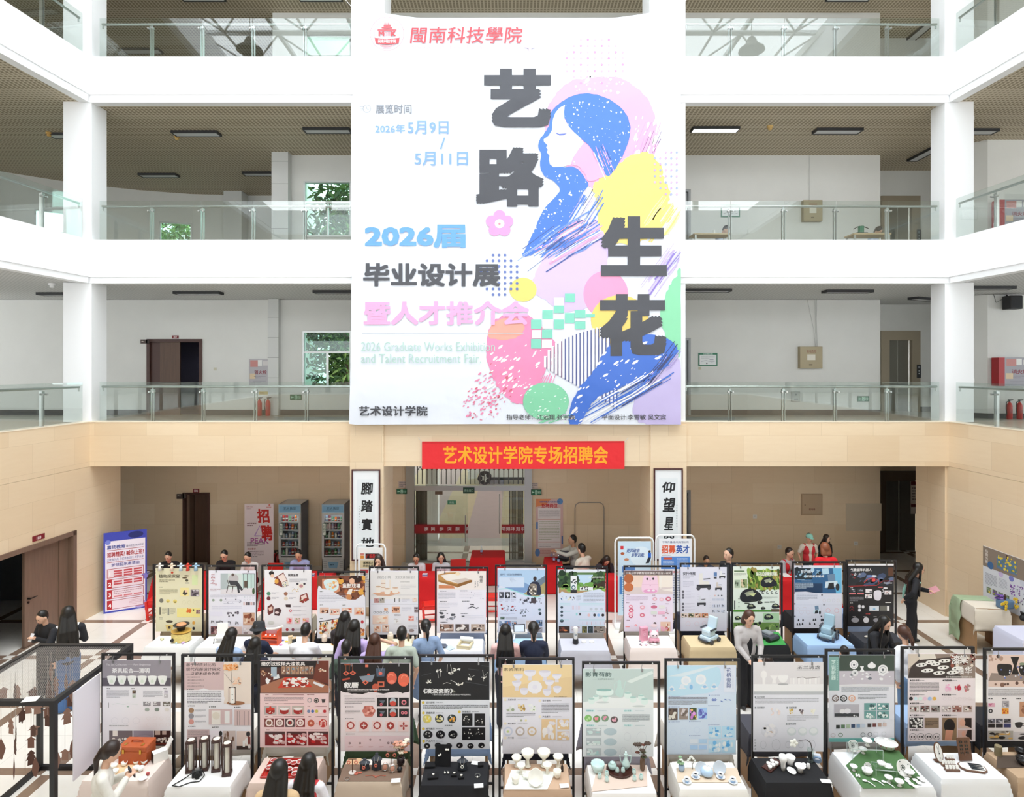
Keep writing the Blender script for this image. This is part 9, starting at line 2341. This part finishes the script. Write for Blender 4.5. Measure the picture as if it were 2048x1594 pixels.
for i in range(40):
 px,py=[(65,1330),(30,1345),(6,1365),(68,1365),(102,1345),(145,1355),(132,1368),(190,1330),(97,1382),(35,1393),(75,1420),(95,1425),(95,1442),(22,1460),(44,1432),(67,1462),(32,1477),(62,1485),(2,1500),(105,1475),(134,1440),(28,1540),(130,1510),(145,1500),(104,1418),(145,1387),(150,1452),(12,1430)][i]if i<28 else(rd.uniform(2,160),rd.uniform(1350,1540))
 Y=rd.uniform(7.65,8.85);p=aty(px,py,Y)
 if p.z>1.55 or p.z<.25 or not LX0+.1<p.x<LX1-.08:Y=8.2+i*.013;p=aty(px,py,Y);p.z=min(1.5,max(.3,p.z));p.x=min(LX1-.1,max(LX0+.1,p.x))
 rz=rd.uniform(-1.3,1.3)
 o=MB();o.mtx=Matrix.Rotation(PI/2,4,'X');o.prism(rd.choice(shapes),-.002,.002)
 o=item(o,'paper_leaf','brown paper leaf cut-out hanging on a string in the black box frame','leaf',p,rz,'paper leaves in the box frame',None,rd.choice(LM_))
 MB().cyl((0,0,.07),(0,0,LH-.03-p.z),.0015,n=4).build('hanging_string',MATS['pale_string'],o)
#people
SKIN=M('skin','dfb296',.5);SKIN2=M('skin_tan','cf9f80',.5)
HAIRC={'k':M('hair_black','17130f',.38),'b':M('hair_brown','4a2c1e',.4),'a':M('hair_auburn','8f5236',.4),'d':M('hair_dark_brown','2b1d17',.4)}
LIPM=M('lips','b0605a',.5)
CLM={}
def clm(c):
 if c not in CLM:CLM[c]=M('cloth_'+c,c,.85,noise=.06,nscale=9,bump=.35,bscale=14)
 return CLM[c]
def cap(mb,a,b,r0,r1=None):
 r1=r0 if r1 is None else r1
 mb.cyl(a,b,r0,r1,n=10).ball(a,r0,10,6).ball(b,r1,10,6)
def fuse(mb,name,mat,par,vox,it=3):
 o=mb.build(name,mat,par)
 m=o.modifiers.new('fuse','REMESH');m.mode='VOXEL';m.voxel_size=vox;m.use_smooth_shade=True
 m=o.modifiers.new('soften','SMOOTH');m.iterations=it;m.factor=.5
 return o
ARM={'down':(.2,.02,-.5),'hold':(.07,-.27,-.2),'phone':(.05,-.24,-.14),'table':(.15,-.36,-.34),'raise':(.12,-.1,.22),'point':(.08,-.48,-.02),'back':(.26,.22,-.36),'lap':(.1,-.25,-.42),'face':(.05,-.17,.08)}
def person(label,px,Y,pt,rz=0.0,hair=('long','k',.35),top='eeeeee',sleeve=1.0,sc=None,bottom='2a2c34',kind='pants',pose='stand',lean=.08,nod=.1,yaw=0.0,al='down',ar='down',skin=SKIN,z0=0.0,extra=(),vox=.011,hold=None,hem=0.0,step=0.0):
 zt=aty(px,pt,Y).z-z0
 sit=pose=='sit'
 hz=.5 if sit else .92
 V=Vector
 L=Matrix.Rotation(lean,3,'X')
 hip=V((0,0,hz))
 def T(x,y,z):return hip+L @ V((x,y,z))
 sh=T(0,.01,.47);nk=T(0,0,.53)
 Hm=L @ Matrix.Rotation(yaw,3,'Z')@ Matrix.Rotation(nod,3,'X')
 hc=nk+L @ V((0,-.01,.05))+Hm @ V((0,-.015,.115))
 def H(x,y,z):return hc+Hm @ V((x,y,z))
 er=Hm.to_euler()
 s=zt/(hc.z+.125)
 t=thing('person',label,'person',(xpx(px,Y)-(Matrix.Rotation(rz,3,'Z')@ V((hc.x,hc.y,0))).x*s,Y-(Matrix.Rotation(rz,3,'Z')@ V((hc.x,hc.y,0))).y*s,z0),rz)
 t.scale=(s,)*3
 b=MB();g=MB();q=MB();shoe=MB()
 b.ball(H(0,.005,.01),(.08,.098,.115),16,12,er).ball(H(0,-.03,-.055),(.052,.052,.05),12,8,er).ball(H(0,-.094,-.012),(.011,.016,.02),8,6,er).ball(H(0,-.088,-.05),(.022,.01,.008),8,6,er)
 for sx in(-1,1):b.ball(H(sx*.081,.01,-.005),(.012,.022,.032),8,6,er)
 cap(b,nk-L @ V((0,0,.06)),H(0,.02,-.06),.05,.046)
 for m,e in((b,0),(g,.016)):
  w=1.0
  m.ball(T(0,0,.36),(.165+e,.105+e,.155+e),14,10,(lean,0,0)).ball(T(0,0,.14),(.135+e,.098+e,.17+e),14,10,(lean,0,0))
  cap(m,T(-.15,.01,.46),T(.15,.01,.46),.056+e)
  m.ball(T(0,.01,-.02),(.15+e,.11+e,.12+e),14,10)
 if hem:g.cyl(T(0,0,.1),T(0,-.01,-hem),.15,.2,n=16)
 for sx,mode in((-1,al),(1,ar)):
  S0=T(sx*.185,.01,.455)
  a=ARM[mode]if isinstance(mode,str)else mode
  tgt=V((sh.x+sx*a[0],sh.y+a[1],sh.z+a[2]))
  d=tgt-S0;Ld=min(d.length,.52);d=d.normalized();tgt=S0+d*Ld
  hh=math.sqrt(max(0,.27**2-(Ld*.52)**2))
  pole=V((sx*.7,.45,-.8));pole=(pole-d*pole.dot(d)).normalized()
  el=S0+d*Ld*.52+pole*hh
  cap(b,S0,el,.046,.038);cap(b,el,tgt,.037,.027)
  f=(tgt-el).normalized()
  side=f.cross(V((0,0,1)));side=side.normalized()if side.length>.1 else V((1,0,0))
  nrm=side.cross(f)
  pal=tgt+f*.045
  b.ball(pal,(.036,.036,.024),8,6);cap(b,tgt,pal,.026,.03)
  for k in range(4):
   o_=side*(k-1.5)*.021;ln=(.062,.074,.07,.055)[k]
   p1=pal+f*.03+o_;p2=p1+f*ln*.55-nrm*.008;p3=p2+f*ln*.35-nrm*.028
   cap(b,p1,p2,.0095,.009);cap(b,p2,p3,.009,.0075)
  cap(b,tgt+f*.02+side*sx*-.03,pal+f*.03+side*sx*-.055,.0105,.009)
  if sleeve>0:
   e1=S0.lerp(el,min(1,sleeve*2));cap(g,S0,e1,.064,.056)
   if sleeve>.5:cap(g,el,el.lerp(tgt,min(1,(sleeve-.5)*2)*.96),.054,.044)
  hx_=sx*.088
  hj=hip+V((hx_,0,-.02))
  kn=V((hx_*1.05,-.43,.5))if sit else V((hx_,-.02-sx*step*.6,.49));an=V((hx_*1.1,-.4,.09))if sit else V((hx_*1.1,.03-sx*step,.09))
  cap(b,hj,kn,.082,.055);cap(b,kn,an,.05,.036)
  wide=kind=='wide'
  if kind in('pants','wide'):cap(q,hj,kn,.1,.085 if wide else .072);cap(q,kn,an,.085 if wide else .07,.1 if wide else .06)
  shoe.ball(an+V((0,-.05,-.045)),(.045,.115,.042),12,8);cap(shoe,an+V((0,0,.0)),an+V((0,.01,-.04)),.042)
 q.ball(T(0,.01,-.02),(.168,.128,.125),14,10)
 if kind=='skirt':q.cyl(hip+V((0,0,.1)),V((0,0,.45 if not sit else .3)),.15,.26,n=18)
 fuse(b,'body',skin,t,vox)
 fuse(g,'top_garment',clm(top),t,.014)
 fuse(q,'trousers' if kind !='skirt' else 'skirt',clm(bottom),t,.016)
 fuse(shoe,'shoes',M('shoe_dark','2b2a2c',.5),t,.014)
 if sc and sc[0]=='*':fuse(MB().ball(T(0,-.045,.24),(.06,.088,.25),12,10,(lean,0,0)),'inner_shirt',clm(sc[1:]),t,.012)
 elif sc:
  v=MB();e=.03
  for sx in(-1,1):
   v.ball(T(sx*.075,0,.34),(.1,.1+e,.16),12,8,(lean,0,0)).ball(T(sx*.075,0,.12),(.095,.095+e,.19),12,8,(lean,0,0));cap(v,T(sx*.07,.01,.46),T(sx*.14,.01,.465),.07)
  v.ball(T(0,.05,.3),(.16,.085,.2),12,8,(lean,0,0));fuse(v,'vest',clm(sc),t,.014)
 f=MB().mat(BLACK)
 for sx in(-1,1):f.ball(H(sx*.03,-.085,.014),(.012,.006,.006),8,6,er).box(H(sx*.031,-.087,.036),(.03,.006,.006),Hm)
 f.mat(LIPM).ball(H(0,-.092,-.052),(.02,.008,.006),8,6,er);f.build('face_features',None,t,smooth=True)
 st,hcol,ln=hair
 h=MB();ex=.085 if st=='short' else .1
 h.ball(H(0,.034 if st=='short' else .03,.036),(ex,.103,.112),16,12,er)
 if st=='short':h.ball(H(0,.045,-.02),(.076,.075,.065),12,8,er)
 if st in('long','bob'):
  bk=T(0,.115,.44)
  for sx in(-1,-.4,.4,1):
   c0=H(sx*.068,.05,-.02);c1=bk+V((sx*.1,0,0))if st=='long' else H(sx*.07,.055,-.1);c2=c1+V((sx*.035,.015-ln*lean*.2,-ln))
   cap(h,H(sx*.05,.03,.04),c0,.045,.05);cap(h,c0,c1,.05,.05)
   if st=='long':cap(h,c1,c2,.052,.036)
  if st=='long' and ln>.3:
   for sx in(-1,1):cap(h,H(sx*.082,-.015,.02),T(sx*.1,-.07,.36),.022,.03);cap(h,T(sx*.1,-.07,.36),T(sx*.105,-.105,.36-ln*.6),.03,.02)
 if st=='pony':
  h.ball(H(0,.05,-.01),(.075,.07,.08),12,8,er);p0=H(0,.12,.02);p1=p0+V((0,.06,-.1));cap(h,H(0,.08,.02),p0,.035);cap(h,p0,p1,.035,.035);cap(h,p1,p1+V((0,.01,-ln)),.035,.015)
 fuse(h,'hair',HAIRC[hcol],t,.011,2)
 for x in extra:
  if x=='cap':m=MB().ball(H(0,.01,.06),(.095,.11,.085),14,10,er).ball(H(0,-.12,.05),(.07,.075,.012),12,6,er);fuse(m,'cap',clm('9fe3d6'),t,.012)
  if x=='bucket':m=MB();m.cyl(H(0,.01,.02),H(0,.01,.15),.125,.095,n=20).cyl(H(0,.01,-.01),H(0,.01,.045),.165,.115,n=20);fuse(m,'bucket_hat',clm('2f3033'),t,.014)
  if x=='glasses':m=MB();[m.torus(H(sx*.032,-.094,.012),.022,.003,'Y',12,4)for sx in(-1,1)];m.cyl(H(-.055,-.09,.015),H(.055,-.09,.015),.002,n=5);m.build('glasses',BLACK,t)
  if x=='mask':fuse(MB().ball(H(0,-.06,-.045),(.055,.045,.045),12,8,er),'face_mask',clm('e3e6e8'),t,.01)
  if x=='strap':m=MB();m.tube([T(-.15,-.08,.46),T(0,.135,.3),T(.17,.1,.05)]if lean<.5 else[],.016,6);m.tube([T(.13,-.1,.47),T(.15,.1,.42),T(.17,.13,.1),T(.2,.1,-.05)],.018,6);m.build('bag_strap',clm('a9e0d0' if top=='1e1f24' else '3a3f46'),t,smooth=True)
 if hold:
  c={'phone':(.075,.012,.15,'22242a'),'pale phone':(.075,.012,.15,'dfe0e6'),'camera':(.13,.08,.08,'1a1a1c'),'pink folder':(.3,.2,.012,'e9a9b4')}[hold]
  m=MB().mat(PAINTC).color(c[3]);p=V((0,sh.y+ARM['phone'][1]-.06,sh.z-.1))if 'folder' not in hold else V((.1,sh.y-.36,sh.z-.22))
  m.box(p,c[:3],(-.5,0,0))
  if hold=='camera':m.cyl(p,p+V((0,-.1,-.02)),.035,n=14)
  o=m.build(hold.replace(' ','_').replace('pale_',''));o.matrix_world=Matrix.Translation(t.location)@ Matrix.Rotation(rz,4,'Z')@ Matrix.Scale(s,4)
  tag(o,f'{hold} held by the '+' '.join(label.split()[1:9]),hold.split()[-1])
 return t
B_=PI
sit_=dict(pose='sit',lean=.26,nod=.16,al='lap',ar='lap')
person('person with black hair and black-white jacket bent over the recruiting table',336,15.45,1105,.1,('short','k',0),'1d1d20',sc='*d9d8d4',**sit_)
person('person in black shirt and glasses seated at the red table',448,15.45,1102,0,('short','k',0),'1f1f22',.5,extra=('glasses',),**sit_)
person('person in white jacket seated beside the black-shirted one, looking down',495,15.45,1106,-.2,('short','k',0),'e3e1de',**sit_)
person('person in light blue shirt seated before the drinks fridge',597,15.45,1101,0,('short','k',0),'a9b3e0',skin=SKIN2,**sit_)
person('person with long dark hair holding a phone to the face before the tube banner stand',757,13.75,1111,0,('long','d',.36),'e6e3e0',lean=.05,nod=.3,al='face',ar='down')
person('person in white shirt and glasses looking down, seated by the entrance',832,15.45,1109,0,('short','k',0),'e0e2e8',extra=('glasses',),skin=SKIN2,**sit_)
person('person with long black hair and grey jacket seated before the glass door',882,15.45,1106,-.1,('long','k',.3),'c9ccd2',sc='*1d1d20',pose='sit',lean=.12,nod=.12,yaw=.3,al='lap',ar='lap')
person('person in pale shirt gesturing with an outstretched arm at the laptop table',1144,16.45,1071,-1.3,('short','k',0),'d3d2ca',pose='sit',lean=.05,nod=.05,al='point',ar='point',skin=SKIN2,vox=.008)
person('person in cream jacket seated with back turned at the laptop table',1162,15.5,1088,-2.4,('short','k',0),'ded5c6',pose='sit',lean=.15,nod=.1,al='table',ar='lap')
person('person with long dark hair and dark dress bent over the table by the banner stand',1213,15.3,1112,.2,('long','d',.34),'3a3036',pose='sit',lean=.32,nod=.5,al='lap',ar='lap')
person('person with cropped hair and dark grey shirt sitting behind the robot chair stand',1413,15.3,1113,0,('short','d',0),'4a4f5c',.4,skin=SKIN2,**sit_)
person('person in black patterned shirt standing in profile behind the robot chair poster',1456,13.6,1098,-1.1,('short','k',0),'24262b',.4,lean=0,nod=0)
person('person with tied brown hair in a red vest, smiling at the volunteers table',1580,15.45,1097,.5,('short','d',0),'b9bcc2',sc='cf2a34',pose='sit',lean=.15,nod=.1,al='lap',ar='lap')
person('person in mint cap, white T-shirt and red vest standing by the stone wall',1619,15.95,1068,0,('short','k',0),'e6dfd2',.35,sc='d4343e',extra=('cap',),lean=0,nod=.15)
person('person with long dark hair standing behind the auburn-haired one',1654,16.3,1070,.3,('long','d',.36),'222226',lean=0,nod=.2,yaw=.3)
vp=person('person with auburn hair and red jacket marked with a white V, back turned',1649,14.2,1086,B_,('bob','a',0),'dd1f2a',lean=.06,nod=.1,hem=.05)
P=Print(.16,.1,(-.11,.135,1.28),ex=(-1,0,0),thick=0);P.o=Vector((.08,.15,1.2));P.line([(0,0),(.03,.05),(.07,0)],.018,'f4f4f4');P.lines(.09,.02,.18,.045,1,'f4f4f4',.7);P.build('jacket_logo',None,vp)
person('person with wavy black hair and pale blue denim shirt, back turned',464,9.98,1257,B_-.25,('long','k',.12),'a9bedd',extra=('strap',),lean=.1,nod=.15,al='hold',ar='hold')
person('person in black bucket hat and navy shirt looking at the orange toy shelf',517,10.35,1246,B_-.2,('short','k',0),'1f2740',.4,extra=('bucket',),lean=.06,nod=.2,al='table',ar='table')
person('person with straight long black hair in front of the bucket hat wearer',511,9.72,1276,B_,('long','k',.3),'25283a',.5,lean=.06,nod=.15)
person('person with short black hair in white T-shirt, back turned at the music box table',612,10.1,1248,B_,('short','k',0),'f1f1f4',.4,lean=.16,nod=.3,al='table',ar='table')
person('person with long black hair closest to the shadow play poster, back turned',690,10.72,1224,B_,('long','k',.36),'3a3438',lean=.1,nod=.2,al='table',ar='table')
person('person with long black hair in lilac polo shirt with purple collar',709,10.15,1241,B_,('long','k',.2),'c6b2e3',.45,lean=.06,nod=.2)
person('child with short black hair and dark top among the lilac shirts',693,9.65,1281,B_,('short','k',0),'4a5a50',.4,lean=.04,nod=.1)
person('person with wavy brown hair in lilac T-shirt raising a hand to the head',750,9.9,1268,B_,('long','b',.14),'c9b4e6',.4,lean=.06,nod=.1,al='raise',ar='down',vox=.009)
person('person with short black hair in sage green T-shirt, back turned',804,9.88,1254,B_,('short','k',0),'b2bcae',.4,lean=.06,nod=.15)
person('person in blue denim dress with tied black hair, back turned',851,10.35,1240,B_+.35,('pony','k',.12),'8ea4c4',.5,bottom='8ea4c4',kind='skirt',lean=.04,nod=.2)
person('person with long black hair in pink cardigan at the blue table',1011,10.15,1250,B_,('long','k',.26),'f0c3be',lean=.08,nod=.25,al='table',ar='table')
person('person in navy sweater with a low black ponytail at the blue table',1067,10.2,1245,B_,('pony','k',.1),'20263c',lean=.08,nod=.25,al='table',ar='table')
person('person in grey cardigan over black top facing the viewer, looking down',1499,10.55,1223,.1,('bob','b',0),'c3bebc',sc='*1b1b1e',lean=.03,nod=.3,al='lap',ar='lap',kind='wide',bottom='1c1c20',vox=.008)
person('person in lilac top bent behind the magnolia cup poster',1535,9.82,1312,B_+.4,('bob','d',0),'b79fe0',.4,lean=.1,nod=.3)
person('person with long black hair and black jacket holding a camera',1770,10.5,1234,.45,('long','k',.4),'202126',lean=.18,nod=.2,al='hold',ar='hold',hold='camera',vox=.008)
person('person with tied reddish brown hair, white shirt and blue jeans',1806,10.0,1252,B_+.3,('pony','b',.14),'eef0f4',bottom='6f8fb4',lean=.06,nod=.15,al='hold',ar='down',extra=('mask',))
person('person with dark hair behind the porcelain tableware stand',1688,9.85,1293,B_,('short','k',0),'2b2b30',lean=.06,nod=.15)
person('person in black suit with long black hair walking with a pink folder',1838,13.05,1127,1.2,('long','k',.34),'1e1f24',sc='*eceae6',lean=.16,nod=.1,al='back',ar=(.06,-.27,-.24),kind='wide',bottom='1c1d22',extra=('strap',),hold='pink folder',vox=.008,step=.06)
person('person in black cardigan and trousers reading a phone by the brown door',84,10.9,1223,-.3,('short','k',0),'1b1b1e',lean=.06,nod=.45,al='phone',ar='phone',bottom='2a2a2c',kind='wide',hold='pale phone',vox=.008)
person('person with long black hair, black-sleeved white top and wide blue jeans',136,10.6,1213,B_+.6,('long','k',.42),'26272d',sc='eceaea',bottom='4a6a96',kind='wide',lean=.02,nod=.1,al='hold',ar='down')
person('person with reddish ponytail and white hooded top using a phone at the pink table',224,7.02,1485,B_-1.0,('pony','d',.28),'e6e3da',lean=.1,nod=.35,al='phone',ar='phone',hold='phone',vox=.008,skin=SKIN)
person('person with long black hair and tan strapped top before the lacquer tray',559,6.62,1522,B_,('long','k',.3),'d6b68c',.3,lean=.06,nod=.2)
person('person with long black hair in white and red jacket before the lacquer tray',618,6.95,1509,B_-.1,('long','k',.36),'e9e7ee',sc='c93a40',lean=.08,nod=.25,al='hold',ar='down')
for px,pt,lb in((1452,452,'person with dark hair bent over a desk on the middle gallery, behind the banner-side railing'),(1757,454,'person with a ponytail bent over a desk on the middle gallery beside the green machine')):
 person(lb,px,17.5,pt,.8 if px<1500 else .5,('short' if px<1500 else 'pony','k',.1),'b9c6dc',z0=F3,pose='sit',lean=.4,nod=.5,al='lap',ar='lap')
for px,lb in((1420,'plain wooden desk on the middle gallery before the person with dark hair'),(1735,'plain wooden desk on the middle gallery carrying the green machine')):
 t=thing('desk',lb,'desk',(xpx(px,16.9),16.9,F3))
 MB().box((0,0,.73),(1.0,.5,.04)).build('desk_top',M('light_desk_wood','c9b08a',.5),t)
 for a in(-.45,.45):
  for b in(-.2,.2):MB().box((a,b,.355),(.04,.04,.71)).build('leg',SMETAL,t)
t=thing('bench_machine','small green machine with black arms on the gallery desk','machine',(xpx(1722,16.85),16.85,F3+.752))
MB().cyl((0,0,.03),(0,0,.22),.075,n=16).build('body',M('machine_green','2a7a5a',.4),t);MB().box((-.02,0,.02),(.3,.2,.035)).tube([(-.2,0,.14),(-.1,0,.2),(.1,0,.2),(.2,0,.16)],.012,6).build('black_arms',BLACK,t)
item(MB().cyl((0,0,0),(0,0,.12),.03,n=12),'paper_cup','pale cup on the desk beside the bent person','cup',(xpx(1428,16.9),16.9,F3+.752),0,None,True,MATS['white_card'])
